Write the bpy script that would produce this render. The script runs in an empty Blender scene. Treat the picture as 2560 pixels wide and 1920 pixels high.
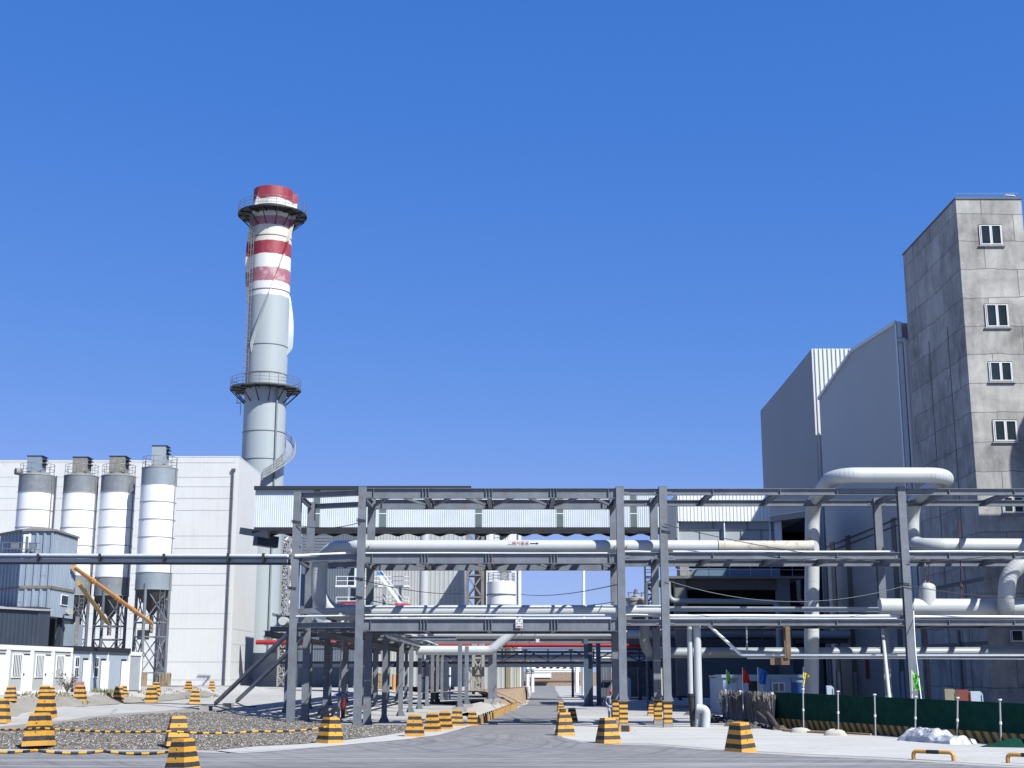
import bpy, math, random
from mathutils import Vector, Matrix, noise
from mathutils.geometry import delaunay_2d_cdt
R = math.radians
PI = math.pi
rnd = random.Random(7)
scene = bpy.context.scene

# ------------------------------------------------------------------ camera
F, EYE, YH = 3350.0, 2.8, 1685.0
PITCH = math.atan((YH - 960.0) / F)
CP, SP = math.cos(PITCH), math.sin(PITCH)
cam_d = bpy.data.cameras.new('camera')
cam = bpy.data.objects.new('camera', cam_d)
scene.collection.objects.link(cam)
cam_d.sensor_width = 36.0
cam_d.lens = F / 2560.0 * 36.0
cam_d.clip_start = 0.5
cam_d.clip_end = 6000
cam.location = (0, 0, EYE)
cam.rotation_euler = (R(90) + PITCH, 0, 0)
scene.camera = cam

# ------------------------------------------------------------------ sky and sun
SUN_AZ, SUN_EL = 43.0, 47.0      # degrees from -Y towards +X, height above the horizon
TO_SUN = Vector((math.sin(R(SUN_AZ)) * math.cos(R(SUN_EL)), -math.cos(R(SUN_AZ)) * math.cos(R(SUN_EL)), math.sin(R(SUN_EL))))
world = bpy.data.worlds.new('World')
scene.world = world
world.use_nodes = True
wn, wl = world.node_tree.nodes, world.node_tree.links
bg = wn['Background']
sky = wn.new('ShaderNodeTexSky')
sky.sky_type = 'NISHITA'
sky.sun_disc = False
sky.sun_elevation = R(SUN_EL)
sky.sun_rotation = math.atan2(TO_SUN.x, TO_SUN.y)
sky.altitude = 1200
sky.air_density = 1.0
sky.dust_density = 0.15
sky.ozone_density = 5.0
# the sky of the photograph is a deeper, more even azure than the model's: one curve per channel
SKY = 0.11
GAIN = 2 ** 0.8          # the exposure below lifts the picture by this much
sep = wn.new('ShaderNodeSeparateColor'); cmb = wn.new('ShaderNodeCombineColor')
wl.new(sky.outputs[0], sep.inputs[0])
chan = []
for i, (a_, p_) in enumerate(((.99, 1.19), (.610, .634), (.94, .346))):
    m1 = wn.new('ShaderNodeMath'); m1.operation = 'MULTIPLY'; m1.inputs[1].default_value = SKY; wl.new(sep.outputs[i], m1.inputs[0])
    m2 = wn.new('ShaderNodeMath'); m2.operation = 'POWER'; m2.inputs[1].default_value = p_; wl.new(m1.outputs[0], m2.inputs[0])
    m3 = wn.new('ShaderNodeMath'); m3.operation = 'MULTIPLY'; m3.inputs[1].default_value = a_ / SKY; wl.new(m2.outputs[0], m3.inputs[0])
    m4 = wn.new('ShaderNodeMath'); m4.operation = 'MULTIPLY'; m4.inputs[1].default_value = (9.0, 1.18, 1.92)[i] / SKY; wl.new(m1.outputs[0], m4.inputs[0])
    m5 = wn.new('ShaderNodeMath'); m5.operation = 'MINIMUM'; wl.new(m3.outputs[0], m5.inputs[0]); wl.new(m4.outputs[0], m5.inputs[1])
    chan.append(m5.outputs[0])
wl.new(chan[2], cmb.inputs[2])
def cap(x, ref, k):
    m = wn.new('ShaderNodeMath'); m.operation = 'MULTIPLY'; m.inputs[1].default_value = k; wl.new(ref, m.inputs[0])
    q = wn.new('ShaderNodeMath'); q.operation = 'MINIMUM'; wl.new(x, q.inputs[0]); wl.new(m.outputs[0], q.inputs[1]); return q.outputs[0]
gcap = cap(chan[1], chan[2], .60)
wl.new(gcap, cmb.inputs[1]); wl.new(cap(chan[0], gcap, .70), cmb.inputs[0])
wl.new(cmb.outputs[0], bg.inputs[0])
bg.inputs[1].default_value = SKY / GAIN
sun_d = bpy.data.lights.new('sun', 'SUN')
sun_d.energy = 5.0
sun_d.angle = R(0.5)
sun_d.color = (0.985, 0.97, 0.895)
sun = bpy.data.objects.new('sun', sun_d)
scene.collection.objects.link(sun)
sun.rotation_euler = (-TO_SUN).to_track_quat('-Z', 'Y').to_euler()
sun.location = (0, 0, 60)
scene.view_settings.view_transform = 'Standard'
scene.view_settings.look = 'None'
scene.view_settings.exposure = 0.8
scene.view_settings.gamma = 1.0

# ------------------------------------------------------------------ pixel <-> world
def W(px, py, Y):
    u = (px - 1280.0) / F; v = (960.0 - py) / F
    k = Y / (CP - v * SP)
    return Vector((u * k, Y, EYE + k * (SP + v * CP)))
def YX(px, py, X):
    u = (px - 1280.0) / F; v = (960.0 - py) / F
    return X / u * (CP - v * SP)
def WX(px, py, X):
    return W(px, py, YX(px, py, X))
def sm(t):
    t = max(0.0, min(1.0, t)); return t * t * (3 - 2 * t)
def H(x, y):
    h = 1.0 * sm((-x - 8.5) / 15) * sm((y - 50) / 26)
    h += 0.72 * sm((-x - 24.3) / 1.6) * sm((y - 50) / 14) * (1 - sm((y - 132) / 25))
    return h
def RH(px, py):
    """where the ray through a pixel meets the ground"""
    y = 8.0
    while y < 900:
        p = W(px, py, y)
        if p.z <= H(p.x, p.y):
            a, b = y - 0.5, y
            for _ in range(20):
                m = (a + b) / 2; q = W(px, py, m)
                if q.z <= H(q.x, q.y): b = m
                else: a = m
            q = W(px, py, b); q.z = H(q.x, q.y)
            return q
        y += 0.5
    return W(px, py, 900)

# ------------------------------------------------------------------ mesh builder
class MB:
    def __init__(s): s.v, s.f, s.sm, s.mi = [], [], [], []
    def add(s, vs, fs, smooth=False, mi=0):
        n = len(s.v); s.v += [tuple(p) for p in vs]
        for f in fs: s.f.append([i + n for i in f]); s.sm.append(smooth); s.mi.append(mi)
        return s
    def hexa(s, p, mi=0):
        return s.add(p, [(0,3,2,1),(4,5,6,7),(0,1,5,4),(1,2,6,5),(2,3,7,6),(3,0,4,7)], mi=mi)
    def box(s, a, b, mi=0):
        x0,y0,z0 = a; x1,y1,z1 = b
        if x0 > x1: x0,x1 = x1,x0
        if y0 > y1: y0,y1 = y1,y0
        if z0 > z1: z0,z1 = z1,z0
        return s.hexa([(x0,y0,z0),(x1,y0,z0),(x1,y1,z0),(x0,y1,z0),(x0,y0,z1),(x1,y0,z1),(x1,y1,z1),(x0,y1,z1)], mi)
    def bar(s, p0, p1, w, h, up=(0,0,1), mi=0):
        p0, p1 = Vector(p0), Vector(p1); d = (p1 - p0)
        if d.length < 1e-6: return s
        d.normalize(); up = Vector(up)
        if abs(d.dot(up)) > .99: up = Vector((0,1,0))
        sd = d.cross(up).normalized(); u2 = sd.cross(d).normalized()
        c = []
        for q in (p0, p1):
            for a, b in ((-1,-1),(1,-1),(1,1),(-1,1)):
                c.append(q + sd * (a * w / 2) + u2 * (b * h / 2))
        return s.add(c, [(0,3,2,1),(4,5,6,7),(0,1,5,4),(1,2,6,5),(2,3,7,6),(3,0,4,7)], mi=mi)
    def ibeam(s, p0, p1, h, b, t=0.02, tf=0.03, up=(0,0,1)):
        """I section; p0, p1 at mid height; web in the plane of up"""
        p0, p1 = Vector(p0), Vector(p1); d = (p1 - p0).normalized(); up = Vector(up)
        sd = d.cross(up).normalized(); u2 = sd.cross(d).normalized()
        s.bar(p0, p1, t, h - 2 * tf, u2)
        for k in (-1, 1):
            o = u2 * (k * (h - tf) / 2)
            s.bar(p0 + o, p1 + o, b, tf, u2)
        return s
    def tube(s, pts, r, n=12, cap=True, closed=False):
        pts = [Vector(p) for p in pts]
        m = len(pts); base = len(s.v)
        rr = r if isinstance(r, (list, tuple)) else [r] * m
        t0 = (pts[1] - pts[0]).normalized()
        a = Vector((0,0,1)) if abs(t0.z) < .9 else Vector((0,1,0))
        nr = t0.cross(a).normalized(); vs = []
        pt = t0
        for i, p in enumerate(pts):
            if closed: t = (pts[(i+1) % m] - pts[i-1]).normalized()
            elif i == 0: t = t0
            elif i == m - 1: t = (pts[-1] - pts[-2]).normalized()
            else: t = ((pts[i] - pts[i-1]).normalized() + (pts[i+1] - pts[i]).normalized()).normalized()
            q = pt.rotation_difference(t); nr = (q @ nr).normalized(); pt = t
            bn = t.cross(nr).normalized()
            for k in range(n):
                g = 2 * PI * k / n
                vs.append(p + (nr * math.cos(g) + bn * math.sin(g)) * rr[i])
        fs = []
        for i in range(m if closed else m - 1):
            for k in range(n):
                a0 = i * n + k; a1 = i * n + (k + 1) % n
                b0 = ((i + 1) % m) * n + k; b1 = ((i + 1) % m) * n + (k + 1) % n
                fs.append((a0, b0, b1, a1))
        s.add(vs, fs, True)
        if cap and not closed:
            s.add(vs[:n], [tuple(range(n))]); s.add(vs[-n:], [tuple(reversed(range(n)))])
        return s
    def lathe(s, c, prof, n=40, a0=0, a1=2 * PI, mi=0):
        c = Vector(c); full = abs(a1 - a0 - 2 * PI) < 1e-4
        for (r0, z0), (r1, z1) in zip(prof[:-1], prof[1:]):
            vs = []; m = n if full else n + 1
            for k in range(m):
                g = a0 + (a1 - a0) * k / n
                vs.append(c + Vector((r0 * math.cos(g), r0 * math.sin(g), z0)))
                vs.append(c + Vector((r1 * math.cos(g), r1 * math.sin(g), z1)))
            fs = []
            for k in range(n):
                a, b = 2 * k, 2 * ((k + 1) % m)
                fs.append((a, b, b + 1, a + 1))
            s.add(vs, fs, True, mi)
        return s
    def prism(s, poly, ext, mi=0):
        """poly: 3D points of a flat polygon, ext: extrusion vector"""
        e = Vector(ext); n = len(poly)
        vs = [Vector(p) for p in poly] + [Vector(p) + e for p in poly]
        fs = [tuple(reversed(range(n))), tuple(range(n, 2 * n))]
        for k in range(n): fs.append((k, (k + 1) % n, n + (k + 1) % n, n + k))
        return s.add(vs, fs, mi=mi)
    def corr(s, p0, p1, z0, z1, pitch=0.2, dep=0.035, nrm=None, zf=None):
        """folded metal sheet from p0 to p1 (plan points), bottom z0, top z1 (numbers or (left,right))"""
        p0 = Vector((p0[0], p0[1], 0)); p1 = Vector((p1[0], p1[1], 0))
        L = (p1 - p0).length; d = (p1 - p0) / L
        nr = Vector(nrm) if nrm else d.cross(Vector((0,0,1)))
        n = max(1, int(L / pitch)); pt = L / n
        z0 = z0 if isinstance(z0, tuple) else (z0, z0); z1 = z1 if isinstance(z1, tuple) else (z1, z1)
        xs = []
        for k in range(n):
            for fr, o in ((0,0),(.55,0),(.65,1),(.9,1)):
                xs.append(((k + fr) * pt, o * dep))
        xs.append((L, 0))
        vs = []
        for x, o in xs:
            t = x / L; q = p0 + d * x + nr * o
            zt = zf(t) if zf else z1[0] + (z1[1] - z1[0]) * t
            vs.append((q.x, q.y, z0[0] + (z0[1] - z0[0]) * t)); vs.append((q.x, q.y, zt))
        s.add(vs, [(2*i, 2*i+2, 2*i+3, 2*i+1) for i in range(len(xs) - 1)])
        return s
    def rail(s, pts, h=1.1, step=1.5, rails=2, r=0.025, n=5, closed=False):
        pts = [Vector(p) for p in pts]
        if closed: pts = pts + [pts[0]]
        for k in range(1, rails + 1):
            o = Vector((0,0,h * k / rails))
            s.tube([p + o for p in pts], r, n)
        acc = 0; nxt = 0
        for a, b in zip(pts[:-1], pts[1:]):
            L = (b - a).length
            while nxt <= acc + L + 1e-6:
                q = a + (b - a) * ((nxt - acc) / max(L, 1e-6))
                s.tube([q, q + Vector((0,0,h))], r, 4); nxt += step
            acc += L
        return s
    def fb(s, x0, y0, x1, y1, Y, dep=0.3, mi=0):
        """box whose front face covers a pixel rectangle at distance Y"""
        m = (y0 + y1) / 2
        return s.box((W(x0, m, Y).x, Y, W(x0, y1, Y).z), (W(x1, m, Y).x, Y + dep, W(x0, y0, Y).z), mi)

def fillet(pts, rad, seg=7):
    pts = [Vector(p) for p in pts]; out = [pts[0]]
    for a, b, c in zip(pts[:-2], pts[1:-1], pts[2:]):
        u = (a - b); v = (c - b); lu, lv = u.length, v.length; u /= lu; v /= lv
        ang = u.angle(v)
        t = min(rad / math.tan(ang / 2) if ang > .05 else .01, lu * .49, lv * .49)
        p, q = b + u * t, b + v * t
        r = t * math.tan(ang / 2); cen = b + (u + v).normalized() * (r / math.sin(ang / 2))
        A, B = (p - cen), (q - cen); tot = A.angle(B) if A.length > 1e-6 else 0
        for k in range(seg + 1):
            f = k / seg
            if tot > 1e-3: w = (A * math.sin((1 - f) * tot) + B * math.sin(f * tot)) / math.sin(tot)
            else: w = A.lerp(B, f)
            out.append(cen + w)
    out.append(pts[-1]); return out

# ------------------------------------------------------------------ object helpers
ROOT = {}
COL = scene.collection
def obj(name, mb, m, parent=None, base=None, label=None):
    me = bpy.data.meshes.new(name)
    off = ROOT.get(parent.name, Vector()) if parent else (Vector(base) if base is not None else Vector())
    me.from_pydata([(v[0] - off.x, v[1] - off.y, v[2] - off.z) for v in mb.v], [], mb.f)
    me.polygons.foreach_set('use_smooth', mb.sm)
    ms = m if isinstance(m, list) else [m]
    for q in ms: me.materials.append(q)
    if len(ms) > 1: me.polygons.foreach_set('material_index', mb.mi)
    me.update()
    o = bpy.data.objects.new(name, me); COL.objects.link(o)
    if parent: o.parent = parent
    elif base is not None: o.location = off
    ROOT[o.name] = off
    if label: o['label'] = label
    return o
def tag(o, label, cat, group=None, kind=None):
    o['label'] = label; o['category'] = cat
    if group: o['group'] = group
    if kind: o['kind'] = kind
    return o
def thing(name, label, cat, loc, group=None):
    o = bpy.data.objects.new(name, None); COL.objects.link(o)
    o.location = loc; o.empty_display_size = .3; ROOT[o.name] = Vector(loc)
    return tag(o, label, cat, group)
def solo(name, mb, m, label, cat, base=None, group=None, kind=None):
    if base is None:
        n = len(mb.v)
        base = (sum(v[0] for v in mb.v)/n, sum(v[1] for v in mb.v)/n, min(v[2] for v in mb.v))
    return tag(obj(name, mb, m, None, base), label, cat, group, kind)
def struct(name, mb, m):
    o = obj(name, mb, m); o['kind'] = 'structure'; return o

# ------------------------------------------------------------------ materials
def nt(name):
    m = bpy.data.materials.new(name); m.use_nodes = True
    t = m.node_tree; return m, t.nodes, t.links, t.nodes['Principled BSDF']
def rgb(h):
    c = [int(h[i:i+2], 16) / 255 for i in (0, 2, 4)]
    return tuple(x / 12.92 if x <= .04045 else ((x + .055) / 1.055) ** 2.4 for x in c)
def mixc(N, L, fac, a, b, mode='MIX'):
    x = N.new('ShaderNodeMix'); x.data_type = 'RGBA'; x.blend_type = mode
    for sock, val in ((x.inputs[0], fac), (x.inputs[6], a), (x.inputs[7], b)):
        if hasattr(val, 'links') or hasattr(val, 'is_linked'): L.new(val, sock)
        elif isinstance(val, (int, float)): sock.default_value = val
        else: sock.default_value = (*val[:3], 1)
    return x.outputs[2]
def mth(N, L, op, a, b=None, c=None):
    x = N.new('ShaderNodeMath'); x.operation = op
    for i, val in enumerate((a, b, c)):
        if val is None: continue
        if hasattr(val, 'is_linked'): L.new(val, x.inputs[i])
        else: x.inputs[i].default_value = val
    return x.outputs[0]
def ramp(N, L, fac, stops, interp='LINEAR'):
    x = N.new('ShaderNodeValToRGB'); x.color_ramp.interpolation = interp
    e = x.color_ramp.elements
    while len(e) < len(stops): e.new(0.5)
    for i, (p, c) in enumerate(stops):
        e[i].position = p; c = (c, c, c) if isinstance(c, (int, float)) else c
        e[i].color = (*c[:3], 1)
    L.new(fac, x.inputs[0]); return x.outputs[0]
def coords(N, L, scale=(1,1,1), world_=False):
    if world_:
        g = N.new('ShaderNodeNewGeometry'); src = g.outputs['Position']
    else:
        g = N.new('ShaderNodeTexCoord'); src = g.outputs['Object']
    mp = N.new('ShaderNodeMapping'); mp.inputs['Scale'].default_value = scale
    L.new(src, mp.inputs[0]); return mp.outputs[0]
def nz(N, L, vec, scale, detail=5, rough=.6, dist=0):
    x = N.new('ShaderNodeTexNoise'); x.inputs['Scale'].default_value = scale
    x.inputs['Detail'].default_value = detail; x.inputs['Roughness'].default_value = rough
    x.inputs['Distortion'].default_value = dist; L.new(vec, x.inputs['Vector']); return x.outputs[0]
def bump(N, L, b, height, dist=.01, strength=.5):
    x = N.new('ShaderNodeBump'); x.inputs['Strength'].default_value = strength
    x.inputs['Distance'].default_value = dist; L.new(height, x.inputs['Height'])
    L.new(x.outputs[0], b.inputs['Normal'])
MATS = {}
def dim(N, L, c, k):
    return mixc(N, L, 1.0, c, (k, k, k), 'MULTIPLY')
BRIGHT = ('white', 'silo_white', 'thin')
def kk(name):
    return .80 if 'white' in name and 'plaster' not in name else .56
KG = .56
def mat(name, col, rough=.55, metal=0.0, var=.12, scale=.6, streak=0.0, dirt=None, dirt_amt=.0, bmp=.0, spec=None):
    """painted / mineral surface: base colour, patchy variation, vertical streaks, dirt patches"""
    if name in MATS: return MATS[name]
    if isinstance(col, str): col = rgb(col)
    col = [x * kk(name) for x in col]
    if dirt is not None: dirt = [x * .7 for x in (rgb(dirt) if isinstance(dirt, str) else dirt)]
    m, N, L, b = nt(name)
    v = coords(N, L, world_=True)
    n1 = nz(N, L, v, scale, 6, .65)
    f = ramp(N, L, n1, [(.3, 0), (.7, 1)])
    c = mixc(N, L, f, [x * (1 - var) for x in col], [min(1, x * (1 + var)) for x in col])
    if streak:
        v2 = coords(N, L, (1.3, 1.3, .07), True); n2 = nz(N, L, v2, 2.2, 5, .7)
        f2 = ramp(N, L, n2, [(.45, 0), (.8, 1)])
        c = mixc(N, L, mth(N, L, 'MULTIPLY', f2, streak), c, [x * .45 for x in col])
    if dirt is not None and dirt_amt:
        n3 = nz(N, L, v, scale * 3.1, 8, .7, .3)
        f3 = ramp(N, L, n3, [(.62 - dirt_amt * .25, 0), (.70 - dirt_amt * .2, 1)])
        c = mixc(N, L, mth(N, L, 'MULTIPLY', f3, .85), c, dirt if not isinstance(dirt, str) else rgb(dirt))
    L.new(c, b.inputs['Base Color'])
    b.inputs['Roughness'].default_value = rough; b.inputs['Metallic'].default_value = metal
    if spec is not None: b.inputs['Specular IOR Level'].default_value = spec
    if bmp: bump(N, L, b, nz(N, L, v, scale * 12, 6, .7), bmp, .6)
    MATS[name] = m; return m
RUST = (.16, .055, .02)
STEEL = mat('painted_steel', (.228, .258, .302), .5, 0, .2, 1.1, .28, (.20, .13, .09), .2)
STEEL_D = mat('dark_painted_steel', (.15, .175, .21), .5, 0, .15, .8, .2, (.12, .08, .06), .12)
STEEL_L = mat('light_painted_steel', (.42, .46, .50), .5, 0, .12, .8, .15)
NAVY = mat('navy_steel', (.055, .075, .11), .5, 0, .15, .6, .2)
GALV = mat('galvanised_steel', (.42, .45, .48), .38, .6, .15, 3)
BLACK = mat('black_steel', (.022, .025, .032), .6, 0, .2, 1)
PIPE = mat('pipe_jacket', (.68, .72, .735), .45, 0, .05, .7, .06)
PIPE_R = mat('rusty_pipe', (.74, .70, .60), .75, 0, .2, 1.1, .1, RUST, .30, .004)
PIPE_G = mat('grey_green_pipe', (.36, .40, .42), .45, 0, .08, .6, .1)
THINPIPE = mat('white_pipe', (.72, .76, .79), .35, 0, .08, 2)
RED = mat('red_paint', (.52, .022, .03), .45, 0, .12, 2)
DRED = mat('dark_red_paint', (.22, .012, .015), .5, 0, .2, 2)
WHITE = mat('white_paint', (.78, .80, .82), .5, 0, .05, 1.5, .05)
PLASTER = mat('white_plaster', (.86, .87, .87), .85, 0, .035, .22, .16, (.62, .62, .60), .12, .01)
JOINT = mat('joint_line', (.56, .56, .57), .9)
CLAD = mat('white_cladding', (.62, .68, .74), .4, 0, .07, .5, .12)
CLAD_G = mat('grey_cladding', (.56, .565, .545), .5, 0, .05, .12, .06)
CLAD_B = mat('blue_cladding', (.36, .44, .55), .55, 0, .1, .5, .25, (.22, .17, .10), .05)
CLAD_LB = mat('pale_blue_panel', (.52, .62, .74), .5, 0, .06, .6, .1)
PANEL_G = mat('grey_panel', (.60, .62, .62), .6, 0, .05, .5, .12)
CONC = mat('bare_concrete', (.44, .43, .41), .9, 0, .16, 1.4, .2, (.25, .24, .22), .2, .006)
CONC_D = mat('weathered_concrete', (.21, .215, .22), .9, 0, .2, .5, .35, (.12, .12, .12), .2, .006)
SILO_W = mat('silo_white', (.80, .82, .84), .5, 0, .03, .6, .05)
SILO_G = mat('silo_grey', (.26, .29, .33), .6, 0, .2, .9, .35, (.40, .40, .39), .15)
SILO_GL = mat('silo_blue_grey', (.33, .40, .46), .5, 0, .1, .6, .15, (.42, .36, .22), .05)
DUSTY = mat('dusty_grey', (.30, .30, .285), .85, 0, .2, 1.2, .3, (.42, .38, .30), .3)
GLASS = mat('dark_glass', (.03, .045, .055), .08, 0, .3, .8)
GLASS_G = mat('green_grey_glass', (.20, .245, .24), .25, 0, .15, .8)
YEL = mat('yellow_paint', (.80, .42, .02), .55, 0, .12, 3, 0, (.45, .33, .2), .1)
OCHRE = mat('ochre_paint', (.42, .24, .05), .6, 0, .2, 1.5, 0, (.2, .13, .06), .25)
ORANGE = mat('orange_tube', (.80, .38, .10), .5, 0, .08, 2)
OLIVE = mat('ochre_skylight', (.34, .32, .19), .6, 0, .12, .7, .2)
TIMBER = mat('timber', (.50, .34, .15), .8, 0, .3, 3, .5)
REED = mat('reed_sticks', (.42, .34, .22), .9, 0, .35, 6, .3)
BRUSH = mat('brushwood', (.46, .41, .36), .95, 0, .45, 6, .3)
SOIL = mat('brown_soil', (.42, .30, .20), .95, 0, .2, .8, 0, (.30, .2, .12), .3, .03)
SOIL_G = mat('grey_sand', (.36, .34, .30), .95, 0, .15, .6, 0, (.26, .24, .21), .3, .02)
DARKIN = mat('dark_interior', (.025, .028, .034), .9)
SHOTC = mat('pale_concrete', (.60, .57, .52), .9, 0, .1, .6, 0, (.36, .32, .27), .25, .01)
TARPM = mat('silver_tarp', (.68, .69, .71), .5, 0, .08, 2)
BAG = mat('woven_bag', (.60, .57, .50), .85, 0, .15, 5)
BLUEM = mat('blue_paint', (.03, .12, .45), .5)
FLAG_R, FLAG_G, FLAG_B, FLAG_Y = [mat(n, c, .8, 0, .1, 4) for n, c in
    (('red_cloth', (.85, .03, .04)), ('green_cloth', (.26, .85, .12)), ('blue_cloth', (.04, .25, .85)), ('yellow_cloth', (1.0, .8, .04)))]
PINK = mat('faded_pink_paint', (.50, .24, .24), .7)
RUBBLE = mat('dark_rubble', (.12, .115, .11), .95, 0, .4, 2, 0, None, 0, .03)
INK = mat('sign_black', (.02, .02, .02), .6)
INKR = mat('sign_red', (.42, .03, .04), .6)

def panel_concrete(name, c0, c1, ph, pw, line, rot=False):
    """cast wall: shutter-board courses with patchy tone; courses lie in z, boards along x+y"""
    m, N, L, b = nt(name)
    g = N.new('ShaderNodeNewGeometry'); sp = N.new('ShaderNodeSeparateXYZ'); L.new(g.outputs['Position'], sp.inputs[0])
    w = coords(N, L, world_=True)
    wob = mth(N, L, 'MULTIPLY', mth(N, L, 'SUBTRACT', nz(N, L, w, .35, 3), .5), .5)
    h = mth(N, L, 'ADD', sp.outputs[0], sp.outputs[1])
    cm = N.new('ShaderNodeCombineXYZ'); L.new(h, cm.inputs[0]); L.new(mth(N, L, 'ADD', sp.outputs[2], wob), cm.inputs[1])
    br = N.new('ShaderNodeTexBrick'); L.new(cm.outputs[0], br.inputs[0])
    br.inputs['Scale'].default_value = 1; br.inputs['Brick Width'].default_value = pw; br.inputs['Row Height'].default_value = ph
    br.inputs['Mortar Size'].default_value = line; br.inputs['Mortar Smooth'].default_value = .35
    br.inputs['Color1'].default_value = (0,0,0,1); br.inputs['Color2'].default_value = (1,1,1,1); br.inputs['Mortar'].default_value = (.5,.5,.5,1)
    n1 = nz(N, L, w, .45, 7, .7, .4); n2 = nz(N, L, coords(N, L, (1, 1, .15), True), 1.6, 5, .7)
    f = mth(N, L, 'ADD', mth(N, L, 'MULTIPLY', br.outputs[0], .13), mth(N, L, 'ADD', mth(N, L, 'MULTIPLY', n1, .95), mth(N, L, 'MULTIPLY', n2, .5)))
    f = ramp(N, L, f, [(.55, 0), (1.0, 1)])
    c = mixc(N, L, f, c0, c1)
    c = mixc(N, L, mth(N, L, 'MULTIPLY', br.outputs[1], .75), c, [x * .35 for x in c0])
    L.new(dim(N, L, c, .86), b.inputs['Base Color']); b.inputs['Roughness'].default_value = .9
    bump(N, L, b, nz(N, L, w, 5, 6, .7), .02, .5)
    return m
TOWER = panel_concrete('shuttered_concrete', (.17, .168, .162), (.46, .452, .43), 1.95, 4.2, .03)

def stripe_barrier():
    m, N, L, b = nt('barrier_paint')
    tc = N.new('ShaderNodeTexCoord'); sp = N.new('ShaderNodeSeparateXYZ'); L.new(tc.outputs['Object'], sp.inputs[0])
    oi = N.new('ShaderNodeObjectInfo')
    ad = N.new('ShaderNodeVectorMath'); ad.operation = 'ADD'; L.new(tc.outputs['Object'], ad.inputs[0])
    cx = N.new('ShaderNodeCombineXYZ'); L.new(mth(N, L, 'MULTIPLY', oi.outputs['Random'], 40), cx.inputs[0]); L.new(cx.outputs[0], ad.inputs[1])
    n = nz(N, L, ad.outputs[0], 9, 3)
    z = mth(N, L, 'ADD', sp.outputs[2], mth(N, L, 'MULTIPLY', mth(N, L, 'SUBTRACT', n, .5), .03))
    k = mth(N, L, 'MODULO', mth(N, L, 'ADD', mth(N, L, 'MULTIPLY', z, 6.6 / 2), 0), 1)
    blk = mth(N, L, 'GREATER_THAN', k, .5)
    n2 = nz(N, L, ad.outputs[0], 4, 8, .75)
    yel = mixc(N, L, ramp(N, L, n2, [(.35, 0), (.7, 1)]), (.50, .235, .008), (.66, .33, .02))
    bl = mixc(N, L, ramp(N, L, n2, [(.3, 0), (.75, 1)]), (.012, .012, .014), (.03, .028, .03))
    c = mixc(N, L, blk, yel, bl)
    n3 = nz(N, L, ad.outputs[0], 14, 9, .8)
    worn = mth(N, L, 'MULTIPLY', ramp(N, L, n3, [(.60, 0), (.67, 1)]), mth(N, L, 'MULTIPLY', oi.outputs['Random'], 1.0))
    c = mixc(N, L, mth(N, L, 'MULTIPLY', mth(N, L, 'MULTIPLY', ramp(N, L, n2, [(.35, .2), (.7, 1)]), oi.outputs['Random']), .16), c, (.24, .22, .18))
    c = mixc(N, L, worn, c, (.26, .24, .20))
    # spattered mud low on the block
    low = ramp(N, L, mth(N, L, 'ADD', sp.outputs[2], mth(N, L, 'MULTIPLY', n2, .3)), [(.10, .3), (.32, 0)])
    c = mixc(N, L, low, c, (.29, .24, .16))
    L.new(dim(N, L, c, .86), b.inputs['Base Color']); b.inputs['Roughness'].default_value = .62
    bump(N, L, b, n3, .006, .6)
    return m
BARR = stripe_barrier()
def stripes(name, axis, period, duty, c0, c1, slant=0.0):
    m, N, L, b = nt(name)
    g = N.new('ShaderNodeNewGeometry'); sp = N.new('ShaderNodeSeparateXYZ'); L.new(g.outputs['Position'], sp.inputs[0])
    if axis == 'xy': s = mth(N, L, 'SUBTRACT', mth(N, L, 'MULTIPLY', sp.outputs[0], .35), sp.outputs[1])
    else: s = sp.outputs['xyz'.index(axis)]
    s = mth(N, L, 'ADD', s, mth(N, L, 'MULTIPLY', sp.outputs[2], slant))
    k = mth(N, L, 'MODULO', mth(N, L, 'ADD', mth(N, L, 'DIVIDE', s, period), 1000), 1)
    f = mth(N, L, 'GREATER_THAN', k, duty)
    n = nz(N, L, coords(N, L, world_=True), 5, 6, .7)
    c = mixc(N, L, f, [x * .75 for x in c0], [x * .75 for x in c1])
    c = mixc(N, L, mth(N, L, 'MULTIPLY', ramp(N, L, n, [(.5, 0), (.8, 1)]), .35), c, (.3, .27, .22))
    L.new(dim(N, L, c, .86), b.inputs['Base Color']); b.inputs['Roughness'].default_value = .6
    return m
CHAINM2 = stripes('fine_chain_stripes', 'x', .36, .5, (.80, .42, .02), (.02, .02, .02))
CHAINM = stripes('chain_stripes', 'x', .5, .5, (.80, .42, .02), (.02, .02, .02))
COLSTR = stripes('column_stripes', 'z', .262, .55, (.80, .42, .04), (.035, .035, .04))
HAZ = stripes('hazard_stripes', 'xy', .62, .52, (.55, .32, .03), (.015, .015, .015), .75)
RAILSTR = stripes('guard_stripes', 'x', 1.45, .72, (.72, .36, .06), (.03, .03, .03))

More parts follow.
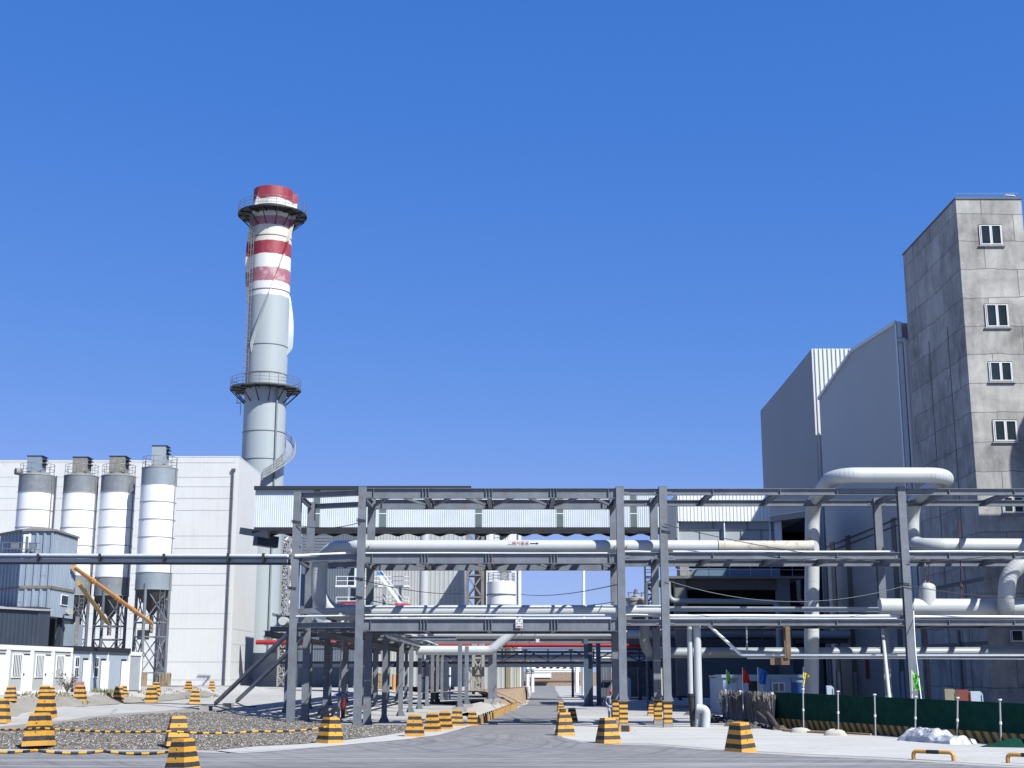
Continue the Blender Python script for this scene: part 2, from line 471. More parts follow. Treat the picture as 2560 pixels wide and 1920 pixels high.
# ================================================================== GROUND
def ground_mat(name, c0, c1, sc, streak=0.0, cracks=0.0, stain=None, stain_amt=.3):
    c0 = [x * KG for x in c0]; c1 = [x * KG for x in c1]; stain = [x * KG for x in stain] if stain else None
    m, N, L, b = nt(name)
    w = coords(N, L, world_=True)
    n1 = nz(N, L, w, sc, 7, .65); n2 = nz(N, L, w, sc * 14, 5, .7)
    c = mixc(N, L, ramp(N, L, n1, [(.3, 0), (.7, 1)]), c0, c1)
    if streak:
        n4 = nz(N, L, coords(N, L, (.05, 1.1, 1), True), 1.0, 6, .7, .3)
        c = mixc(N, L, mth(N, L, 'MULTIPLY', ramp(N, L, n4, [(.42, 0), (.62, 1)]), streak), c, [x * .62 for x in c0])
    if stain is not None:
        n3 = nz(N, L, w, sc * 2.3, 8, .72, .5)
        c = mixc(N, L, mth(N, L, 'MULTIPLY', ramp(N, L, n3, [(.52, 0), (.68, 1)]), stain_amt), c, stain)
    if cracks:
        v = N.new('ShaderNodeTexVoronoi'); v.feature = 'DISTANCE_TO_EDGE'; v.inputs['Scale'].default_value = .16
        wd = N.new('ShaderNodeVectorMath'); wd.operation = 'ADD'; L.new(w, wd.inputs[0])
        nn = N.new('ShaderNodeTexNoise'); nn.inputs['Scale'].default_value = .4; L.new(w, nn.inputs['Vector'])
        L.new(nn.outputs['Color'], wd.inputs[1]); L.new(wd.outputs[0], v.inputs['Vector'])
        c = mixc(N, L, mth(N, L, 'MULTIPLY', mth(N, L, 'LESS_THAN', v.outputs['Distance'], .006), cracks), c, (.08, .075, .07))
    c = mixc(N, L, .25, c, mixc(N, L, ramp(N, L, n2, [(.3, 0), (.7, 1)]), [x * .6 for x in c0], c1))
    L.new(c, b.inputs['Base Color']); b.inputs['Roughness'].default_value = .9
    bump(N, L, b, n2, .01, .5)
    return m
M_CONC = ground_mat('yard_concrete', (.54, .53, .51), (.68, .67, .65), .12, .32, .5, (.42, .40, .36), .45)
M_GRAV = ground_mat('gravel_bed', (.15, .14, .13), (.30, .28, .25), 2.5)

def asphalt():
    m, N, L, b = nt('worn_asphalt')
    w = coords(N, L, world_=True)
    n1 = nz(N, L, w, .2, 7, .65); n2 = nz(N, L, w, 7, 5, .75)
    c = mixc(N, L, ramp(N, L, n1, [(.3, 0), (.7, 1)]), (.125, .125, .133), (.20, .198, .20))
    # tyre tracks: rings round the turning centre, and lines along the road
    def rings(cx, cy, amt, c, freq, lo=.5, hi=.62):
        g = N.new('ShaderNodeNewGeometry')
        s = N.new('ShaderNodeVectorMath'); s.operation = 'DISTANCE'
        wob = nz(N, L, w, .25, 2)
        L.new(g.outputs['Position'], s.inputs[0]); s.inputs[1].default_value = (cx, cy, 0)
        d = mth(N, L, 'ADD', s.outputs['Value'], mth(N, L, 'MULTIPLY', wob, 1.2))
        cb = N.new('ShaderNodeCombineXYZ'); L.new(d, cb.inputs[0])
        n = nz(N, L, cb.outputs[0], freq, 4, .7)
        return mixc(N, L, mth(N, L, 'MULTIPLY', ramp(N, L, n, [(lo, 0), (hi, 1)]), amt), c, (.05, .05, .054))
    c = rings(-14.5, 58.0, .75, c, 1.6)
    c = rings(17.0, 62.0, .65, c, 1.5, .50, .60)
    n4 = nz(N, L, coords(N, L, (.045, 1.3, 1), True), 1.0, 5, .7, .2)
    g2 = N.new('ShaderNodeNewGeometry'); sp = N.new('ShaderNodeSeparateXYZ'); L.new(g2.outputs['Position'], sp.inputs[0])
    near = ramp(N, L, mth(N, L, 'DIVIDE', sp.outputs[1], 100), [(.44, 1), (.52, 0)])
    c = mixc(N, L, mth(N, L, 'MULTIPLY', mth(N, L, 'MULTIPLY', ramp(N, L, n4, [(.45, 0), (.6, 1)]), near), .8), c, (.065, .065, .07))
    n5 = nz(N, L, coords(N, L, (.03, .9, 1), True), 1.7, 4, .6, .2)
    c = mixc(N, L, mth(N, L, 'MULTIPLY', mth(N, L, 'MULTIPLY', ramp(N, L, n5, [(.5, 0), (.62, 1)]), near), .7), c, (.33, .33, .34))
    dust = nz(N, L, w, .5, 8, .75, .4)
    c = mixc(N, L, mth(N, L, 'MULTIPLY', ramp(N, L, dust, [(.5, 0), (.72, 1)]), .5), c, (.25, .245, .235))
    c = mixc(N, L, .3, c, mixc(N, L, n2, (.08, .08, .085), (.21, .21, .21)))
    L.new(dim(N, L, c, 1.08), b.inputs['Base Color']); b.inputs['Roughness'].default_value = .85
    bump(N, L, b, n2, .008, .5)
    return m
M_ASPH = asphalt()

def axis(lo, hi, fine_lo, fine_hi, fine, coarse):
    a = []; x = lo
    while x < hi:
        a.append(x); nx_ = x + (fine if fine_lo <= x < fine_hi else coarse); x = fine_lo if x < fine_lo < nx_ else nx_
    a.append(hi); return a
g = MB()
xs = axis(-1200, 1200, -80, 20, .8, 40); ys = axis(-60, 3000, 40, 160, 2.0, 40)
vs = [(x, y, H(x, y)) for y in ys for x in xs]; nx = len(xs)
g.add(vs, [(j*nx+i, j*nx+i+1, (j+1)*nx+i+1, (j+1)*nx+i) for j in range(len(ys)-1) for i in range(nx-1)], True)
gr = struct('ground', g, M_CONC)

def sheet(name, pts, m, lift, step=None, rough=0.0, crown=0.0):
    """ground sheet over a plan outline, laid on the terrain"""
    pts = [Vector((p[0], p[1])) for p in pts]
    bp = []
    for a, b in zip(pts, pts[1:] + pts[:1]):
        n = max(1, int((b - a).length / 1.2))
        for k in range(n):
            q = a.lerp(b, k / n)
            if rough: q = q + Vector((noise.noise((q.x*.7, q.y*.7, 3)), noise.noise((q.x*.7, q.y*.7, 9)))) * rough
            bp.append(q)
    nb = len(bp)
    def inside(x, y):
        c = False
        for (a, b) in zip(bp, bp[1:] + bp[:1]):
            if (a.y > y) != (b.y > y) and x < (b.x - a.x) * (y - a.y) / (b.y - a.y) + a.x: c = not c
        return c
    def edge(x, y):
        return min(((a.x-x)**2+(a.y-y)**2) for a in bp) ** .5
    ip = []
    if step:
        x0 = min(p.x for p in bp); x1 = max(p.x for p in bp); y0 = min(p.y for p in bp); y1 = max(p.y for p in bp)
        y = y0
        while y < y1:
            x = x0
            while x < x1:
                if inside(x, y) and edge(x, y) > step * .4: ip.append(Vector((x, y)))
                x += step
            y += step
    r = delaunay_2d_cdt(bp + ip, [(i, (i + 1) % nb) for i in range(nb)], [], 1, 1e-4)
    V = []
    for p in r[0]:
        z = H(p.x, p.y) + lift
        if crown:
            z += crown * sm(edge(p.x, p.y) / 2.2) * (.6 + .6 * noise.noise((p.x*.35, p.y*.35, 0)))
        V.append((p.x, p.y, z))
    mb = MB(); mb.add(V, [f for f in r[2]], True)
    return mb, inside, edge

road_px = [(-260,2100),(-260,1884),(150,1880),(430,1878),(560,1884),(700,1876),(866,1861),(1000,1850),(1100,1837),(1155,1823),(1196,1811),
           (1250,1787),(1296,1770)]
L_ = [RH(*p) for p in road_px]
L_ += [Vector((1.5, 130, 0)), Vector((3.6, 240, 0)), Vector((6, 420, 0)), Vector((13, 420, 0)), Vector((7.6, 240, 0))]
L_ += [RH(*p) for p in [(1412,1758),(1400,1785),(1392,1800),(1388,1822),(1400,1842),(1450,1856),(1540,1862),(1640,1864),(1816,1880),(2020,1892),(2190,1899),(2560,1922),(2900,1960),(2900,2100)]]
mb, _, _ = sheet('road', [(p.x, p.y) for p in L_], M_ASPH, .022, None, .25)
struct('road', mb, M_ASPH)
# gravel bed between the yard and the road
gpx = [(-60,1836),(120,1813),(246,1796),(414,1784),(550,1779),(640,1793),(730,1801),(802,1807),(918,1815),(1018,1815),(1052,1819),(1013,1830),(940,1842),(864,1850),
       (760,1860),(640,1866),(540,1876),(430,1874),(200,1874),(-60,1872)]
G_ = [RH(*p) for p in gpx]
mb, ins, edg = sheet('gravel', [(p.x, p.y) for p in G_], M_GRAV, .012, .9, .25, .13)
gv = struct('gravel_bed', mb, M_GRAV)
from mathutils.bvhtree import BVHTree
bvh = BVHTree.FromPolygons([Vector(v) for v in mb.v], mb.f)
# sandy margin of the gravel
spx = [(-60,1838),(120,1815),(246,1798),(414,1786),(552,1780),(640,1794),(632,1790),(560,1772),(500,1770),(400,1779),(300,1785),(230,1792),(150,1803),(100,1806),(-60,1824)]
mb2, _, _ = sheet('sand', [(RH(*p).x, RH(*p).y) for p in spx], SOIL_G, .018, None, .2)
struct('sand_margin', mb2, SOIL_G)
# loose stones
stone_m = None
def stones():
    m, N, L, b = nt('gravel_stones')
    at = N.new('ShaderNodeAttribute'); at.attribute_name = 'tone'
    c = ramp(N, L, at.outputs['Fac'], [(0, (.035, .033, .033)), (.35, (.10, .09, .08)), (.65, (.19, .165, .14)), (.88, (.29, .265, .235)), (1, (.45, .43, .41))])
    L.new(dim(N, L, c, .85), b.inputs['Base Color']); b.inputs['Roughness'].default_value = .8
    xs0 = [p.x for p in G_]; ys0 = [p.y for p in G_]
    V, Fc, T = [], [], []
    rr = random.Random(3); cnt = 0
    while cnt < 36000:
        x = rr.uniform(min(xs0), max(xs0)); y = min(ys0) + (max(ys0) - min(ys0)) * rr.random() ** 1.5
        if not ins(x, y): continue
        if rr.random() < .15 * (1 - sm(edg(x, y) / .8)): continue
        h = bvh.ray_cast(Vector((x, y, 5)), Vector((0,0,-1)))
        if h[0] is None: continue
        s = .024 + .036 * rr.random() ** 2.0; a = rr.uniform(0, PI); ca, sa = math.cos(a), math.sin(a)
        ex = rr.uniform(.8, 1.5); n = len(V); zt = h[0].z
        for (p, q, r_) in ((1,0,.2),(.3,.85,.3),(-.8,.5,.1),(-.7,-.6,.3),(.45,-.8,.1),(.1,.1,.95)):
            p *= ex * rr.uniform(.8, 1.15); q *= rr.uniform(.8, 1.15)
            V.append((x + s*(p*ca - q*sa), y + s*(p*sa + q*ca), zt + s*r_*rr.uniform(.6, 1.1)))
        for k in range(5): Fc.append((n + k, n + (k+1) % 5, n + 5)); T.append(0)
        t = rr.random() ** 1.3
        for k in range(5): T[-1-k] = t
        cnt += 1
    mb = MB(); mb.v = V; mb.f = Fc; mb.sm = [False] * len(Fc)
    o = obj('gravel', mb, m); o['kind'] = 'stuff'; o['label'] = 'loose grey brown gravel between yard and road'
    a = o.data.attributes.new('tone', 'FLOAT', 'FACE'); a.data.foreach_set('value', T)
stones()
# paler concrete strips either side of the road
for nm, px in (('concrete_apron', [(1404,1846),(1392,1824),(1396,1802),(1410,1789),(1700,1794),(1960,1826),(2240,1842),(2700,1880),(2700,1925),(2560,1916),(2190,1893),(2020,1886),(1816,1875),(1640,1860),(1540,1858),(1450,1853)]),
               ('concrete_shoulder', [(540,1878),(640,1868),(760,1862),(864,1852),(940,1844),(1013,1832),(1056,1820),(1150,1813),(1194,1811),(1152,1824),(1098,1839),(998,1852),(864,1864),(700,1879),(600,1886)])):
    mb3, _, _ = sheet(nm, [(RH(*p).x, RH(*p).y) for p in px], SHOTC, .034 if nm == 'concrete_shoulder' else .010, None, .15)
    struct(nm, mb3, ground_mat(nm, (.66, .655, .64), (.80, .79, .77), .25, .45, .3, (.55, .54, .50), .45))

# ================================================================== MAIN PIPE RACK
YF, YB = 74.0, 79.0
rack = thing('pipe_rack', 'large grey steel pipe rack spanning the road in the foreground', 'pipe rack', (W(893,1812,YF).x, YF, 0))
colx = [(893, YF), (1559, YF), (1670, YF), (2287, YF), (2905, YF)]
def colX(px): return W(px, 1808, YF).x
CX = [colX(c[0]) for c in colx]
ztop = W(1280, 1218, YF).z
zt1, zt0 = W(1280,1221,YF).z, W(1280,1246,YF).z      # top girder
zm1, zm0 = W(1280,1384,YF).z, W(1280,1409,YF).z
zl1, zl0 = W(1280,1548,YF).z, W(1280,1578,YF).z
def column(x, y, z0, z1, w=.42, d=.42, parent=rack, m=STEEL, name='column'):
    mb = MB()
    # H section, web seen from the side, flange to the front
    mb.box((x-w/2, y-d/2, z0), (x+w/2, y-d/2+.03, z1)); mb.box((x-w/2, y+d/2-.03, z0), (x+w/2, y+d/2, z1))
    mb.box((x-.015, y-d/2+.03, z0), (x+.015, y+d/2-.03, z1))
    mb.box((x-w*.75, y-d*.75, z0-.01), (x+w*.75, y+d*.75, z0+.035))
    mb.box((x-w/2-.01, y-d/2-.01, z1-.0), (x+w/2+.01, y+d/2+.01, z1+.03))
    for s in (-1, 1): mb.prism([(x+s*w*.5, y-.01, z0+.035), (x+s*w*.75, y-.01, z0+.035), (x+s*w*.5, y-.01, z0+.35)], (0, .02, 0))
    return obj(name, mb, m, parent)
for i, x in enumerate(CX):
    for j, y in enumerate((YF, YB)):
        xx = x
        zb = 0.02
        if i in (1, 2):       # painted feet
            zs = W(colx[i][0], 1752, YF).z
            fm = MB(); d = .44
            fm.box((xx-.22, y-.22, .0), (xx+.22, y+.22, zs))
            column(xx, y, zs, ztop)
            obj('striped_casing', fm, COLSTR, rack)
            cm = MB(); cm.box((xx-.26, y-.26, -.02), (xx+.26, y+.26, .22)); obj('concrete_foot', cm, CONC, rack)
        else:
            column(xx, y, zb, ztop)
def girder(x0, x1, y, z0, z1, stiff=(), parent=rack, m=STEEL, name='girder', b=.28, y1=None):
    mb = MB(); zc = (z0 + z1) / 2
    mb.ibeam((x0, y, zc), (x1, y if y1 is None else y1, zc), z1 - z0, b, .02, .028)
    for ex, sg_ in ((x0, 1), (x1, -1)): mb.box((ex, y-b/2-.02, z0-.03), (ex+sg_*.03, y+b/2+.02, z1+.03)); mb.box((ex+sg_*.03, y-.03, z0+.06), (ex+sg_*.30, y-.014, z1-.06))
    for sx in stiff:
        mb.box((sx-.012, y-b/2+.012, z0+.028), (sx+.012, y+b/2-.012, z1-.028))
    return obj(name, mb, m, parent)
# main span over the road
st = []
for pxx in (1062, 1222, 1385): 
    X0 = W(pxx, 1400, YF).x; st += [X0-.17, X0, X0+.17]
st_m = st + [CX[0]+.62, CX[1]-.62]
hw = .21
for (z0, z1) in ((zt0, zt1), (zm0, zm1), (zl0, zl1)):
    for y in (YF, YB):
        girder(CX[0]+hw, CX[1]-hw, y, z0, z1, st_m)
    for k, sx in enumerate([CX[0], st[1], st[4], st[7], CX[1]]):
        ex = .0
        mb = MB(); hh = (z1 - z0) * .75
        mb.ibeam((sx, YF + .14 + (.07 if k in (0,4) else 0), z0 + hh/2 + .03), (sx, YB - .14 - (.07 if k in (0,4) else 0), z0 + hh/2 + .03), hh, .22, .02, .025)
        obj('cross_beam', mb, STEEL, rack)
# plan bracing under the top and middle girders
seq = [CX[0], st[1], st[4], st[7], CX[1]]
for zc in (zt0 + .20, zm0 + .2):
    for a, b in zip(seq[:-1], seq[1:]):
        m_ = (a + b) / 2
        for e, s in ((a, 1), (b, -1)):
            mb = MB(); mb.bar((e + s*.2, YB - .2, zc), (m_ - s*.12, YF + .2, zc), .13, .13); obj('plan_brace', mb, STEEL, rack)
# short bay and long right bays, shallower beams
pt = (W(1280,1222,YF).z, W(1280,1238,YF).z); pm = (W(1280,1381,YF).z, W(1280,1398,YF).z); pl = (W(1280,1549,YF).z, W(1280,1564,YF).z)
bays = [(CX[1], CX[2], []), (CX[2], CX[3], [1782, 1950, 2092]), (CX[3], CX[4], [2372, 2535, 2700])]
for x0, x1, sp_ in bays:
    for lv, (z1, z0) in enumerate((pt, pm, pl)):
        ss = [W(p, (1230, 1390, 1556)[lv], YF).x for p in sp_]
        for y in (YF, YB):
            girder(x0+hw, x1-hw, y, z0, z1, ss, b=.26)
        for sx in ss + [x1]:
            if x0 == CX[1]: continue
            mb = MB(); mb.ibeam((sx, YF+.14+(.07 if sx == x1 else 0), (z0+z1)/2), (sx, YB-.14-(.07 if sx == x1 else 0), (z0+z1)/2), (z1-z0)*.86, .2, .02, .025)
            obj('cross_beam', mb, STEEL, rack)
for lv, (z1, z0) in enumerate((pt, pm, pl)):
    mb = MB(); mb.ibeam((CX[2], YF+.22, (z0+z1)/2), (CX[2], YB-.22, (z0+z1)/2), (z1-z0)*.86, .2, .02, .025); obj('cross_beam', mb, STEEL, rack)
# left end bay, swung a little back
YL, YLB = 75.2, 80.2
c1 = W(726, 1800, YL); xl = c1.x
zg = H(xl, YL)
column(xl, YL, zg, W(740,1230,YL).z); column(W(762,1800,YLB).x, YLB, H(xl, YLB), W(740,1230,YL).z)
xlb = W(762,1800,YLB).x
for (ya, yb), hh in (((1232.5,1246), 0), ((1389,1406), 0), ((1557,1571), 0)):
    za = W(745, ya, YL).z; zb_ = W(745, yb, YL).z
    mb = MB(); mb.ibeam((xl+hw, YL-.05, (za+zb_)/2), (CX[0]-hw, YF, (za+zb_)/2), za-zb_, .26, .02, .025); obj('girder', mb, STEEL, rack)
    mb = MB(); mb.ibeam((xlb+hw, YLB, (za+zb_)/2), (CX[0]-hw, YB, (za+zb_)/2), za-zb_, .26, .02, .025); obj('girder', mb, STEEL, rack)
    mb = MB(); mb.ibeam((xl+.05, YL+.22, (za+zb_)/2), (xlb-.05, YLB-.22, (za+zb_)/2), (za-zb_)*.85, .2, .02, .025); obj('cross_beam', mb, STEEL, rack)
# raking props with concrete blocks
for (pa, Ya, pb) in (((722,1583), YL, (538,1764)), ((765,1590), YLB, (592,1757))):
    a = W(*pa, Ya); b = RH(*pb)
    mb = MB(); mb.bar(a, b + Vector((.0, 0, .12)), .2, .2); obj('raking_prop', mb, STEEL, rack)
for (x0, x1, y0, y1, lab) in ((498, 539, 1761, 1776, 'low weathered concrete block under the left raking prop'), (556, 592, 1755, 1768, 'low concrete block under the right raking prop')):
    a = RH(x0, y1); b = RH(x1, y1)
    mb = MB(); z = a.z; mb.box((a.x, a.y-.0, z-.05), (b.x, a.y+1.1, z+(y1-y0)*a.y/F*.72))
    solo('concrete_block', mb, CONC, lab, 'concrete block', (a.x, a.y, z), 'concrete blocks under the props')
# cable wraps on the columns
for (px_, py_, Y) in ((741,1307,YL), (731,1472,YL), (903,1303,YF), (899,1449,YF), (897,1495,YF), (1664,1332,YF), (2260,1462,YF)):
    p = W(px_, py_, Y)
    for k in (0, .09):
        mb = MB(); q = .24
        mb.tube([(p.x-q, Y-q, p.z+k+.03), (p.x+q, Y-q, p.z+k-.04), (p.x+q, Y+q, p.z+k-.02), (p.x-q, Y+q, p.z+k)], .018, 5, closed=True)
        obj('cable_tie', mb, BLACK, rack)
# height-limit sign
sg = W(1298, 1560, YF); sy = YF - .17
sign = thing('height_limit_sign', 'small white height limit sign with black ring on the lower girder', 'sign', (sg.x, sy, W(1298,1570,YF).z))
z0, z1 = W(1298,1570.5,YF).z, W(1298,1549.5,YF).z; x0, x1 = sg.x-.19, sg.x+.19
mb = MB(); mb.box((x0, sy, z0), (x1, sy+.02, z1)); obj('board', mb, WHITE, sign)
zc = z1 - .21
mb = MB(); n = 36; vs = []
for k in range(n):
    a = 2*PI*k/n
    for r in (.165, .140): vs.append((sg.x + r*math.cos(a), sy-.004, zc + r*math.sin(a)))
mb.add(vs, [(2*k, 2*((k+1)%n), 2*((k+1)%n)+1, 2*k+1) for k in range(n)])
mb.prism([(sg.x-.07, sy-.003, zc+.17), (sg.x+.07, sy-.003, zc+.17), (sg.x, sy-.003, zc+.08)], (0,-.003,0))
mb.prism([(sg.x-.07, sy-.003, zc-.17), (sg.x+.07, sy-.003, zc-.17), (sg.x, sy-.003, zc-.08)], (0,-.003,0))
obj('limit_mark', mb, INK, sign)
def text(name, body, size, loc, rot, m, parent, align='CENTER'):
    cu = bpy.data.curves.new(name, 'FONT'); cu.body = body; cu.size = size; cu.align_x = align; cu.align_y = 'CENTER'; cu.extrude = .002
    o = bpy.data.objects.new(name, cu); COL.objects.link(o)
    dg = bpy.context.evaluated_depsgraph_get(); me = bpy.data.meshes.new_from_object(o.evaluated_get(dg))
    bpy.data.objects.remove(o); me.materials.clear(); me.materials.append(m)
    o = bpy.data.objects.new(name, me); COL.objects.link(o); o.parent = parent
    o.location = Vector(loc) - ROOT[parent.name]; o.rotation_euler = rot; return o
text('lettering', '4.5m', .13, (sg.x, sy-.006, zc), (R(90),0,0), INK, sign)
text('lettering', '限高4.5米', .068, (sg.x, sy-.006, z0+.065), (R(90),0,0), INKR, sign)
mb = MB()
for (a, b) in (((x0+.02, z0+.02), (x1-.02, z0+.02)), ((x0+.02, z0+.115), (x1-.02, z0+.115)), ((x0+.02, z0+.02), (x0+.02, z0+.115)), ((x1-.02, z0+.02), (x1-.02, z0+.115))):
    mb.bar((a[0], sy-.004, a[1]), (b[0], sy-.004, b[1]), .008, .008)
obj('border', mb, INKR, sign)

# ================================================================== PIPES ON THE RACK
PIPES = 'steam pipes on the foreground rack'
def pipe(name, label, pts, r, m=PIPE, rad=None, n=24, rings=(), group=PIPES, cat='pipe', seams=0):
    pts = [Vector(p) for p in pts]
    base = pts[0].copy()
    mb = MB(); path = fillet(pts, rad, 11) if rad else pts
    if isinstance(r, tuple):     # reducer: first radius above the given height, second below
        rl = [r[0] + (r[1] - r[0]) * sm((r[2] + .35 - q.z) / .9) for q in path]; mb.tube(path, rl, n)
    else:
        rl = [r] * len(path); mb.tube(path, r, n)
    t = thing(name, label, cat, base, group)
    obj('pipe_run', mb, m, t)
    if rings:
        for q in rings:
            mb = MB(); q0, q1 = Vector(q[0]), Vector(q[1]); mb.tube([q0, q1], r * 1.035, n); obj('clamp_band', mb, m, t)
    rmax = max(rl)
    if rmax > .24 and m in (PIPE, PIPE_G):
        for a_, b_ in zip(pts[:-1], pts[1:]):
            Ls = (b_ - a_).length; dd = (b_ - a_) / Ls; q_ = 2.2
            while q_ < Ls - 1.4:
                c_ = a_ + dd * q_; rr_ = rl[0]
                if isinstance(r, tuple) and c_.z < r[2]: rr_ = r[1]
                mb = MB(); mb.tube([c_ - dd * .012, c_ + dd * .012], rr_ * 1.012, n, cap=False); obj('jacket_seam', mb, m, t); q_ += 2.9
    if seams and rad:
        # wrapped elbows: thin lap joints of the metal jacket
        mb = MB(); k = 0
        for i in range(1, len(path) - 1):
            d0 = (path[i] - path[i-1]).normalized(); d1 = (path[i+1] - path[i]).normalized()
            if d0.angle(d1) > R(3):
                dd = (d0 + d1).normalized(); mb = MB(); mb.tube([path[i] - dd * .014, path[i] + dd * .014], rl[i] * 1.02, n, cap=False); obj('jacket_seam', mb, m, t)
    return t
Yp = YF + 1.3
def P(px, py, Y=Yp): return W(px, py, Y)
# long main
mp = pipe('steam_pipe', 'long pale main pipe running over the road with an elbow at its left end',
     [P(1793,1366), P(900,1366,Yp), W(797,1368,Yp+1.6), W(797,1530,Yp+1.8), W(905,1532,Yp+3.2)], (.355, .46, P(0,1390).z), PIPE, 1.5, 28, seams=1)
# writing on the pipe
tp = P(1298, 1359); text('lettering', '二期汽管道', .24, (P(1298,1357).x-.05, Yp-.362, tp.z-.02), (R(84),0,0), INKR, mp)
ar = P(1341, 1359); mb = MB(); zz = tp.z - .02; yy = Yp - .362
mb.box((ar.x-.16-.2, yy, zz-.02), (ar.x-.0, yy+.01, zz+.02)); mb.prism([(ar.x-.02, yy, zz-.06), (ar.x+.13, yy, zz), (ar.x-.02, yy, zz+.06)], (0,.01,0))
obj('arrow', mb, INK, mp)
for q in (923, 1535, 1564):
    c = P(q, 1369); mb = MB(); mb.bar((c.x-.05, Yp-.36, c.z-.09), (c.x+.05, Yp-.36, c.z+.05), .07, .05); obj('bracket', mb, BLACK, mp)
# shoes
for q in (1062, 1222, 1385):
    c = P(q, 1381); mb = MB(); mb.box((c.x-.12, Yp-.16, zm1-.02), (c.x+.12, Yp+.16, c.z+.05)); obj('pipe_shoe', mb, STEEL, mp)
pipe('rusty_pipe', 'rust streaked bare pipe end joining the pale main pipe, valve at its right end', [P(1795,1366), P(2032,1366)], .325, PIPE_R,
     rings=[(P(1795,1366), P(1803,1366)), (P(1810,1366), P(1813,1366)), (P(2022,1366), P(2033,1366))])
c = P(2028, 1345)
mb = MB(); mb.tube([P(2028,1355), P(2028,1345)], .05, 8); mb.tube([(c.x-.15, Yp, c.z), (c.x+.15, Yp, c.z)], .03, 6)
solo('valve', mb, mat('rusty_iron', RUST, .8), 'small rusty valve on top of the rusty pipe end', 'valve')
# thin pipes lying on the girders
TH = 'thin white pipes on the girders'
for (lab, x0, x1, y, r, Y) in (
        ('thin white pipe lying on the middle girder over the road', 912, 1535, 1383, .045, YF+.35),
        ('thin white pipe lying on the middle girder of the right bays', 1682, 2236, 1379, .055, YF+.35),
        ('thin white pipe lying on the middle girder at the far right', 2262, 2700, 1379, .055, YF+.35),
        ('thin white pipe on the middle girder between the two painted columns', 1558, 1655, 1379, .05, YF+.35),
        ('upper thin white pipe on the lower girder over the road', 912, 1540, 1538, .045, YF+.55),
        ('lower thin white pipe on the lower girder over the road', 912, 1540, 1546, .04, YF+.2),
        ('upper thin white pipe on the lower girder between the painted columns', 1562, 1650, 1537, .04, YF+.55),
        ('thick white insulated pipe on the lower girder of the right bays', 1672, 2250, 1540, .085, YF+.55),
        ('white insulated pipe on the lower girder at the far right', 2272, 2700, 1542, .08, YF+.55),
        ('thin lower white pipe on the right part of the lower girder', 1672, 2250, 1546, .035, YF+.2)):
    pipe('thin_pipe', lab, [W(x0, y, Y), W((x0*2+x1)/3, y-.6, Y), W((x0+x1*2)/3, y+.5, Y), W(x1, y, Y)], r, THINPIPE, None, 10, group=TH)
pipe('grey_pipe', 'wide blue grey pipe lying behind the lower girder across the road', [W(905,1528,YF+2.6), W(1660,1527,YF+2.6)], .33, PIPE, None, 24)
# square duct seen right of the painted columns
mb = MB(); a = W(1668,1522,YF+2.6); b = W(2195,1524,YF+2.6); mb.bar(a, b, .3, .27)
solo('steel_beam', mb, STEEL_L, 'pale square steel beam between the middle and lower girders on the right', 'beam', a)
# left end bay pipes
pipe('thin_pipe', 'thick white pipe on the middle girder of the left end bay', [W(738,1390,YL-.2), W(876,1384,YF+.6)], .1, THINPIPE, None, 10, group=TH)
pipe('thin_pipe', 'thin white pipe below the cable tray in the left end bay', [W(740,1541,YL-.2), W(873,1539,YF+.5)], .045, THINPIPE, None, 8, group=TH)
mb = MB(); a = W(742,1529,YL+1); b = W(928,1523,YF+2); mb.bar(a, b, .5, .28)
solo('cable_tray', mb, GALV, 'pale metal cable tray across the left end bay', 'cable tray', a)
for (px_, py_, Y, r, lab) in ((855,1523,82,.42,'dark red round pipe end behind the left end bay'), (988,1521,90,.3,'faded red pipe bend above the lower girder')):
    c = W(px_, py_, Y); mb = MB(); mb.tube(fillet([c+Vector((-.5,.2,-.5)), c+Vector((0,0,.05)), c+Vector((.9,.6,.05)), c+Vector((1.1,1.2,-.6))], .4, 6), r, 16)
    solo('red_pipe_bend', mb, DRED if py_ == 1523 else RED, lab, 'pipe bend')
c = W(1008,1520,90); mb = MB(); mb.tube(fillet([c+Vector((0,0,-1.2)), c+Vector((0,0,.1)), c+Vector((1.2,.4,-.5))], .3, 6), .26, 16)
solo('white_pipe_bend', mb, THINPIPE, 'short white pipe bend beside the faded red one', 'pipe bend')
# expansion loop at upper right
Yq = YF + .9
pipe('expansion_loop', 'big pale expansion loop pipe arching above the right end of the rack',
     [W(2028,1800,YB+1.6), W(2031,1262,YB+1.6), W(2082,1188,YF-.3), W(2382,1188,YF-.3), W(2279,1256,YB+1.6), W(2280,1362,YB+1.6), W(2330,1364,YB+.2), W(2700,1365,YB+.2)], .43, PIPE, 1.25, 28, seams=1)
for y in (1500, 1700):
    c = W(2030, y, YB+1.6)
# big header at right
hd = pipe('header_pipe', 'fat pale header pipe with capped end and branch stub, lower right',
     [W(2202,1517,YF+3), W(2800,1519,YF+3)], .47, PIPE, None, 32, rings=[(W(2199,1517,YF+3), W(2206,1517,YF+3)), (W(2278,1517,YF+3), W(2281,1517,YF+3))])
mb = MB(); mb.tube([W(2318,1517,YF+3), W(2318,1470,YF+3)], .47, 28)
c = W(2318,1470,YF+3); mb.lathe(c, [(.47,0),(.44,.12),(.34,.22),(.18,.28),(0,.3)], 28); obj('branch_stub', mb, PIPE, hd)
c = W(2318,1395,YF+3)
mb = MB(); mb.tube([W(2312,1458,YF+3), W(2312,1408,YF+3)], .07, 8); mb.tube([W(2322,1458,YF+3), W(2322,1408,YF+3)], .04, 8); mb.lathe(c, [(.02,.25),(.2,.2),(.25,0),(.18,-.15),(.05,-.2)], 16)
obj('valve_stack', mb, DUSTY, hd)
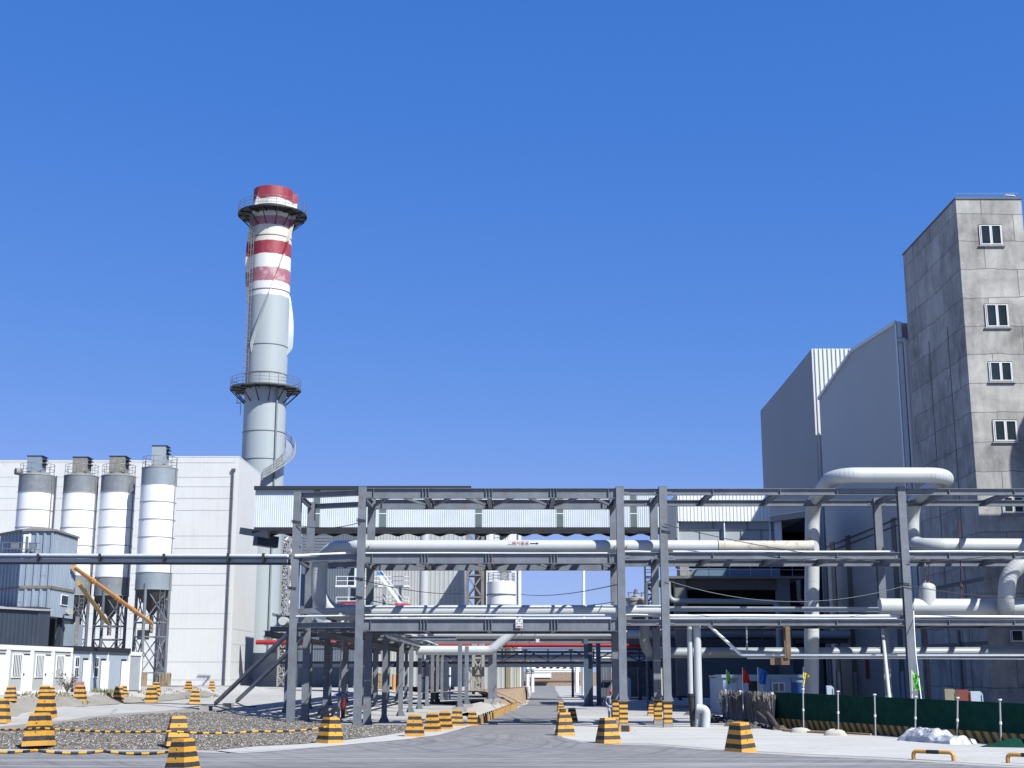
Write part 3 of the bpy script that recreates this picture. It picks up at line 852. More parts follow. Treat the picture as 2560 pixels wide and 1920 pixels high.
mb = MB(); mb.tube([W(2403,1500,YF+3), W(2401,1410,YF+3), W(2398,1300,YF+3)], .03, 6); mb.lathe(W(2403,1465,YF+3), [(.0,.1),(.12,.05),(.12,-.05),(0,-.1)], 10)
obj('gauge_rod', mb, mat('rusty_iron', RUST), hd)
pipe('elbow_pipe', 'pale wrapped elbow pipe dropping onto the header at the right edge', [W(2700,1400,YF+1.6), W(2522,1414,YF+1.5), W(2513,1530,YF+1.7), W(2513,1519,YF+3.4)], .46, PIPE, 1.25, 28, seams=1)
# elbow and low duct behind the rack
pipe('elbow_pipe', 'grey pipe dropping between the painted columns and turning right under the rack',
     [W(1612,1555,YB-.4), W(1612,1628,YB-.4), W(1660,1632,YB+1.6), W(2700,1630,YB+3)], .3, PIPE_G, .75, 24, seams=1)
# low pipe runs
pipe('thin_pipe', 'upper white pipe of the low pair, sloping down at its left end', [W(1772,1563,YF+1), W(1853,1637,YF+1), W(2560,1637,YF+1), W(2700,1637,YF+1)], .085, THINPIPE, .3, 12, group=TH)
pipe('thin_pipe', 'lower white pipe of the low pair crossing the right bays', [W(1868,1645,YF+1.2), W(2235,1645,YF+1.2), W(2700,1648,YF+1.2)], .045, THINPIPE, None, 8, group=TH)
pipe('thin_pipe', 'thin grey pipe dropping from the lower girder to the low pipe pair', [W(1866,1563,YF+1), W(1868,1640,YF+1)], .045, STEEL_L, None, 8, group=TH)
# vertical pair to the ground
zz = 0.0
pipe('riser_pipe', 'left white riser pipe with a black wrapped foot by the painted column', [W(1724,1563,YF+.6), W(1727,1735,YF+.6)], .15, PIPE, None, 18)
mb = MB(); a = W(1728,1735,YF+.6); b = W(1735,1819,YF+.6); mb.tube([a, b], .19, 18); mb.tube([a+Vector((0,0,.02)), a-Vector((0,0,.12))], .23, 18)
solo('black_pipe_sleeve', mb, BLACK, 'black wrapped sleeve round the foot of the left riser pipe', 'pipe sleeve', b)
pipe('riser_pipe', 'right white riser pipe running straight down to the ground', [W(1742,1563,YF+.5), W(1747,1768,YF+.5), W(1745,1822,YF+.5)], .21, PIPE, None, 18)
pipe('foot_pipe', 'short white pipe bend rising from the ground at the foot of the risers', [W(1742,1771,YF+.3), W(1766,1773,YF+.2), W(1764,1823,YF+.1)], .235, PIPE, .4, 18)
pipe('riser_pipe', 'white round pipe post left of the far right rack column', [W(2206,1575,YF+1.5), W(2224,1748,YF-4.5)], .09, PIPE, None, 12)
# rusty hanger frame
mb = MB(); a = W(1968,1562,YF); mb.box((a.x-.12, YF-.1, W(1968,1645,YF).z), (a.x+.12, YF+.05, a.z)); mb.box((a.x-.12, YF+.4, W(1968,1645,YF).z), (a.x+.12, YF+.5, a.z))
b = W(1968,1645,YF); mb.box((a.x-.9, YF+.5, b.z-.36), (a.x+.14, YF+.56, b.z+.02))
solo('pipe_hanger', mb, mat('rusty_hanger', (.22, .15, .09), .8, 0, .3, 2, .4, RUST, .3), 'rusty brown hanger frame dropping below the lower girder', 'hanger')
# pipe bridge to the left
YBR = 97.0      # the far left end swings back
br = thing('pipe_bridge', 'long slim pipe bridge running left from the rack to the frame edge', 'pipe bridge', W(725,1405,YL))
def bq(px, py, o=0.0):
    t = (722 - px) / 922.0; Y = YL * YBR / (YBR + (YL - YBR) * t) + o; return W(px, py, Y)
mb = MB(); mb.tube([bq(-200,1387), bq(200,1389), bq(722,1391)], .12, 12); obj('pipe_run', mb, THINPIPE, br)
mb = MB(); mb.tube([bq(-200,1392,-.2), bq(250,1394,-.2), bq(722,1395,-.2)], .06, 10); obj('pipe_run', mb, NAVY, br)
mb = MB(); mb.bar(bq(-200,1401,.1), bq(722,1402,.1), .3, .24); obj('edge_beam', mb, STEEL_L, br)
mb = MB(); mb.bar(bq(-200,1408,.1), bq(722,1409.5,.1), .32, .12); obj('bottom_chord', mb, BLACK, br)
for x in (98, 252, 412, 572, 660):
    c = bq(x, 1393); mb = MB(); mb.box((c.x-.06, c.y-.35, c.z-.3), (c.x+.06, c.y+.3, c.z+.2)); obj('pipe_clip', mb, BLACK, br)

# cable lying along the yard and a bare strip before the cabins
px_ = [(150,1759),(215,1757),(300,1759),(390,1759),(470,1762),(560,1763),(640,1768)]
pts_ = [RH(*q) + Vector((0,0,.03)) for q in px_]
mb = MB(); mb.tube(fillet(pts_, 2, 4), .03, 5); solo('ground_cable', mb, BLACK, 'black cable lying across the yard at the foot of the striped blocks', 'cable', pts_[0])
mb4, _, _ = sheet('verge', [(-24.4,60),(-25.7,60),(-25.6,75),(-24.9,92),(-25.3,112),(-32,124),(-36,126),(-33,129),(-26,128),(-24.2,114),(-23.6,95),(-24.1,80)], SOIL_G, .03, None, .4)
struct('verge', mb4, SOIL_G)

# wide decks added out of sight on the lower tier to shade the ground
for k, (x0, x1, lab) in enumerate(((CX[0]+.3, CX[1]-.3, 'wide cable tray on the lower tier over the road'), (CX[2]+.3, CX[3]-.3, 'wide cable tray on the lower tier of the right bay'), (CX[3]+.3, CX[4]-.3, 'wide cable tray on the lower tier at the far right'))):
    mb = MB(); z = pl[0] + .02 if k else zl1 + .02
    mb.box((x0, YF+3.35, z), (x1, YF+4.75, z+.03)); mb.box((x0, YF+3.32, z), (x1, YF+3.35, z+.16)); mb.box((x0, YF+4.75, z), (x1, YF+4.78, z+.16))
    solo('cable_tray', mb, GALV, lab, 'cable tray', (x0, YF+4, z), 'cable trays on the racks')

# ================================================================== RECEDING RACK (left of the road)
r2 = thing('pipe_rack', 'grey many-legged pipe rack running away from the viewer along the left of the road', 'pipe rack', (-9.5, 81, 0))
zt = W(1280,1584,YF).z
def col2(x, y, z0, z1, w=.3, plinth=0):
    mb = MB()
    mb.box((x-w/2, y-.15, z0+plinth), (x+w/2, y-.13, z1)); mb.box((x-w/2, y+.13, z0+plinth), (x+w/2, y+.15, z1)); mb.box((x-.01, y-.13, z0+plinth), (x+.01, y+.13, z1))
    for s in (-1, 1): mb.prism([(x+s*w*.5, y-.01, z0+plinth), (x+s*w*1.1, y-.01, z0+plinth), (x+s*w*.5, y-.01, z0+plinth+.4)], (0, .02, 0))
    obj('column', mb, STEEL, r2)
    if plinth:
        mb = MB(); mb.box((x-.5, y-.45, z0-.4), (x+.5, y+.45, z0+plinth)); obj('plinth', mb, CONC, r2)
RX, RLX = -7.6, -11.5
ysR = [82, 94, 103, 113, 123, 131, 140, 149]
ysL = [85, 94, 105, 116, 127, 138, 149]
for y in ysR: col2(RX, y, H(RX, y), zt)
for y in ysL: col2(RLX, y, H(RLX, y), zt, .34)
for y in (89, 99, 110, 121, 133, 145): col2(-14.6, y, H(-14.6, y), zt, .28)
for px, y in ((1149, 99), (1166, 108)): 
    x = W(px, 1770, y).x; col2(x, y, 0, zt, .3, .5)
for px, y in ((1226, 113), (1236, 118)):
    x = W(px, 1750, y).x; col2(x, y, 0, zt, .34, .8)
for x in (RX, RLX, -14.6):
    mb = MB(); mb.ibeam((x, 80.5, zt+.18), (x, 152, zt+.18), .36, .24); obj('long_beam', mb, STEEL, r2)
for y in ysR:
    mb = MB(); mb.ibeam((-14.6, y+.2, zt+.5), (-4.2 if 96 < y < 112 else RX+.2, y+.2, zt+.5), .3, .2); obj('cross_beam', mb, STEEL, r2)
for a, b in zip(ysR[:-1], ysR[1:]):
    mb = MB(); mb.bar((RX, a, zt+.7), (RLX, b, zt+.7), .12, .12); obj('plan_brace', mb, STEEL, r2)
for k, (x, r, m) in enumerate(((-8.2,.2,PIPE),(-9.1,.3,PIPE),(-10.1,.22,THINPIPE),(-10.9,.16,PIPE),(-12.3,.3,PIPE_G),(-13.5,.25,PIPE))):
    mb = MB(); mb.tube([(x, 80, zt+.66+r), (x, 152, zt+.66+r)], r, 14)
    solo('rack_pipe', mb, m, ['narrow pale pipe nearest the road on the receding rack', 'wide pale pipe second from the road on the receding rack', 'white middle pipe on the receding rack',
        'thinnest pale pipe on the receding rack', 'grey green pipe on the left half of the receding rack', 'pale pipe at the far left of the receding rack'][k], 'pipe', (x, 80, zt), 'pipes on the receding rack')
for k, (x0, x1, lab) in enumerate(((-11.3, -9.7, 'inner cable tray on top of the receding rack'), (-14.3, -12.6, 'outer cable tray on top of the receding rack'))):  # tray-shaped decks added to deepen the shade under the receding rack
    mb = MB(); mb.box((x0, 81, zt+1.25), (x1, 151, zt+1.28)); mb.box((x0, 81, zt+1.28), (x0+.03, 151, zt+1.42)); mb.box((x1-.03, 81, zt+1.28), (x1, 151, zt+1.42))
    for y in range(82, 151, 6): mb.box((x0+.1, y, zt+.66), (x1-.1, y+.08, zt+1.25))
    solo('cable_tray', mb, GALV, lab, 'cable tray', (x0, 81, zt+.66), 'cable trays on the racks')
# vertical utility pipe with blue valve
a = RH(846, 1795)
vp = thing('hose_riser', 'galvanised riser pipe with a blue hand valve under the left bay', 'riser pipe', a)
mb = MB(); mb.tube([a, a+Vector((0,0,1.35))], .09, 10); mb.tube([a+Vector((0,0,1.5)), a+Vector((.15,0,zt-.1))], .07, 10); obj('pipe_run', mb, GALV, vp)
mb = MB(); mb.lathe(a+Vector((0,0,1.38)), [(0,0),(.2,0),(.2,.14),(0,.14)], 14); mb.bar(a+Vector((-.3,-.1,1.45)), a+Vector((.5,-.1,1.6)), .06, .06); obj('valve', mb, BLUEM, vp)
mb = MB(); b = a + Vector((.25,.3,0)); mb.tube([b, b+Vector((0,0,1.2))], .13, 10); obj('red_stub', mb, DRED, vp)
a = RH(825, 1790)
mb = MB(); mb.tube(fillet([a+Vector((.2,0,0)), a+Vector((.2,0,.35)), a+Vector((-.7,0,.4)), a+Vector((-.7,0,.1))], .25, 5), .13, 10)
mb.tube(fillet([a+Vector((-.5,.4,.2)), a+Vector((.5,.4,.5)), a+Vector((.6,.4,.0))], .2, 5), .1, 8)
solo('hose_coil', mb, DUSTY, 'grey pipe fittings heaped on the ground beside the blue valve', 'fittings')
mb = MB(); a = RH(805, 1785); mb.tube([a, a+Vector((.2,0,zt))], .03, 6)
solo('drain_line', mb, NAVY, 'thin dark vertical line dropping under the left bay', 'cable')

# ================================================================== SECOND CROSS RACK (grey girder and big pipe)
Y2 = 122.0
x2 = thing('pipe_rack', 'second cross rack behind the first, pale girder on dark blue double columns', 'pipe rack', W(1471,1745,Y2))
def gird(t, x0, x1, y0, y1, Y, m, b=.3, name='girder'):
    a = W(x0, (y0+y1)/2, Y); c = W(x1, (y0+y1)/2, Y); h = W(x0,y0,Y).z - W(x0,y1,Y).z
    mb = MB(); mb.ibeam((a.x, Y, a.z), (c.x, Y, c.z), h, b, .03, .04); return obj(name, mb, m, t)
gird(x2, 1085, 2300, 1596, 1608, Y2, STEEL); gird(x2, 1085, 2300, 1597, 1609, Y2+4, STEEL_D)
for px, Y in ((1466, Y2), (1477, Y2+.6), (1497, Y2+4)):
    c = W(px, 1745, Y); mb = MB(); mb.box((c.x-.2, Y-.2, 0), (c.x+.2, Y+.2, W(px,1597,Y).z)); mb.box((c.x-.28, Y-.28, 0), (c.x+.28, Y+.28, .12)); obj('column', mb, mat('blue_grey_steel', (.10,.145,.21), .45, 0, .1, 1), x2)
pipe('cross_pipe', 'fat pale pipe crossing the road on the second rack', [W(1085,1586,Y2-1.2), W(2200,1586,Y2-1.2)], .36, PIPE, None, 24, group='pipes across the road')
pipe('bent_pipe', 'fat pale pipe at head height left of the road, bending up at its right end', [W(1040,1626,112), W(1228,1626,112), W(1292,1572,112)], .37, PIPE, .9, 24, seams=1, group='pipes across the road')
sg2 = W(1344,1603,Y2-.3); mb = MB(); mb.box((sg2.x-.15, sg2.y, sg2.z-.22), (sg2.x+.15, sg2.y+.03, sg2.z+.2))
s2 = thing('small_sign', 'small white and red notice on the second rack girder', 'sign', sg2); obj('board', mb, WHITE, s2)
mb = MB(); mb.lathe((0,0,0), [(.08,0),(.11,0)], 20); mb.v = [(sg2.x+v[0], sg2.y-.006, sg2.z+.04+v[1]) for v in mb.v]; mb.box((sg2.x-.1, sg2.y-.01, sg2.z-.17), (sg2.x+.1, sg2.y-.004, sg2.z-.11)); obj('ring', mb, INKR, s2)
# ================================================================== THIRD RACK: truss with the red pipe
Y3 = 150.0
x3 = thing('truss_rack', 'dark trussed pipe rack with deep girder behind the second rack', 'pipe rack', W(1600,1730,Y3))
for Yk in (Y3, Y3+4): gird(x3, 700, 1760, 1653, 1668, Yk, NAVY, .35, 'bottom_girder')
gird(x3, 700, 1760, 1621, 1624, Y3, NAVY, .2, 'top_chord')
for k, px in enumerate(range(1085, 1700, 57)):
    a = W(px, 1622, Y3); b = W(px, 1654, Y3); mb = MB(); mb.bar(a, b, .16, .16); obj('post', mb, NAVY, x3)
    a2 = W(px+(57 if k % 2 else 0), 1624, Y3-.05); b2 = W(px+(0 if k % 2 else 57), 1653, Y3-.05); mb = MB(); mb.bar(a2, b2, .13, .13); obj('diagonal', mb, NAVY, x3)
for px in (1092, 1115, 1600, 1622, 1700):
    for Yk in (Y3, Y3+4):
        c = W(px, 1735, Yk); mb = MB(); mb.box((c.x-.2, Yk-.2, -.5), (c.x+.2, Yk+.2, W(px,1654,Yk).z)); obj('column', mb, NAVY, x3)
for (a, b) in (((1594,1690),(1622,1665)), ((1622,1665),(1645,1690)), ((1594,1735),(1622,1712)), ((1622,1712),(1645,1735)), ((1594,1704),(1645,1704))):
    mb = MB(); mb.bar(W(*a, Y3), W(*b, Y3), .16, .16); obj('brace', mb, NAVY, x3)
rp = pipe('red_pipe', 'bright red pipe crossing on the trussed rack', [W(640,1605.5,Y3-.8), W(1090,1612,Y3-.8), W(1700,1614,Y3-.8)], .25, RED, None, 16, group='pipes across the road')
pipe('white_pipe', 'white pipe lying just above the red pipe', [W(1180,1606,Y3), W(1700,1607,Y3)], .13, THINPIPE, None, 12, group='pipes across the road')
pipe('red_pipe', 'dark red thin pipe inside the truss', [W(1200,1631,Y3+2), W(1680,1631,Y3+2)], .13, DRED, None, 12, group='pipes across the road')
for (y, r, m, lab) in ((1640, .2, GALV, 'grey pipe above the deep girder of the truss'), (1647, .24, THINPIPE, 'pale pipe resting low inside the truss'), (1629, .12, STEEL_L, 'slim grey pipe high inside the truss')):
    pipe('truss_pipe', lab, [W(1085,y,Y3+1.5), W(1720,y,Y3+1.5)], r, m, None, 12, group='pipes across the road')
# lattice mast
def lattice(name, label, px0, px1, ya, yb, Y, m, r=.14, group=None, bays=6, w_=1.5):
    a = W(px0, yb, Y); b = W(px1, yb, Y); z0 = a.z; z1 = W(px0, ya, Y).z
    t = thing(name, label, 'lattice tower', (a.x, Y, z0), group)
    cs = [(a.x, Y), (b.x, Y), (b.x, Y+w_), (a.x, Y+w_)]
    for c in cs:
        mb = MB(); mb.box((c[0]-r, c[1]-r, z0), (c[0]+r, c[1]+r, z1)); obj('leg', mb, m, t)
    for i in range(4):
        c, d = cs[i], cs[(i+1) % 4]; mb = MB()
        for k in range(bays):
            za = z0 + (z1-z0)*k/bays; zb = z0 + (z1-z0)*(k+1)/bays
            mb.bar((c[0], c[1], za), (d[0], d[1], zb), r*1.2, r*1.2); mb.bar((d[0], d[1], za), (c[0], c[1], zb), r*1.2, r*1.2); mb.bar((c[0], c[1], zb), (d[0], d[1], zb), r*1.3, r*1.3)
        obj('bracing', mb, m, t)
    return t
lattice('lattice_tower', 'weathered lattice tower standing behind the rack left of the white tank', 1165, 1205, 1330, 1715, 165, mat('weathered_steel', (.30,.29,.28), .7, 0, .25, 1, .3), .16, bays=7, w_=2)
lattice('lattice_mast', 'pale braced lattice leg between the plinth columns', 1183, 1207, 1600, 1735, 128, mat('pale_steel', (.42,.41,.38), .7), .13, bays=3, w_=1)

# ================================================================== LEFT OFFICE CONTAINERS
def face_pts(px0, px1, Xa, Xb):
    return
cab_g = 'white site office cabins'
A = Vector((-28.9, 66, 0)); B = Vector((-25.6, 93.5, 0)); D = (B - A); Lr = D.length; D.normalize(); Nn = Vector((D.y, -D.x, 0))
def cab_at(s): return A + D * s
def s_of(px):      # where along the row the pixel column falls
    lo, hi = -10.0, Lr + 8
    for _ in range(40):
        m_ = (lo + hi) / 2; q = cab_at(m_); 
        u = 1280 + F * q.x / (CP * q.y)
        if u < px: lo = m_
        else: hi = m_
    return lo
def slab(mb, s0, s1, z0, z1, out, thick=.06, mi=0):
    """box on the row's face between two stations, out = distance proud of the face"""
    a, b = cab_at(s0), cab_at(s1); n0 = Nn * out; n1 = Nn * (out - thick)
    return mb.hexa([(a+n0)[:2]+(z0,) if 0 else tuple((a+n0).xy)+(z0,), tuple((b+n0).xy)+(z0,), tuple((b+n1).xy)+(z0,), tuple((a+n1).xy)+(z0,),
                    tuple((a+n0).xy)+(z1,), tuple((b+n0).xy)+(z1,), tuple((b+n1).xy)+(z1,), tuple((a+n1).xy)+(z1,)], mi)
gz = 1.72
names_w = ['leftmost grey white office cabin at the frame edge', 'second grey white office cabin with barred window and white door', 'third grey white office cabin behind the small bush', 'fourth grey white office cabin next to the blue cabins']
edges = [-60, 16, 76, 128, 177]
for k in range(4):
    s0, s1 = s_of(edges[k]), s_of(edges[k+1]); top = gz + 2.65
    t = thing('office_cabin', names_w[k], 'cabin', (cab_at(s0).x, cab_at(s0).y, gz), cab_g)
    mb = MB(); slab(mb, s0+.02, s1-.02, gz, top-.22, 0, 5.5); obj('wall', mb, PANEL_G, t)
    mb = MB(); slab(mb, s0+.01, s1-.01, top-.26, top, .06, 5.7); slab(mb, s0+.01, s1-.01, gz-.05, gz+.14, .05, .1)
    slab(mb, s0, s0+.2, gz, top-.26, .05, .12); slab(mb, s1-.2, s1, gz, top-.26, .05, .12); obj('frame', mb, WHITE, t)
    w = s1 - s0
    d0, d1 = s0 + w*.64, s0 + w*.90
    mb = MB(); slab(mb, d0-.05, d1+.05, gz+.1, gz+2.18, .03, .05); obj('door', mb, WHITE, t)
    mb = MB(); slab(mb, d0, d1, gz+2.14, gz+2.19, .05, .03); obj('door_head', mb, INK, t)
    mb = MB(); slab(mb, d0+.08, d0+.16, gz+1.0, gz+1.12, .07, .05); obj('handle', mb, INK, t)
    if k:
        w0, w1 = s0 + w*.22, s0 + w*.56
        mb = MB(); slab(mb, w0-.07, w1+.07, gz+.88, gz+2.2, .06, .07); f_ = obj('window', mb, WHITE, t)
        mb = MB(); slab(mb, w0, w1, gz+.97, gz+2.12, .075, .02); obj('pane', mb, GLASS, f_)
        mb = MB()
        for i in range(5):
            q = w0 + (w1-w0)*(i+.5)/5; slab(mb, q-.03, q+.03, gz+.97, gz+2.12, .10, .02)
        obj('window_bars', mb, WHITE, f_)
blue_edges = [177, 225, 268, 318]
s0, s1 = s_of(177), s_of(318); top = gz + 2.5
t = thing('office_cabin', 'long pale blue cabin row with open white doors and dark roof rail', 'cabin', (cab_at(s0).x, cab_at(s0).y, gz), 'site office cabins')
mb = MB(); slab(mb, s0+.03, s1, gz, top, -.03, 5.2); obj('wall', mb, CLAD_LB, t)
mb = MB(); slab(mb, s0+.1, s1+.1, top-.02, top+.26, .12, 5.3); obj('roof', mb, BLACK, t)
mb = MB()
for q in (224, 268): slab(mb, s_of(q)-.05, s_of(q)+.05, gz, top, .02, .06)
obj('seam', mb, WHITE, t)
for q in (190, 239):
    a_, b_ = s_of(q-5), s_of(q+6)
    mb = MB(); slab(mb, a_, b_, gz+.85, gz+2.15, .02, .06); f_ = obj('window', mb, WHITE, t)
    mb = MB(); m_ = (a_+b_)/2
    for (u, v) in ((a_+.1, m_-.04), (m_+.04, b_-.1)):
        for z in (gz+.93, gz+1.55): slab(mb, u, v, z, z+.52, .035, .02)
    obj('pane', mb, GLASS, f_)
for q in (212, 257, 308):
    a_, b_ = s_of(q-6), s_of(q+6)
    mb = MB(); slab(mb, a_, b_, gz+.05, gz+2.05, .0, .04); dd = obj('doorway', mb, DARKIN, t)
    p = cab_at(a_) + Nn*.02; p2 = p + (D*.75 + Nn*.22).normalized() * (b_-a_)
    mb = MB(); mb.bar((p.x, p.y, gz+.98), (p2.x, p2.y, gz+.98), .05, 1.86); obj('door', mb, WHITE, t)
mb = MB(); slab(mb, s_of(179), s_of(183), gz+.72, gz+.9, .05, .04); obj('red_plate', mb, PINK, t)
s0, s1 = s_of(319), s_of(351)
t = thing('office_cabin', 'narrow grey end cabin with white corner frame, nearest the silo legs', 'cabin', (cab_at(s0).x, cab_at(s0).y, gz), 'site office cabins')
mb = MB(); slab(mb, s0+.05, s1-.05, gz, top-.15, .02, 5.1); obj('wall', mb, mat('pale_grey_panel', (.52,.56,.60), .5), t)
mb = MB(); slab(mb, s0, s1, top-.2, top+.05, .08, 5.2); slab(mb, s0, s0+.14, gz, top, .08, .12); slab(mb, s1-.14, s1, gz, top, .08, 5.2); obj('frame', mb, WHITE, t)
# things in front of the cabins
q = cab_at(s_of(181)) + Nn*.5; mb = MB(); mb.box((q.x-.25, q.y-.3, H(q.x,q.y)), (q.x+.2, q.y+.3, gz+.62))
solo('locker', mb, PINK, 'faded pink box standing against the blue cabin', 'locker')
q = cab_at(s_of(275)) + Nn*.7; mb = MB(); mb.lathe((q.x, q.y, H(q.x,q.y)), [(0,0),(.2,0),(.26,.36),(.24,.36),(.19,.05),(0,.05)], 16)
solo('bucket', mb, BLUEM, 'blue bucket on the ground by the open cabin door', 'bucket')
# weeds along the bank and a small bush
def weeds():
    m, N, L, b = nt('dry_weeds')
    at = N.new('ShaderNodeAttribute'); at.attribute_name = 'tone'
    L.new(ramp(N, L, at.outputs['Fac'], [(0, (.05,.075,.02)), (.5, (.13,.13,.05)), (1, (.34,.28,.16))]), b.inputs['Base Color']); b.inputs['Roughness'].default_value = .9
    rr = random.Random(5); mb = MB(); T = []
    for i in range(5200):
        y = rr.uniform(56, 112); x = -24.2 - rr.random()*2.0 + .02*(y-80)
        cl = noise.noise((x*.6, y*.35, 2)); 
        if rr.random() > .35 + cl * 1.2: continue
        z = H(x, y); h = rr.uniform(.06, .28) * (.6 + max(0, cl)*1.6); a = rr.uniform(0, PI); dx, dy = math.cos(a)*.04, math.sin(a)*.04
        lx, ly = rr.uniform(-.1,.1), rr.uniform(-.1,.1)
        mb.add([(x-dx,y-dy,z-.01),(x+dx,y+dy,z-.01),(x+lx,y+ly,z+h)], [(0,1,2)]); T.append(rr.random())
    o = obj('weeds', mb, m); o['kind'] = 'stuff'; o['label'] = 'low dry weeds along the bank before the cabins'
    a = o.data.attributes.new('tone', 'FLOAT', 'FACE'); a.data.foreach_set('value', T)
    return m
WEED = weeds()
q = cab_at(s_of(118)) + Nn*1.3; zb = H(q.x, q.y)
bs = thing('bush', 'thin leafy bush with small dark leaves in front of the third cabin', 'bush', (q.x, q.y, zb))
mb = MB(); lf = MB(); rr = random.Random(9)
for i in range(26):
    a = rr.uniform(0, 2*PI); e = rr.uniform(.2, .75); h = rr.uniform(.5, 1.25)
    p1 = Vector((q.x, q.y, zb)); p2 = p1 + Vector((math.cos(a)*e*h*.5, math.sin(a)*e*h*.5, h*.6)); p3 = p2 + Vector((math.cos(a)*e*.5, math.sin(a)*e*.5, h*.4))
    mb.tube([p1, p2, p3], [.02, .012, .005], 5)
    for k in range(26):
        c = p1.lerp(p3, rr.uniform(.45, 1.05)) + Vector((rr.gauss(0,.12), rr.gauss(0,.12), rr.gauss(0,.09))); s = rr.uniform(.03, .06)
        d1 = Vector((rr.gauss(0,1), rr.gauss(0,1), rr.gauss(0,1))).normalized(); d2 = d1.cross(Vector((.3,.4,.8))).normalized()
        lf.add([c-d1*s, c+d2*s*.5, c+d1*s, c-d2*s*.5], [(0,1,2,3)])
obj('stem', mb, BRUSH, bs); obj('foliage', lf, mat('bush_leaf', (.06,.085,.035), .7, 0, .4, 6), bs)

# ================================================================== SILOS
silo_g = 'cement silos beside the white hall'
def ladder(mb, p0, p1, w=.45, r=.02, step=.35, side=(1,0,0)):
    p0, p1, sd = Vector(p0), Vector(p1), Vector(side) * w/2
    mb.bar(p0-sd, p1-sd, r*2, r*2, (0,1,0)); mb.bar(p0+sd, p1+sd, r*2, r*2, (0,1,0))
    L_ = (p1-p0).length; n = int(L_/step)
    for k in range(1, n): q = p0.lerp(p1, k/n); mb.bar(q-sd, q+sd, r*1.6, r*1.6)
def silo(px_top, px_bot, y_top, y_g0, y_w, y_g1, y_cone, Y, dpx, body, topm, boxm, label, wrap=False, base_y=1712, boxw=40, box_top=1136, box_off=0, dish=False, full=True):
    # axis found at mid height
    ym = (y_top + y_g1) / 2; c = W((px_top + px_bot) / 2, ym, Y); r = dpx / 2 / F * Y * 1.0
    z = lambda y: W(px_top, y, Y - r).z
    zb = H(c.x, Y); t = thing('cement_silo', label, 'silo', (c.x, Y, zb), silo_g)
    C0 = (c.x, Y, 0)
    mb = MB(); mb.lathe(C0, [(r, z(y_g0)), (r, z(y_top)), (r*.98, z(y_top)+.02)], 40); obj('top_band', mb, topm, t)
    mb = MB(); mb.lathe(C0, [(r*1.0, z(y_w)), (r*1.0, z(y_g0))], 40); obj('body', mb, body, t)
    mb = MB(); mb.lathe(C0, [(r, z(y_g1)), (r, z(y_w))], 40); obj('bottom_band', mb, topm, t)
    mb = MB(); mb.lathe(C0, [(.18, z(y_cone)), (r, z(y_g1))], 32); mb.lathe(C0, [(.18, z(y_cone)-.5), (.18, z(y_cone))], 12); obj('cone', mb, mat('dark_cone', (.10,.105,.11), .8, 0, .15, .8, .3), t)
    mb = MB(); mb.lathe(C0, [(0, z(y_top)+.45), (.6, z(y_top)+.42), (r*.97, z(y_top)+.04), (r*.97, z(y_top)-.1)], 32); obj('roof', mb, DUSTY, t)
    mb = MB(); zz = z(y_g0); step = 44 / F * Y
    lv = [z(y_g0), z(y_w), z(y_g1), z(y_top)]
    while zz > z(y_w): zz -= step; lv.append(max(zz, z(y_w)))
    for q in set(lv): mb.lathe(C0, [(r, q-.035), (r*1.022, q-.035), (r*1.022, q+.035), (r, q+.035)], 40)
    obj('joint_ring', mb, mat('ring_grey', (.42,.44,.46), .6), t)
    # filter housing
    bw = boxw / F * Y / 2; bt = z(box_top); b0 = z(y_top) + .35; ox = box_off / F * Y
    bx = thing2 = MB(); bx.box((c.x-bw+ox, Y-bw, b0), (c.x+bw*.72+ox, Y+bw*.8, bt)); fb_ = obj('filter_box', bx, boxm, t)
    mb = MB(); mb.box((c.x-bw-.05+ox, Y-bw-.05, bt), (c.x+bw*.72+.12+ox, Y+bw*.8+.05, bt+.07)); obj('cap', mb, BLACK, fb_)
    mb = MB()
    for k in range(2): mb.box((c.x+bw*.72+ox, Y-bw*.75, bt-.35-k*.35), (c.x+bw*.72+.28+ox, Y+bw*.4, bt-.27-k*.35))
    mb.box((c.x+bw*.72+ox, Y-bw*.6, bt-.75), (c.x+bw*.72+.02+ox, Y+bw*.3, bt-.25)); obj('louvre', mb, BLACK, fb_)
    mb = MB(); ring = [(c.x + r*.97*math.cos(a*PI/10), Y + r*.97*math.sin(a*PI/10), z(y_top)+.0) for a in range(20)]
    mb.rail(ring, 1.05, .9, 2, .022, 4, True); obj('railing', mb, GALV, t)
    # legs, rings and bracing
    ang = [R(-100), R(-10), R(80), R(170)]
    ls = [(c.x + r*.97*math.cos(a), Y + r*.97*math.sin(a)) for a in ang]; zl = z(y_g1)+.5
    for x, y in ls:
        mb = MB(); mb.tube([(x, y, zb), (x, y, zl)], .15, 10); obj('leg', mb, STEEL if wrap else STEEL_D, t)
    mb = MB(); H0, H1, H2 = zb + (zl-zb)*.13, zb + (zl-zb)*.48, zb + (zl-zb)*.62
    for i in range(4):
        a, b = ls[i], ls[(i+1) % 4]
        for q in (H0, H1, H2): mb.bar((*a, q), (*b, q), .12, .12)
        for (u, v) in ((H0, H1), (H2, zl-.3)):
            mb.bar((*a, u), (*b, v), .09, .09); mb.bar((*b, u), (*a, v), .09, .09)
    obj('bracing', mb, STEEL if wrap else STEEL_D, t)
    mb = MB(); ladder(mb, (c.x+r*.75, Y-r*.8, zb), (c.x+r*.75, Y-r*.8, z(y_g1))); obj('ladder', mb, GALV, t)
    mb = MB(); mb.tube([(c.x+r*1.0, Y-r*.25, z(y_g1)), (c.x+r*1.0, Y-r*.25, z(y_top))], .05, 8); obj('filling_pipe', mb, DUSTY, t)
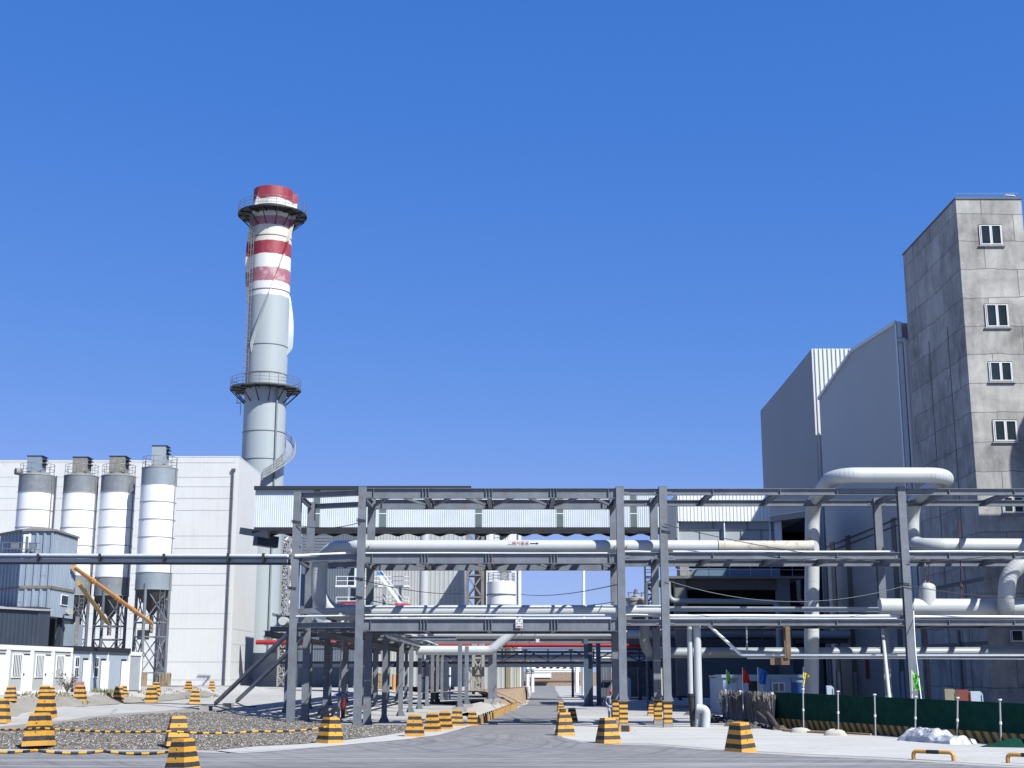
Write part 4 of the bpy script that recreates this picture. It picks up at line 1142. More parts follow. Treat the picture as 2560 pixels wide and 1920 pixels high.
    if dish:
        mb = MB(); p = Vector((c.x-r*.85, Y-.7, z(y_top)+.3)); mb.tube([p+Vector((-.35,-.3,0)), p+Vector((.1,.1,0))], .32, 18); obj('vent_drum', mb, DUSTY, t)
    if wrap:
        for x, y in (ls[0], ls[1]):
            mb = MB(); n = 34; rr = random.Random(int(x*10))
            for k in range(n):
                a = 2*PI*k/n; q = Vector((x+.52*math.cos(a), y+.52*math.sin(a), zb-.1)); mb.tube([q, q+Vector((rr.gauss(0,.05), rr.gauss(0,.05), 1.25+rr.uniform(-.1,.1)))], .05, 5)
            obj('reed_wrap', mb, REED, t)
    mb = MB(); mb.tube([(c.x, Y, z(y_cone)-1.6), (c.x, Y, z(y_cone))], .2, 10); obj('outlet', mb, DUSTY, t)
    return t
silo(90, 78, 1184, 1228, 1400, 1440, 1500, 124, 86, SILO_W, SILO_G, mat('blue_box', (.30,.38,.47), .5), 'grey topped white silo furthest left with a round vent drum on its rim', boxw=42, box_top=1137, dish=True)
silo(204, 184, 1186, 1229, 1438, 1486, 1560, 126, 84, SILO_W, SILO_G, DUSTY, 'grey topped white silo second from left, partly behind the blue mixing plant', boxw=42, box_top=1140, box_off=3)
silo(299, 277, 1186, 1228, 1442, 1487, 1543, 126, 84, SILO_W, SILO_G, DUSTY, 'grey topped white silo third from left with the short orange tube to its outlet', boxw=45, box_top=1138, box_off=3)
silo(399, 384, 1166, 1208, 1430, 1472, 1536, 124, 88, SILO_W, SILO_GL, mat('pale_box', (.46,.53,.58), .5), 'pale blue topped silo on the right, tallest, its legs wrapped in reeds', wrap=True, boxw=40, box_top=1111, box_off=3)
# ================================================================== MIXING PLANT
bp = thing('mixing_plant', 'two storey blue grey corrugated mixing plant in front of the silos', 'plant building', (-34.6, 100, 1.7))
XB = W(128, 1450, 100).x; Yf, Yr = 100.0, 105.4
zt_, zm_, zb_ = W(128,1328,Yf).z, W(128,1468,Yf).z, W(128,1540,Yf).z
xl_ = W(2,1450,104).x
mb = MB(); body = [(XB-.05, Yf+.1), (XB-.05, Yr), (xl_, Yr+2), (xl_, Yf+3.3), (xl_+3.0, Yf+.1)]
mb.prism([(x, y, zb_+.02) for x, y in body], (0, 0, zt_-zb_-.06)); obj('core', mb, CLAD_B, bp)
for (za, zz_) in ((zm_+.06, zt_), (zb_, zm_-.06)):
    mb = MB(); mb.corr((xl_+3, Yf), (XB, Yf), za, zz_, .55, .1, (0,-1,0)); mb.corr((xl_, Yf+3.2), (xl_+3, Yf), za, zz_, .55, .1)
    mb.corr((XB, Yf), (XB, Yr), za, zz_, .32, .05, (1,0,0)); obj('cladding', mb, CLAD_B, bp)
mb = MB(); mb.box((XB-.1, Yf-.1, zm_-.1), (XB+.1, Yr, zm_+.1)); mb.box((xl_+3, Yf-.12, zm_-.1), (XB+.1, Yf, zm_+.1)); mb.bar((xl_, Yf+3.2, zm_), (xl_+3, Yf-.05, zm_), .12, .2)
obj('ledge', mb, mat('rusty_trim', (.26,.24,.18), .8, 0, .3, 2), bp)
mb = MB(); mb.prism([(XB+.15, Yf-.2, zt_), (XB+.15, Yr+.1, zt_), (xl_-.2, Yr+2, zt_), (xl_-.2, Yf+3.1, zt_), (xl_+2.9, Yf-.2, zt_)], (0,0,.14))
mb.add([(XB+.1,Yf-.15,zt_+.15),(XB+.1,Yr,zt_+.15),(xl_,Yr+2,zt_+.15),(xl_,Yf+3.1,zt_+.15),(xl_+2.9,Yf-.15,zt_+.15),(xl_+2.6,Yf+2.8,zt_+.6)], [(0,1,5),(1,2,5),(2,3,5),(3,4,5),(4,0,5)]); obj('roof', mb, DUSTY, bp)
def window(parent, x0, y0, x1, y1, Y, n=2, fm=WHITE, gm=GLASS, fw=.07, off=.05):
    a = W(x0, y1, Y); b = W(x1, y0, Y); xa, xb, za, zb = a.x, b.x, a.z, b.z
    mb = MB(); yy = Y - off
    mb.box((xa, yy, za), (xb, yy+.06, za+fw)); mb.box((xa, yy, zb-fw), (xb, yy+.06, zb)); mb.box((xa, yy, za+fw), (xa+fw, yy+.06, zb-fw)); mb.box((xb-fw, yy, za+fw), (xb, yy+.06, zb-fw))
    for k in range(1, n): q = xa + (xb-xa)*k/n; mb.box((q-fw*.5, yy-.01, za+fw), (q+fw*.5, yy+.05, zb-fw))
    f_ = obj('window', mb, fm, parent)
    mb = MB(); mb.box((xa+fw, yy+.03, za+fw), (xb-fw, yy+.045, zb-fw)); obj('pane', mb, gm, f_); return f_
window(bp, 56, 1336, 78, 1387, Yf-.1, 1, WHITE, GLASS_G, .16)
# window on the right face
ya, yb2 = YX(150,1500,XB), YX(167,1500,XB); z0w, z1w = WX(160,1514,XB).z, WX(160,1487,XB).z
mb = MB(); mb.box((XB+.02, ya, z0w), (XB+.1, yb2, z1w)); f_ = obj('window', mb, WHITE, bp)
mb = MB(); mb.box((XB+.08, ya+.08, z0w+.08), (XB+.12, (ya+yb2)/2-.03, z1w-.08)); mb.box((XB+.08, (ya+yb2)/2+.03, z0w+.08), (XB+.12, yb2-.08, z1w-.08)); obj('pane', mb, GLASS, f_)
mb = MB(); p = WX(158,1537,XB); mb.tube([(XB+.3, p.y, p.z), (XB+.55, p.y-.3, p.z+.25)], [.12,.3], 14); mb.bar((XB, p.y, p.z), (XB+.35, p.y, p.z), .1, .1); obj('floodlight', mb, DUSTY, bp)
for x in (38, 82): 
    p = W(x, 1364, Yf-.5); mb = MB(); mb.box((p.x-.28, p.y-.1, p.z-.2), (p.x+.28, p.y+.1, p.z+.2)); mb.bar(p, p+Vector((-.5,.3,-1)), .05, .05); obj('floodlight', mb, GALV, bp)
mb = MB(); mb.rail([W(4,1388,Yf-.6), W(98,1390,Yf-.6)], .95, 1.4, 2, .03, 5); obj('railing', mb, GALV, bp)
# ground floor of the plant: dark bay, cabin, legs
zg_ = 1.7
mb = MB(); mb.box((xl_, Yr-.3, zg_), (XB-1.2, Yr, zb_)); mb.box((XB-.5, Yr-2, zg_), (XB-.1, Yr, zb_)); obj('back_wall', mb, NAVY, bp)
mb = MB(); mb.box((XB-.2, Yr-1.4, zg_), (XB+.8, Yr+.3, W(190,1562,Yr).z)); obj('side_closet', mb, CLAD_B, bp)
for x in (100, 190):
    c = W(x, 1600, Yf+1); mb = MB(); mb.box((c.x-.12, Yf+.9, zg_), (c.x+.12, Yf+1.14, zb_)); obj('post', mb, DUSTY, bp)
window(bp, 158, 1574, 170, 1602, Yr-.3, 1, WHITE, DARKIN, .1); window(bp, 147, 1576, 155, 1600, Yr-.3, 1, WHITE, DARKIN, .08)
# dark shed in front
ds = thing('shed', 'dark navy corrugated shed with a pale roof edge, left of the mixing plant opening', 'shed', (W(50,1605,97).x, 97, 1.72))
z1_, z0_ = W(50,1527,97).z, 1.72
mb = MB(); a = W(-160,1560,97).x; b = W(96,1560,97).x; mb.box((a, 97.06, z0_), (b-.05, 99.5, z1_+.3)); obj('wall', mb, NAVY, ds)
mb = MB(); mb.corr((a, 97), (b, 97), z0_, z1_, .3, .03, (0,-1,0)); obj('cladding', mb, NAVY, ds)
mb = MB(); mb.hexa([(a, 96.8, z1_+.38), (b+.1, 96.8, z1_), (b+.1, 99.6, z1_+.1), (a, 99.6, z1_+.5), (a, 96.8, z1_+.55), (b+.1, 96.8, z1_+.12), (b+.1, 99.6, z1_+.22), (a, 99.6, z1_+.66)]); obj('roof', mb, PANEL_G, ds)
mb = MB(); p = W(12, 1600, 84); q = cab_at(s_of(11)); mb.box((q.x-2.4, q.y-.6, gz+2.65), (q.x-.7, q.y+.7, gz+3.15)); solo('air_unit', mb, BLUEM, 'pale blue box on the roof of the left cabins', 'box')
# orange conveyor tubes
mb = MB(); mb.tube([W(184,1417,104), W(378,1557,121)], .165, 14)
t = thing('screw_conveyor', 'long orange screw conveyor tube from the mixing plant down to the right silo', 'conveyor tube', W(378,1557,121), 'orange conveyor tubes'); obj('tube', mb, ORANGE, t)
for k in (.2,.23,.5,.53,.72,.75):
    mb = MB(); p = W(184,1417,104).lerp(W(378,1557,121), k); mb.tube([p, p+(W(378,1557,121)-W(184,1417,104)).normalized()*.12], .22, 12); obj('flange', mb, ORANGE, t)
mb = MB(); mb.tube([W(197,1458,105), W(268,1556,124)], .18, 14)
t = thing('screw_conveyor', 'short ochre screw conveyor tube, the lower of the two', 'conveyor tube', W(268,1556,124), 'orange conveyor tubes'); obj('tube', mb, mat('ochre_tube', (.55,.36,.08), .6, 0, .15, 2), t)

# ================================================================== WHITE HALL
wh = thing('hall_building', 'tall white plastered industrial hall with downpipe at its corner', 'building', (-38, 190, 1))
Yw = 190.0; cx_ = W(585, 1450, Yw).x; z1 = W(400,1143,Yw).z; z1b = W(200,1153,Yw).z; Yw2 = 206.5
xL = W(-120,1450,Yw).x; xs_ = W(395,1450,Yw).x
mb = MB(); mb.box((xL, Yw, .5), (xs_, Yw2, z1b)); mb.box((xs_, Yw+.01, .5), (cx_, Yw2, z1)); obj('wall', mb, PLASTER, wh)
mb = MB(); 
for py in (1157,1193,1217,1246,1276,1340,1371,1434,1463,1534,1572,1655,1700):
    z = W(300, py, Yw).z; mb.box((xL, Yw-.015, z), (cx_-.6 if py < 1500 else cx_-.4, Yw+.02, z+.05))
obj('panel_joint', mb, JOINT, wh)
mb = MB()
for py in (1572, 1610, 1655, 1700):
    z = W(300, py, Yw).z; mb.box((cx_, Yw+.3, z), (cx_+.015, Yw2-.3, z+.045))
obj('side_joint', mb, JOINT, wh)
x = W(583, 1450, Yw).x; x = cx_ - .75
mb = MB(); mb.tube([(x, Yw-.2, 1), (x, Yw-.2, W(585,1176,Yw).z)], .14, 8); mb.box((x-.25, Yw-.35, W(585,1178,Yw).z), (x+.3, Yw-.02, W(585,1172,Yw).z)); obj('downpipe', mb, mat('downpipe_grey', (.12,.12,.13), .6), wh)
mb = MB(); x = W(135,1300,Yw).x; mb.tube([(x, Yw-.2, 1), (x, Yw-.2, W(135,1190,Yw).z)], .1, 8); obj('downpipe', mb, mat('downpipe_grey', (.12,.12,.13), .6), wh)
mb = MB(); mb.box((xs_-.03, Yw-.02, z1), (cx_+.02, Yw2+.1, z1+.15)); mb.box((xL, Yw-.02, z1b), (xs_-.04, Yw2, z1b+.15)); obj('parapet', mb, PLASTER, wh)
# low annex and doorway on the right side
mb = MB(); a = W(657,1716,Yw2+.5); b = W(694,1716,Yw2+.5); mb.box((cx_-.5, Yw2+.05, .5), (b.x, Yw2+5, W(690,1632,Yw2).z)); mb.box((b.x-1.6, Yw2-.1, W(690,1656,Yw2).z), (b.x+1.2, Yw2+.04, W(690,1649,Yw2).z)); obj('annex', mb, PLASTER, wh)
mb = MB(); w1 = W(340,1576,Yw); 
for (u0,u1) in ((343,357),(360,373)): mb.fb(u0,1575,u1,1598,Yw-.05,.08)
obj('window_opening', mb, DARKIN, wh)
mb = MB(); mb.fb(388,1500,418,1712,Yw-.06,.1); obj('dark_panel', mb, mat('dark_wall_panel', (.10,.105,.12), .8), wh)
# ================================================================== CHIMNEY
Yc = 216.0; cr = 52.0 / F * Yc
cc = W(660, 1080, Yc); CXc = cc.x
zc_ = lambda y: W(670, y, Yc - cr).z
z_bot, z_top = 0.8, zc_(462)
ch = thing('chimney', 'tall steel chimney with red and white bands and spiral strakes', 'chimney', (CXc, Yc, 0))
def chimney_mat():
    m, N, L, b = nt('chimney_paint')
    g = N.new('ShaderNodeNewGeometry'); sp = N.new('ShaderNodeSeparateXYZ'); L.new(g.outputs['Position'], sp.inputs[0])
    w = coords(N, L, world_=True)
    wob = mth(N, L, 'MULTIPLY', mth(N, L, 'SUBTRACT', nz(N, L, w, .5, 4), .5), .5)
    z = mth(N, L, 'DIVIDE', mth(N, L, 'ADD', sp.outputs[2], wob), 100.0)
    red, wht, crm, fad, gry = (.27,.018,.035), (.68,.67,.65), (.62,.585,.49), (.33,.115,.15), (.33,.375,.40)
    st = [(0, gry)]
    for y, c in ((735, wht), (702, fad), (668, wht), (635, red), (600, crm), (562, (.40,.17,.20)), (538, wht), (493, red)):
        st.append((zc_(y) / 100.0, c))
    c = ramp(N, L, z, st, 'CONSTANT')
    n1 = nz(N, L, w, .55, 8, .75, .3)
    # peeling on the faded band only shows in the reds
    faded = ramp(N, L, z, [(0, 0), (zc_(702)/100, 1), (zc_(668)/100, .1), (zc_(494)/100, .05)], 'CONSTANT')
    pe = mth(N, L, 'MULTIPLY', ramp(N, L, n1, [(.52, 0), (.6, 1)]), mth(N, L, 'MULTIPLY', faded, .6))
    c = mixc(N, L, pe, c, (.52,.42,.44))
    n2 = nz(N, L, coords(N, L, (1,1,.12), True), .8, 6, .7)
    c = mixc(N, L, mth(N, L, 'MULTIPLY', ramp(N, L, n2, [(.42, 0), (.75, 1)]), .22), c, (.28,.29,.29))
    L.new(dim(N, L, c, .86), b.inputs['Base Color']); b.inputs['Roughness'].default_value = .5
    return m
CHM = chimney_mat()
mb = MB(); prof = [(cr*1.03, z_bot)]
jz = [zc_(y) for y in (1145, 1075, 928, 858, 720, 585, 508)]
mb.lathe((CXc, Yc, 0), [(cr*1.05, z_bot), (cr*.99, z_top)], 64); mb.lathe((CXc, Yc, 0), [(cr*.99, z_top), (cr*.93, z_top), (cr*.93, z_top-3)], 64); obj('shaft', mb, CHM, ch)
mb = MB()
def rad(z): return cr * (1.05 - .06 * (z - z_bot) / (z_top - z_bot))
for z in jz: mb.lathe((CXc, Yc, 0), [(rad(z), z-.06), (rad(z)+.06, z-.06), (rad(z)+.06, z+.06), (rad(z), z+.06)], 64)
obj('flange_ring', mb, mat('ring_dark', (.16,.18,.19), .6), ch)
# strakes
rate = R(88) / (zc_(600) - zc_(868)); zs0 = zc_(878); zs1 = z_top - .3
for k in range(3):
    a0 = R(-90 - 35 + 120 * k); mb = MB(); n = 64; vs = []
    for i in range(n + 1):
        z = zs0 + (zs1 - zs0) * i / n; a = a0 + rate * (z - zc_(868)); w = .82 * min(1, i/3 + .1)
        for r_, da in ((rad(z)-.05, 0), (rad(z)+w, 0), (rad(z)+w, .02), (rad(z)-.05, .02)):
            vs.append((CXc + r_*math.cos(a+da), Yc + r_*math.sin(a+da), z))
    fs = []
    for i in range(n):
        for j in range(4): fs.append((4*i+j, 4*i+(j+1)%4, 4*i+4+(j+1)%4, 4*i+4+j))
    fs += [(3,2,1,0), (4*n, 4*n+1, 4*n+2, 4*n+3)]
    mb.add(vs, fs); obj('strake', mb, CHM, ch)
def platform(z, r1, name_m):
    mb = MB(); r0 = rad(z) + .02; p = obj
    mb.lathe((CXc, Yc, 0), [(r0, z), (r1, z), (r1, z+.22), (r0, z+.22), (r0, z)], 56); d = obj('platform', mb, name_m, ch)
    mb = MB()
    for k in range(14):
        a = 2*PI*k/14 + .1; ca, sa = math.cos(a), math.sin(a)
        mb.bar((CXc+r0*ca, Yc+r0*sa, z-2.3), (CXc+(r1-.15)*ca, Yc+(r1-.15)*sa, z-.12), .14, .14); mb.bar((CXc+r0*ca, Yc+r0*sa, z-.1), (CXc+(r1-.05)*ca, Yc+(r1-.05)*sa, z-.1), .14, .14)
    ring = [(CXc+(r0+.5*(r1-r0))*math.cos(2*PI*k/40), Yc+(r0+.5*(r1-r0))*math.sin(2*PI*k/40), z-.1) for k in range(40)]
    mb.tube(ring, .07, 5, closed=True)
    obj('bracket', mb, BLACK, d)
    mb = MB(); ring = [(CXc+(r1-.08)*math.cos(2*PI*k/40), Yc+(r1-.08)*math.sin(2*PI*k/40), z+.2) for k in range(40)]
    mb.rail(ring, 1.6, 1.5, 3, .045, 4, True); obj('railing', mb, GALV, d)
platform(zc_(525), cr + 2.45, BLACK); platform(zc_(966), cr + 2.45, mat('platform_grey', (.13,.15,.16), .6))
def caged(a, z0, z1):
    mb = MB(); ca, sa = math.cos(a), math.sin(a); r = rad((z0+z1)/2) + .5; tx, ty = -sa, ca
    p0 = Vector((CXc + r*ca, Yc + r*sa, z0)); p1 = Vector((CXc + r*ca, Yc + r*sa, z1))
    ladder(mb, p0, p1, .6, .035, .5, (tx, ty, 0))
    z = z0 + 2
    while z < z1:
        mb.tube([(CXc + (r + .75*math.sin(q))*ca + .45*math.cos(q)*tx, Yc + (r + .75*math.sin(q))*sa + .45*math.cos(q)*ty, z) for q in [PI*i/8 for i in range(9)]], .035, 4); z += 1.0
    for q in (.25, .5, .75): 
        q *= PI; dx = (r + .75*math.sin(q)); o = .45*math.cos(q)
        mb.bar((CXc+dx*ca+o*tx, Yc+dx*sa+o*ty, z0+2), (CXc+dx*ca+o*tx, Yc+dx*sa+o*ty, z1), .04, .04)
    obj('caged_ladder', mb, DUSTY, ch)
caged(R(-90-43), zc_(962), zc_(531)-.2); caged(R(-90-80), zc_(1030), zc_(968)-.2)
mb = MB(); a = R(-90+42); mb.tube([(CXc+(rad(40)+.25)*math.cos(a), Yc+(rad(40)+.25)*math.sin(a), 3), (CXc+(rad(40)+.2)*math.cos(a), Yc+(rad(40)+.2)*math.sin(a), zc_(970))], .16, 8); obj('cable_duct', mb, mat('duct_grey', (.28,.33,.36), .6), ch)
# spiral stair round the lower shaft
mb = MB(); n = 44; za, zb2 = zc_(1198), zc_(1075); inner, outer = rad(20)+.3, rad(20)+1.7
pi_, po_ = [], []
for k in range(n+1):
    a = R(-90 + 12) + R(135) * k / n; z = za + (zb2-za)*k/n
    pi_.append(Vector((CXc+inner*math.cos(a), Yc+inner*math.sin(a), z))); po_.append(Vector((CXc+outer*math.cos(a), Yc+outer*math.sin(a), z)))
for k in range(n): mb.add([pi_[k], po_[k], po_[k+1]+Vector((0,0,-.05)), pi_[k+1]+Vector((0,0,-.05))], [(0,1,2,3)])
for ln in (pi_, po_):
    for k in range(n): mb.bar(ln[k], ln[k+1], .06, .16)
    mb.rail(ln, 1.3, 1.6, 3, .045, 4)
obj('spiral_stair', mb, mat('stair_grey', (.44,.47,.49), .5), ch)

# ================================================================== CONVEYOR GALLERY
Yg = 142.0
ga = thing('conveyor_gallery', 'long elevated white corrugated conveyor gallery with dark roof edge', 'gallery', W(640,1330,Yg))
xa, xb = W(637,1270,Yg).x, W(1662,1270,Yg).x; z0, z1 = W(900,1318,Yg).z, W(900,1225,Yg).z; zr = W(900,1216,Yg).z
mb = MB(); mb.box((xa, Yg+.05, z0), (xb, Yg+3.4, z1)); obj('core', mb, CLAD, ga)
wins = [(783,800),(948,966),(1188,1205),(1391,1408),(1575,1592)]
mb = MB(); cur = 637
for a, b in wins + [(1662,1662)]:
    A0, B0 = W(cur,1270,Yg).x, W(a,1270,Yg).x
    if B0 - A0 > .3: mb.corr((A0, Yg), (B0, Yg), z0, z1, .22, .04, (0,-1,0))
    cur = b
obj('cladding', mb, CLAD, ga)
for a, b in wins:
    mb = MB(); mb.fb(a, 1226, b, 1317, Yg-.0, .05); f_ = obj('window', mb, GLASS_G, ga)
    mb = MB(); mb.fb(a, 1283, b, 1285, Yg-.03, .03); obj('glazing_bar', mb, WHITE, f_)
mb = MB(); mb.box((xa-.1, Yg-.4, z1), (W(1178,1220,Yg).x, Yg+3.8, zr)); mb.box((W(1178,1220,Yg).x+.01, Yg-.3, z1), (xb, Yg+3.8, z1+.12)); obj('roof', mb, BLACK, ga)
mb = MB(); z2 = W(900,1327,Yg).z; mb.box((xa, Yg-.05, z2), (xb, Yg+3.4, z0-.01)); 
x = xa + 1.2
while x < xb:
    for y in (Yg-.02, Yg+3.3):
        mb.prism([(x-.9, y, z2), (x+.9, y, z2), (x+.12, y, z2-.26), (x-.12, y, z2-.26)], (0,.1,0))
    x += 2.29
obj('underside', mb, BLACK, ga)
mb = MB(); mb.bar((xa-1.5, Yg+1, z0-.3), (xa+1.5, Yg+.3, z0-.8), 1.0, .7); mb.bar((xa, Yg+1, z0-1.2), (xa+2, Yg+2.5, z0-1.4), 1.0, 1.2); obj('end_corbel', mb, NAVY, ga)

# ================================================================== BACKGROUND PLANT (behind the racks, left of centre)
def block(name, label, cat, x0, y0, x1, y1, Y, dep, m, corr=None, group=None, roof=None, zbot=None):
    a, b = W(x0, (y0+y1)/2, Y).x, W(x1, (y0+y1)/2, Y).x; zb = W(x0, y1, Y).z if zbot is None else zbot; zt = W(x0, y0, Y).z
    t = thing(name, label, cat, ((a+b)/2, Y, zb), group)
    mb = MB(); mb.box((a, Y, zb), (b, Y+dep, zt)); obj('wall', mb, m, t)
    if corr:
        mb = MB(); mb.corr((a, Y-.02), (b, Y-.02), zb+.05, zt-.05, corr, .05, (0,-1,0)); obj('cladding', mb, m, t)
    mb = MB(); mb.box((a-.15, Y-.15, zt), (b+.15, Y+dep+.1, zt+.25)); obj('roof', mb, roof or m, t)
    return t, a, b, zb, zt
sh, a, b, zb, zt2 = block('plant_shed', 'low corrugated shed with a white plinth wall behind the receding rack', 'shed', 690, 1572, 1135, 1716, 205, 12, PANEL_G, .5, zbot=.5)
mb = MB(); mb.fb(704, 1667, 1100, 1718, 204.6, .3); obj('plinth_wall', mb, WHITE, sh)
mb = MB(); mb.fb(787, 1600, 795, 1716, 204.3, .3); obj('downpipe', mb, STEEL, sh)
t, a, b, zb, zt2 = block('duct_house', 'dark shaded tall plant block behind the left bay, with a lit corner panel', 'plant building', 752, 1330, 890, 1570, 190, 10, mat('shade_toned_cladding', (.16,.20,.26), .6, 0, .06, .3), .35, zbot=1)  # the shadowed side of the block is put into this dark cladding colour
mb = MB()
for k in range(9): z = W(700,1345+k*7.5,186).z; mb.box((W(742,1400,186).x, 186, z), (W(830,1400,186).x, 186.6, z+.28))
obj('ribbed_duct', mb, GALV, t)
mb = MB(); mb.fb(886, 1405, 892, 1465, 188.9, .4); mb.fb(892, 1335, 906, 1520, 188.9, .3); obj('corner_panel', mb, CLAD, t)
mb = MB(); mb.fb(838, 1463, 1022, 1467, 180, 3); pf = obj('platform', mb, WHITE, t)
mb = MB(); mb.rail([W(840,1463,180), W(1022,1463,180)], 1.15, 1.5, 2, .045, 5); mb.rail([W(840,1512,180), W(1022,1512,180)], 1.0, 1.6, 2, .045, 5); obj('railing', mb, WHITE, pf)
for x in (872, 960, 1000):
    mb = MB(); c = W(x, 1500, 180); mb.box((c.x-.15, 180, 1), (c.x+.15, 180.3, W(x,1466,180).z)); obj('post', mb, STEEL_L, pf)
mb = MB()
for o in (0, .9): mb.bar(W(950,1440,178)+Vector((0,o,0)), W(1004,1512,178)+Vector((0,o,0)), .12, .35); mb.bar(W(950,1422,178)+Vector((0,o,0)), W(1004,1494,178)+Vector((0,o,0)), .08, .08)
for k in range(14): p = W(950,1440,178).lerp(W(1004,1512,178), k/14); mb.box((p.x-.14, p.y, p.z-.02), (p.x+.14, p.y+.9, p.z+.03))
obj('stair', mb, WHITE, pf)
block('plant_tower', 'pale ribbed plant block right of the second column behind the long pipe', 'plant building', 905, 1326, 1048, 1570, 196, 8, PANEL_G, .45, zbot=1)
block('plant_tower', 'pale smooth plant block left of the lattice tower', 'plant building', 1070, 1326, 1160, 1570, 198, 8, mat('pale_panel', (.60,.64,.65), .6, 0, .04, .4, .08), .6, zbot=1)
mb = MB(); c = W(1058,1560,176); mb.tube([(c.x,176,1), (c.x,176,W(1058,1310,176).z)], .58, 28)
solo('vertical_duct', mb, PIPE, 'fat pale vertical duct between the two pale plant blocks', 'duct')
mb = MB(); sgn = W(951,1434,179); mb.box((sgn.x-.5, 179, sgn.z-.2), (sgn.x+.5, 179.05, sgn.z+.25)); solo('blue_sign', mb, mat('sky_blue_paint', (.10,.33,.72), .5), 'small light blue panel above the stair platform', 'sign')
wt, a, b, zb, zt2 = block('white_tower_building', 'tall narrow white building right of the lattice tower, against the sky', 'building', 1205, 1318, 1303, 1700, 188, 9, mat('white_wall', (.70,.74,.80), .7, 0, .03, .3, .05), 1.2, zbot=.5)
mb = MB(); mb.fb(1186, 1326, 1215, 1700, 187, 1.2); obj('dark_shaft', mb, DARKIN, wt)
mb = MB(); c = W(1254, 1352, 186); mb.rail([W(1235,1360,186.5), W(1265,1360,186.5)], 1.3, .8, 3, .04, 4); mb.prism([W(1250,1352,186.5), W(1272,1338,186.5), W(1250,1338,186.5)], (0,1,0)); obj('hoist_frame', mb, BLACK, wt)
mb = MB(); mb.fb(1296, 1330, 1300, 1545, 187.7, .3); obj('downpipe', mb, WHITE, wt)
# tank
Yt = 172; c = W(1253, 1500, Yt); r = 35/F*Yt
tk = thing('storage_tank', 'round white tank with railings on top in front of the white tower building', 'tank', (c.x, Yt, .5))
zq = lambda y: W(1253,y,Yt-r).z
mb = MB(); mb.lathe((c.x,Yt,0), [(r,.5),(r,zq(1453))], 40); obj('body', mb, SILO_W, tk)
mb = MB(); mb.lathe((c.x,Yt,0), [(r,zq(1453)),(r*.5,zq(1449)),(0,zq(1447))], 32); obj('roof', mb, WHITE, tk)
mb = MB()
for y in (1485, 1512): mb.lathe((c.x,Yt,0), [(r,zq(y)-.08),(r+.08,zq(y)-.08),(r+.08,zq(y)+.08),(r,zq(y)+.08)], 40)
obj('ring', mb, STEEL, tk)
mb = MB(); mb.rail([(c.x+r*.95*math.cos(k*PI/12), Yt+r*.95*math.sin(k*PI/12), zq(1453)) for k in range(24)], 1.1, 1.0, 3, .035, 4, True); obj('railing', mb, GALV, tk)
mb = MB(); mb.box((c.x-.2, Yt-1, zq(1452)), (c.x+.9, Yt+.2, zq(1428))); mb.box((c.x-.35, Yt-1.1, zq(1428)), (c.x+1.3, Yt+.3, zq(1425))); obj('filter_box', mb, STEEL_L, tk)
# stair tower at far left behind first column
lt = lattice('stair_tower', 'open steel stair tower between the hall and the left column', 693, 712, 1340, 1716, 175, mat('pale_steel', (.42,.41,.38), .7), .1, bays=14, w_=1.5)
mb = MB()
for k in range(10):
    za = W(700,1700,175).z + k*2.2; mb.bar((lt.location.x, 175.3, za), (lt.location.x+1.1, 176, za+1.1), .1, .2); mb.bar((lt.location.x+1.1, 176, za+1.1), (lt.location.x, 175.3, za+2.2), .1, .2)
obj('stair_flight', mb, WHITE, lt)
mb = MB(); a = W(660,1600,185); b = W(714,1550,185)
for o in (0, .9): mb.bar(a+Vector((0,o,-.6)), b+Vector((0,o,-.6)), .1, .35); mb.rail([a+Vector((0,o,-.5)), b+Vector((0,o,-.5))], 1.1, 1.0, 3, .04, 4)
solo('stair_flight', mb, GALV, 'straight steel stair with railings rising right beside the hall', 'stair')
# lower-left corrugated wall just behind the first column (at the shed's left end)
# wooden crates
for k, (x0, y0, x1, y1, m, lab) in enumerate(((787,1683,818,1716,TIMBER,'light timber crate furthest left by the white plinth wall'), (847,1683,867,1716,TIMBER,'dark stacked timber crate beside the riser pipe'),
        (946,1683,967,1716,TIMBER,'timber crate with a square hatch behind the rack legs'), (979,1686,990,1716,ORANGE,'orange drum standing between rack legs'), (818,1680,840,1716,TIMBER,'second light timber crate beside the first'))):
    Yk = 192 + k*.3; a = W(x0,y1,Yk); b = W(x1,y0,Yk); base = H(a.x, Yk)
    t = thing('timber_crate' if m is TIMBER else 'drum', lab, 'crate' if m is TIMBER else 'drum', ((a.x+b.x)/2, Yk, base), 'crates by the plinth wall')
    if m is ORANGE:
        mb = MB(); r = (b.x-a.x)/2; mb.lathe((a.x+r, Yk+r, 0), [(0,base),(r,base),(r,b.z),(0,b.z)], 20); mb.lathe((a.x+r, Yk+r, 0), [(r,base+.7),(r+.05,base+.75),(r,base+.8)], 20); obj('body', mb, m, t); continue
    mb = MB(); mb.box((a.x+.05, Yk+.05, base), (b.x-.05, Yk+1.5, b.z-.05)); obj('panel', mb, m, t)
    mb = MB(); n = 5
    for j in range(n+1): x = a.x+(b.x-a.x)*j/n; mb.box((x-.05, Yk-.03, base), (x+.05, Yk+.05, b.z))
    for z in (base+.05, (base+b.z)/2, b.z-.1): mb.box((a.x, Yk-.07, z), (b.x, Yk-.02, z+.12))
    obj('batten', mb, mat('new_timber', (.62,.40,.16), .8, 0, .2, 3), t)
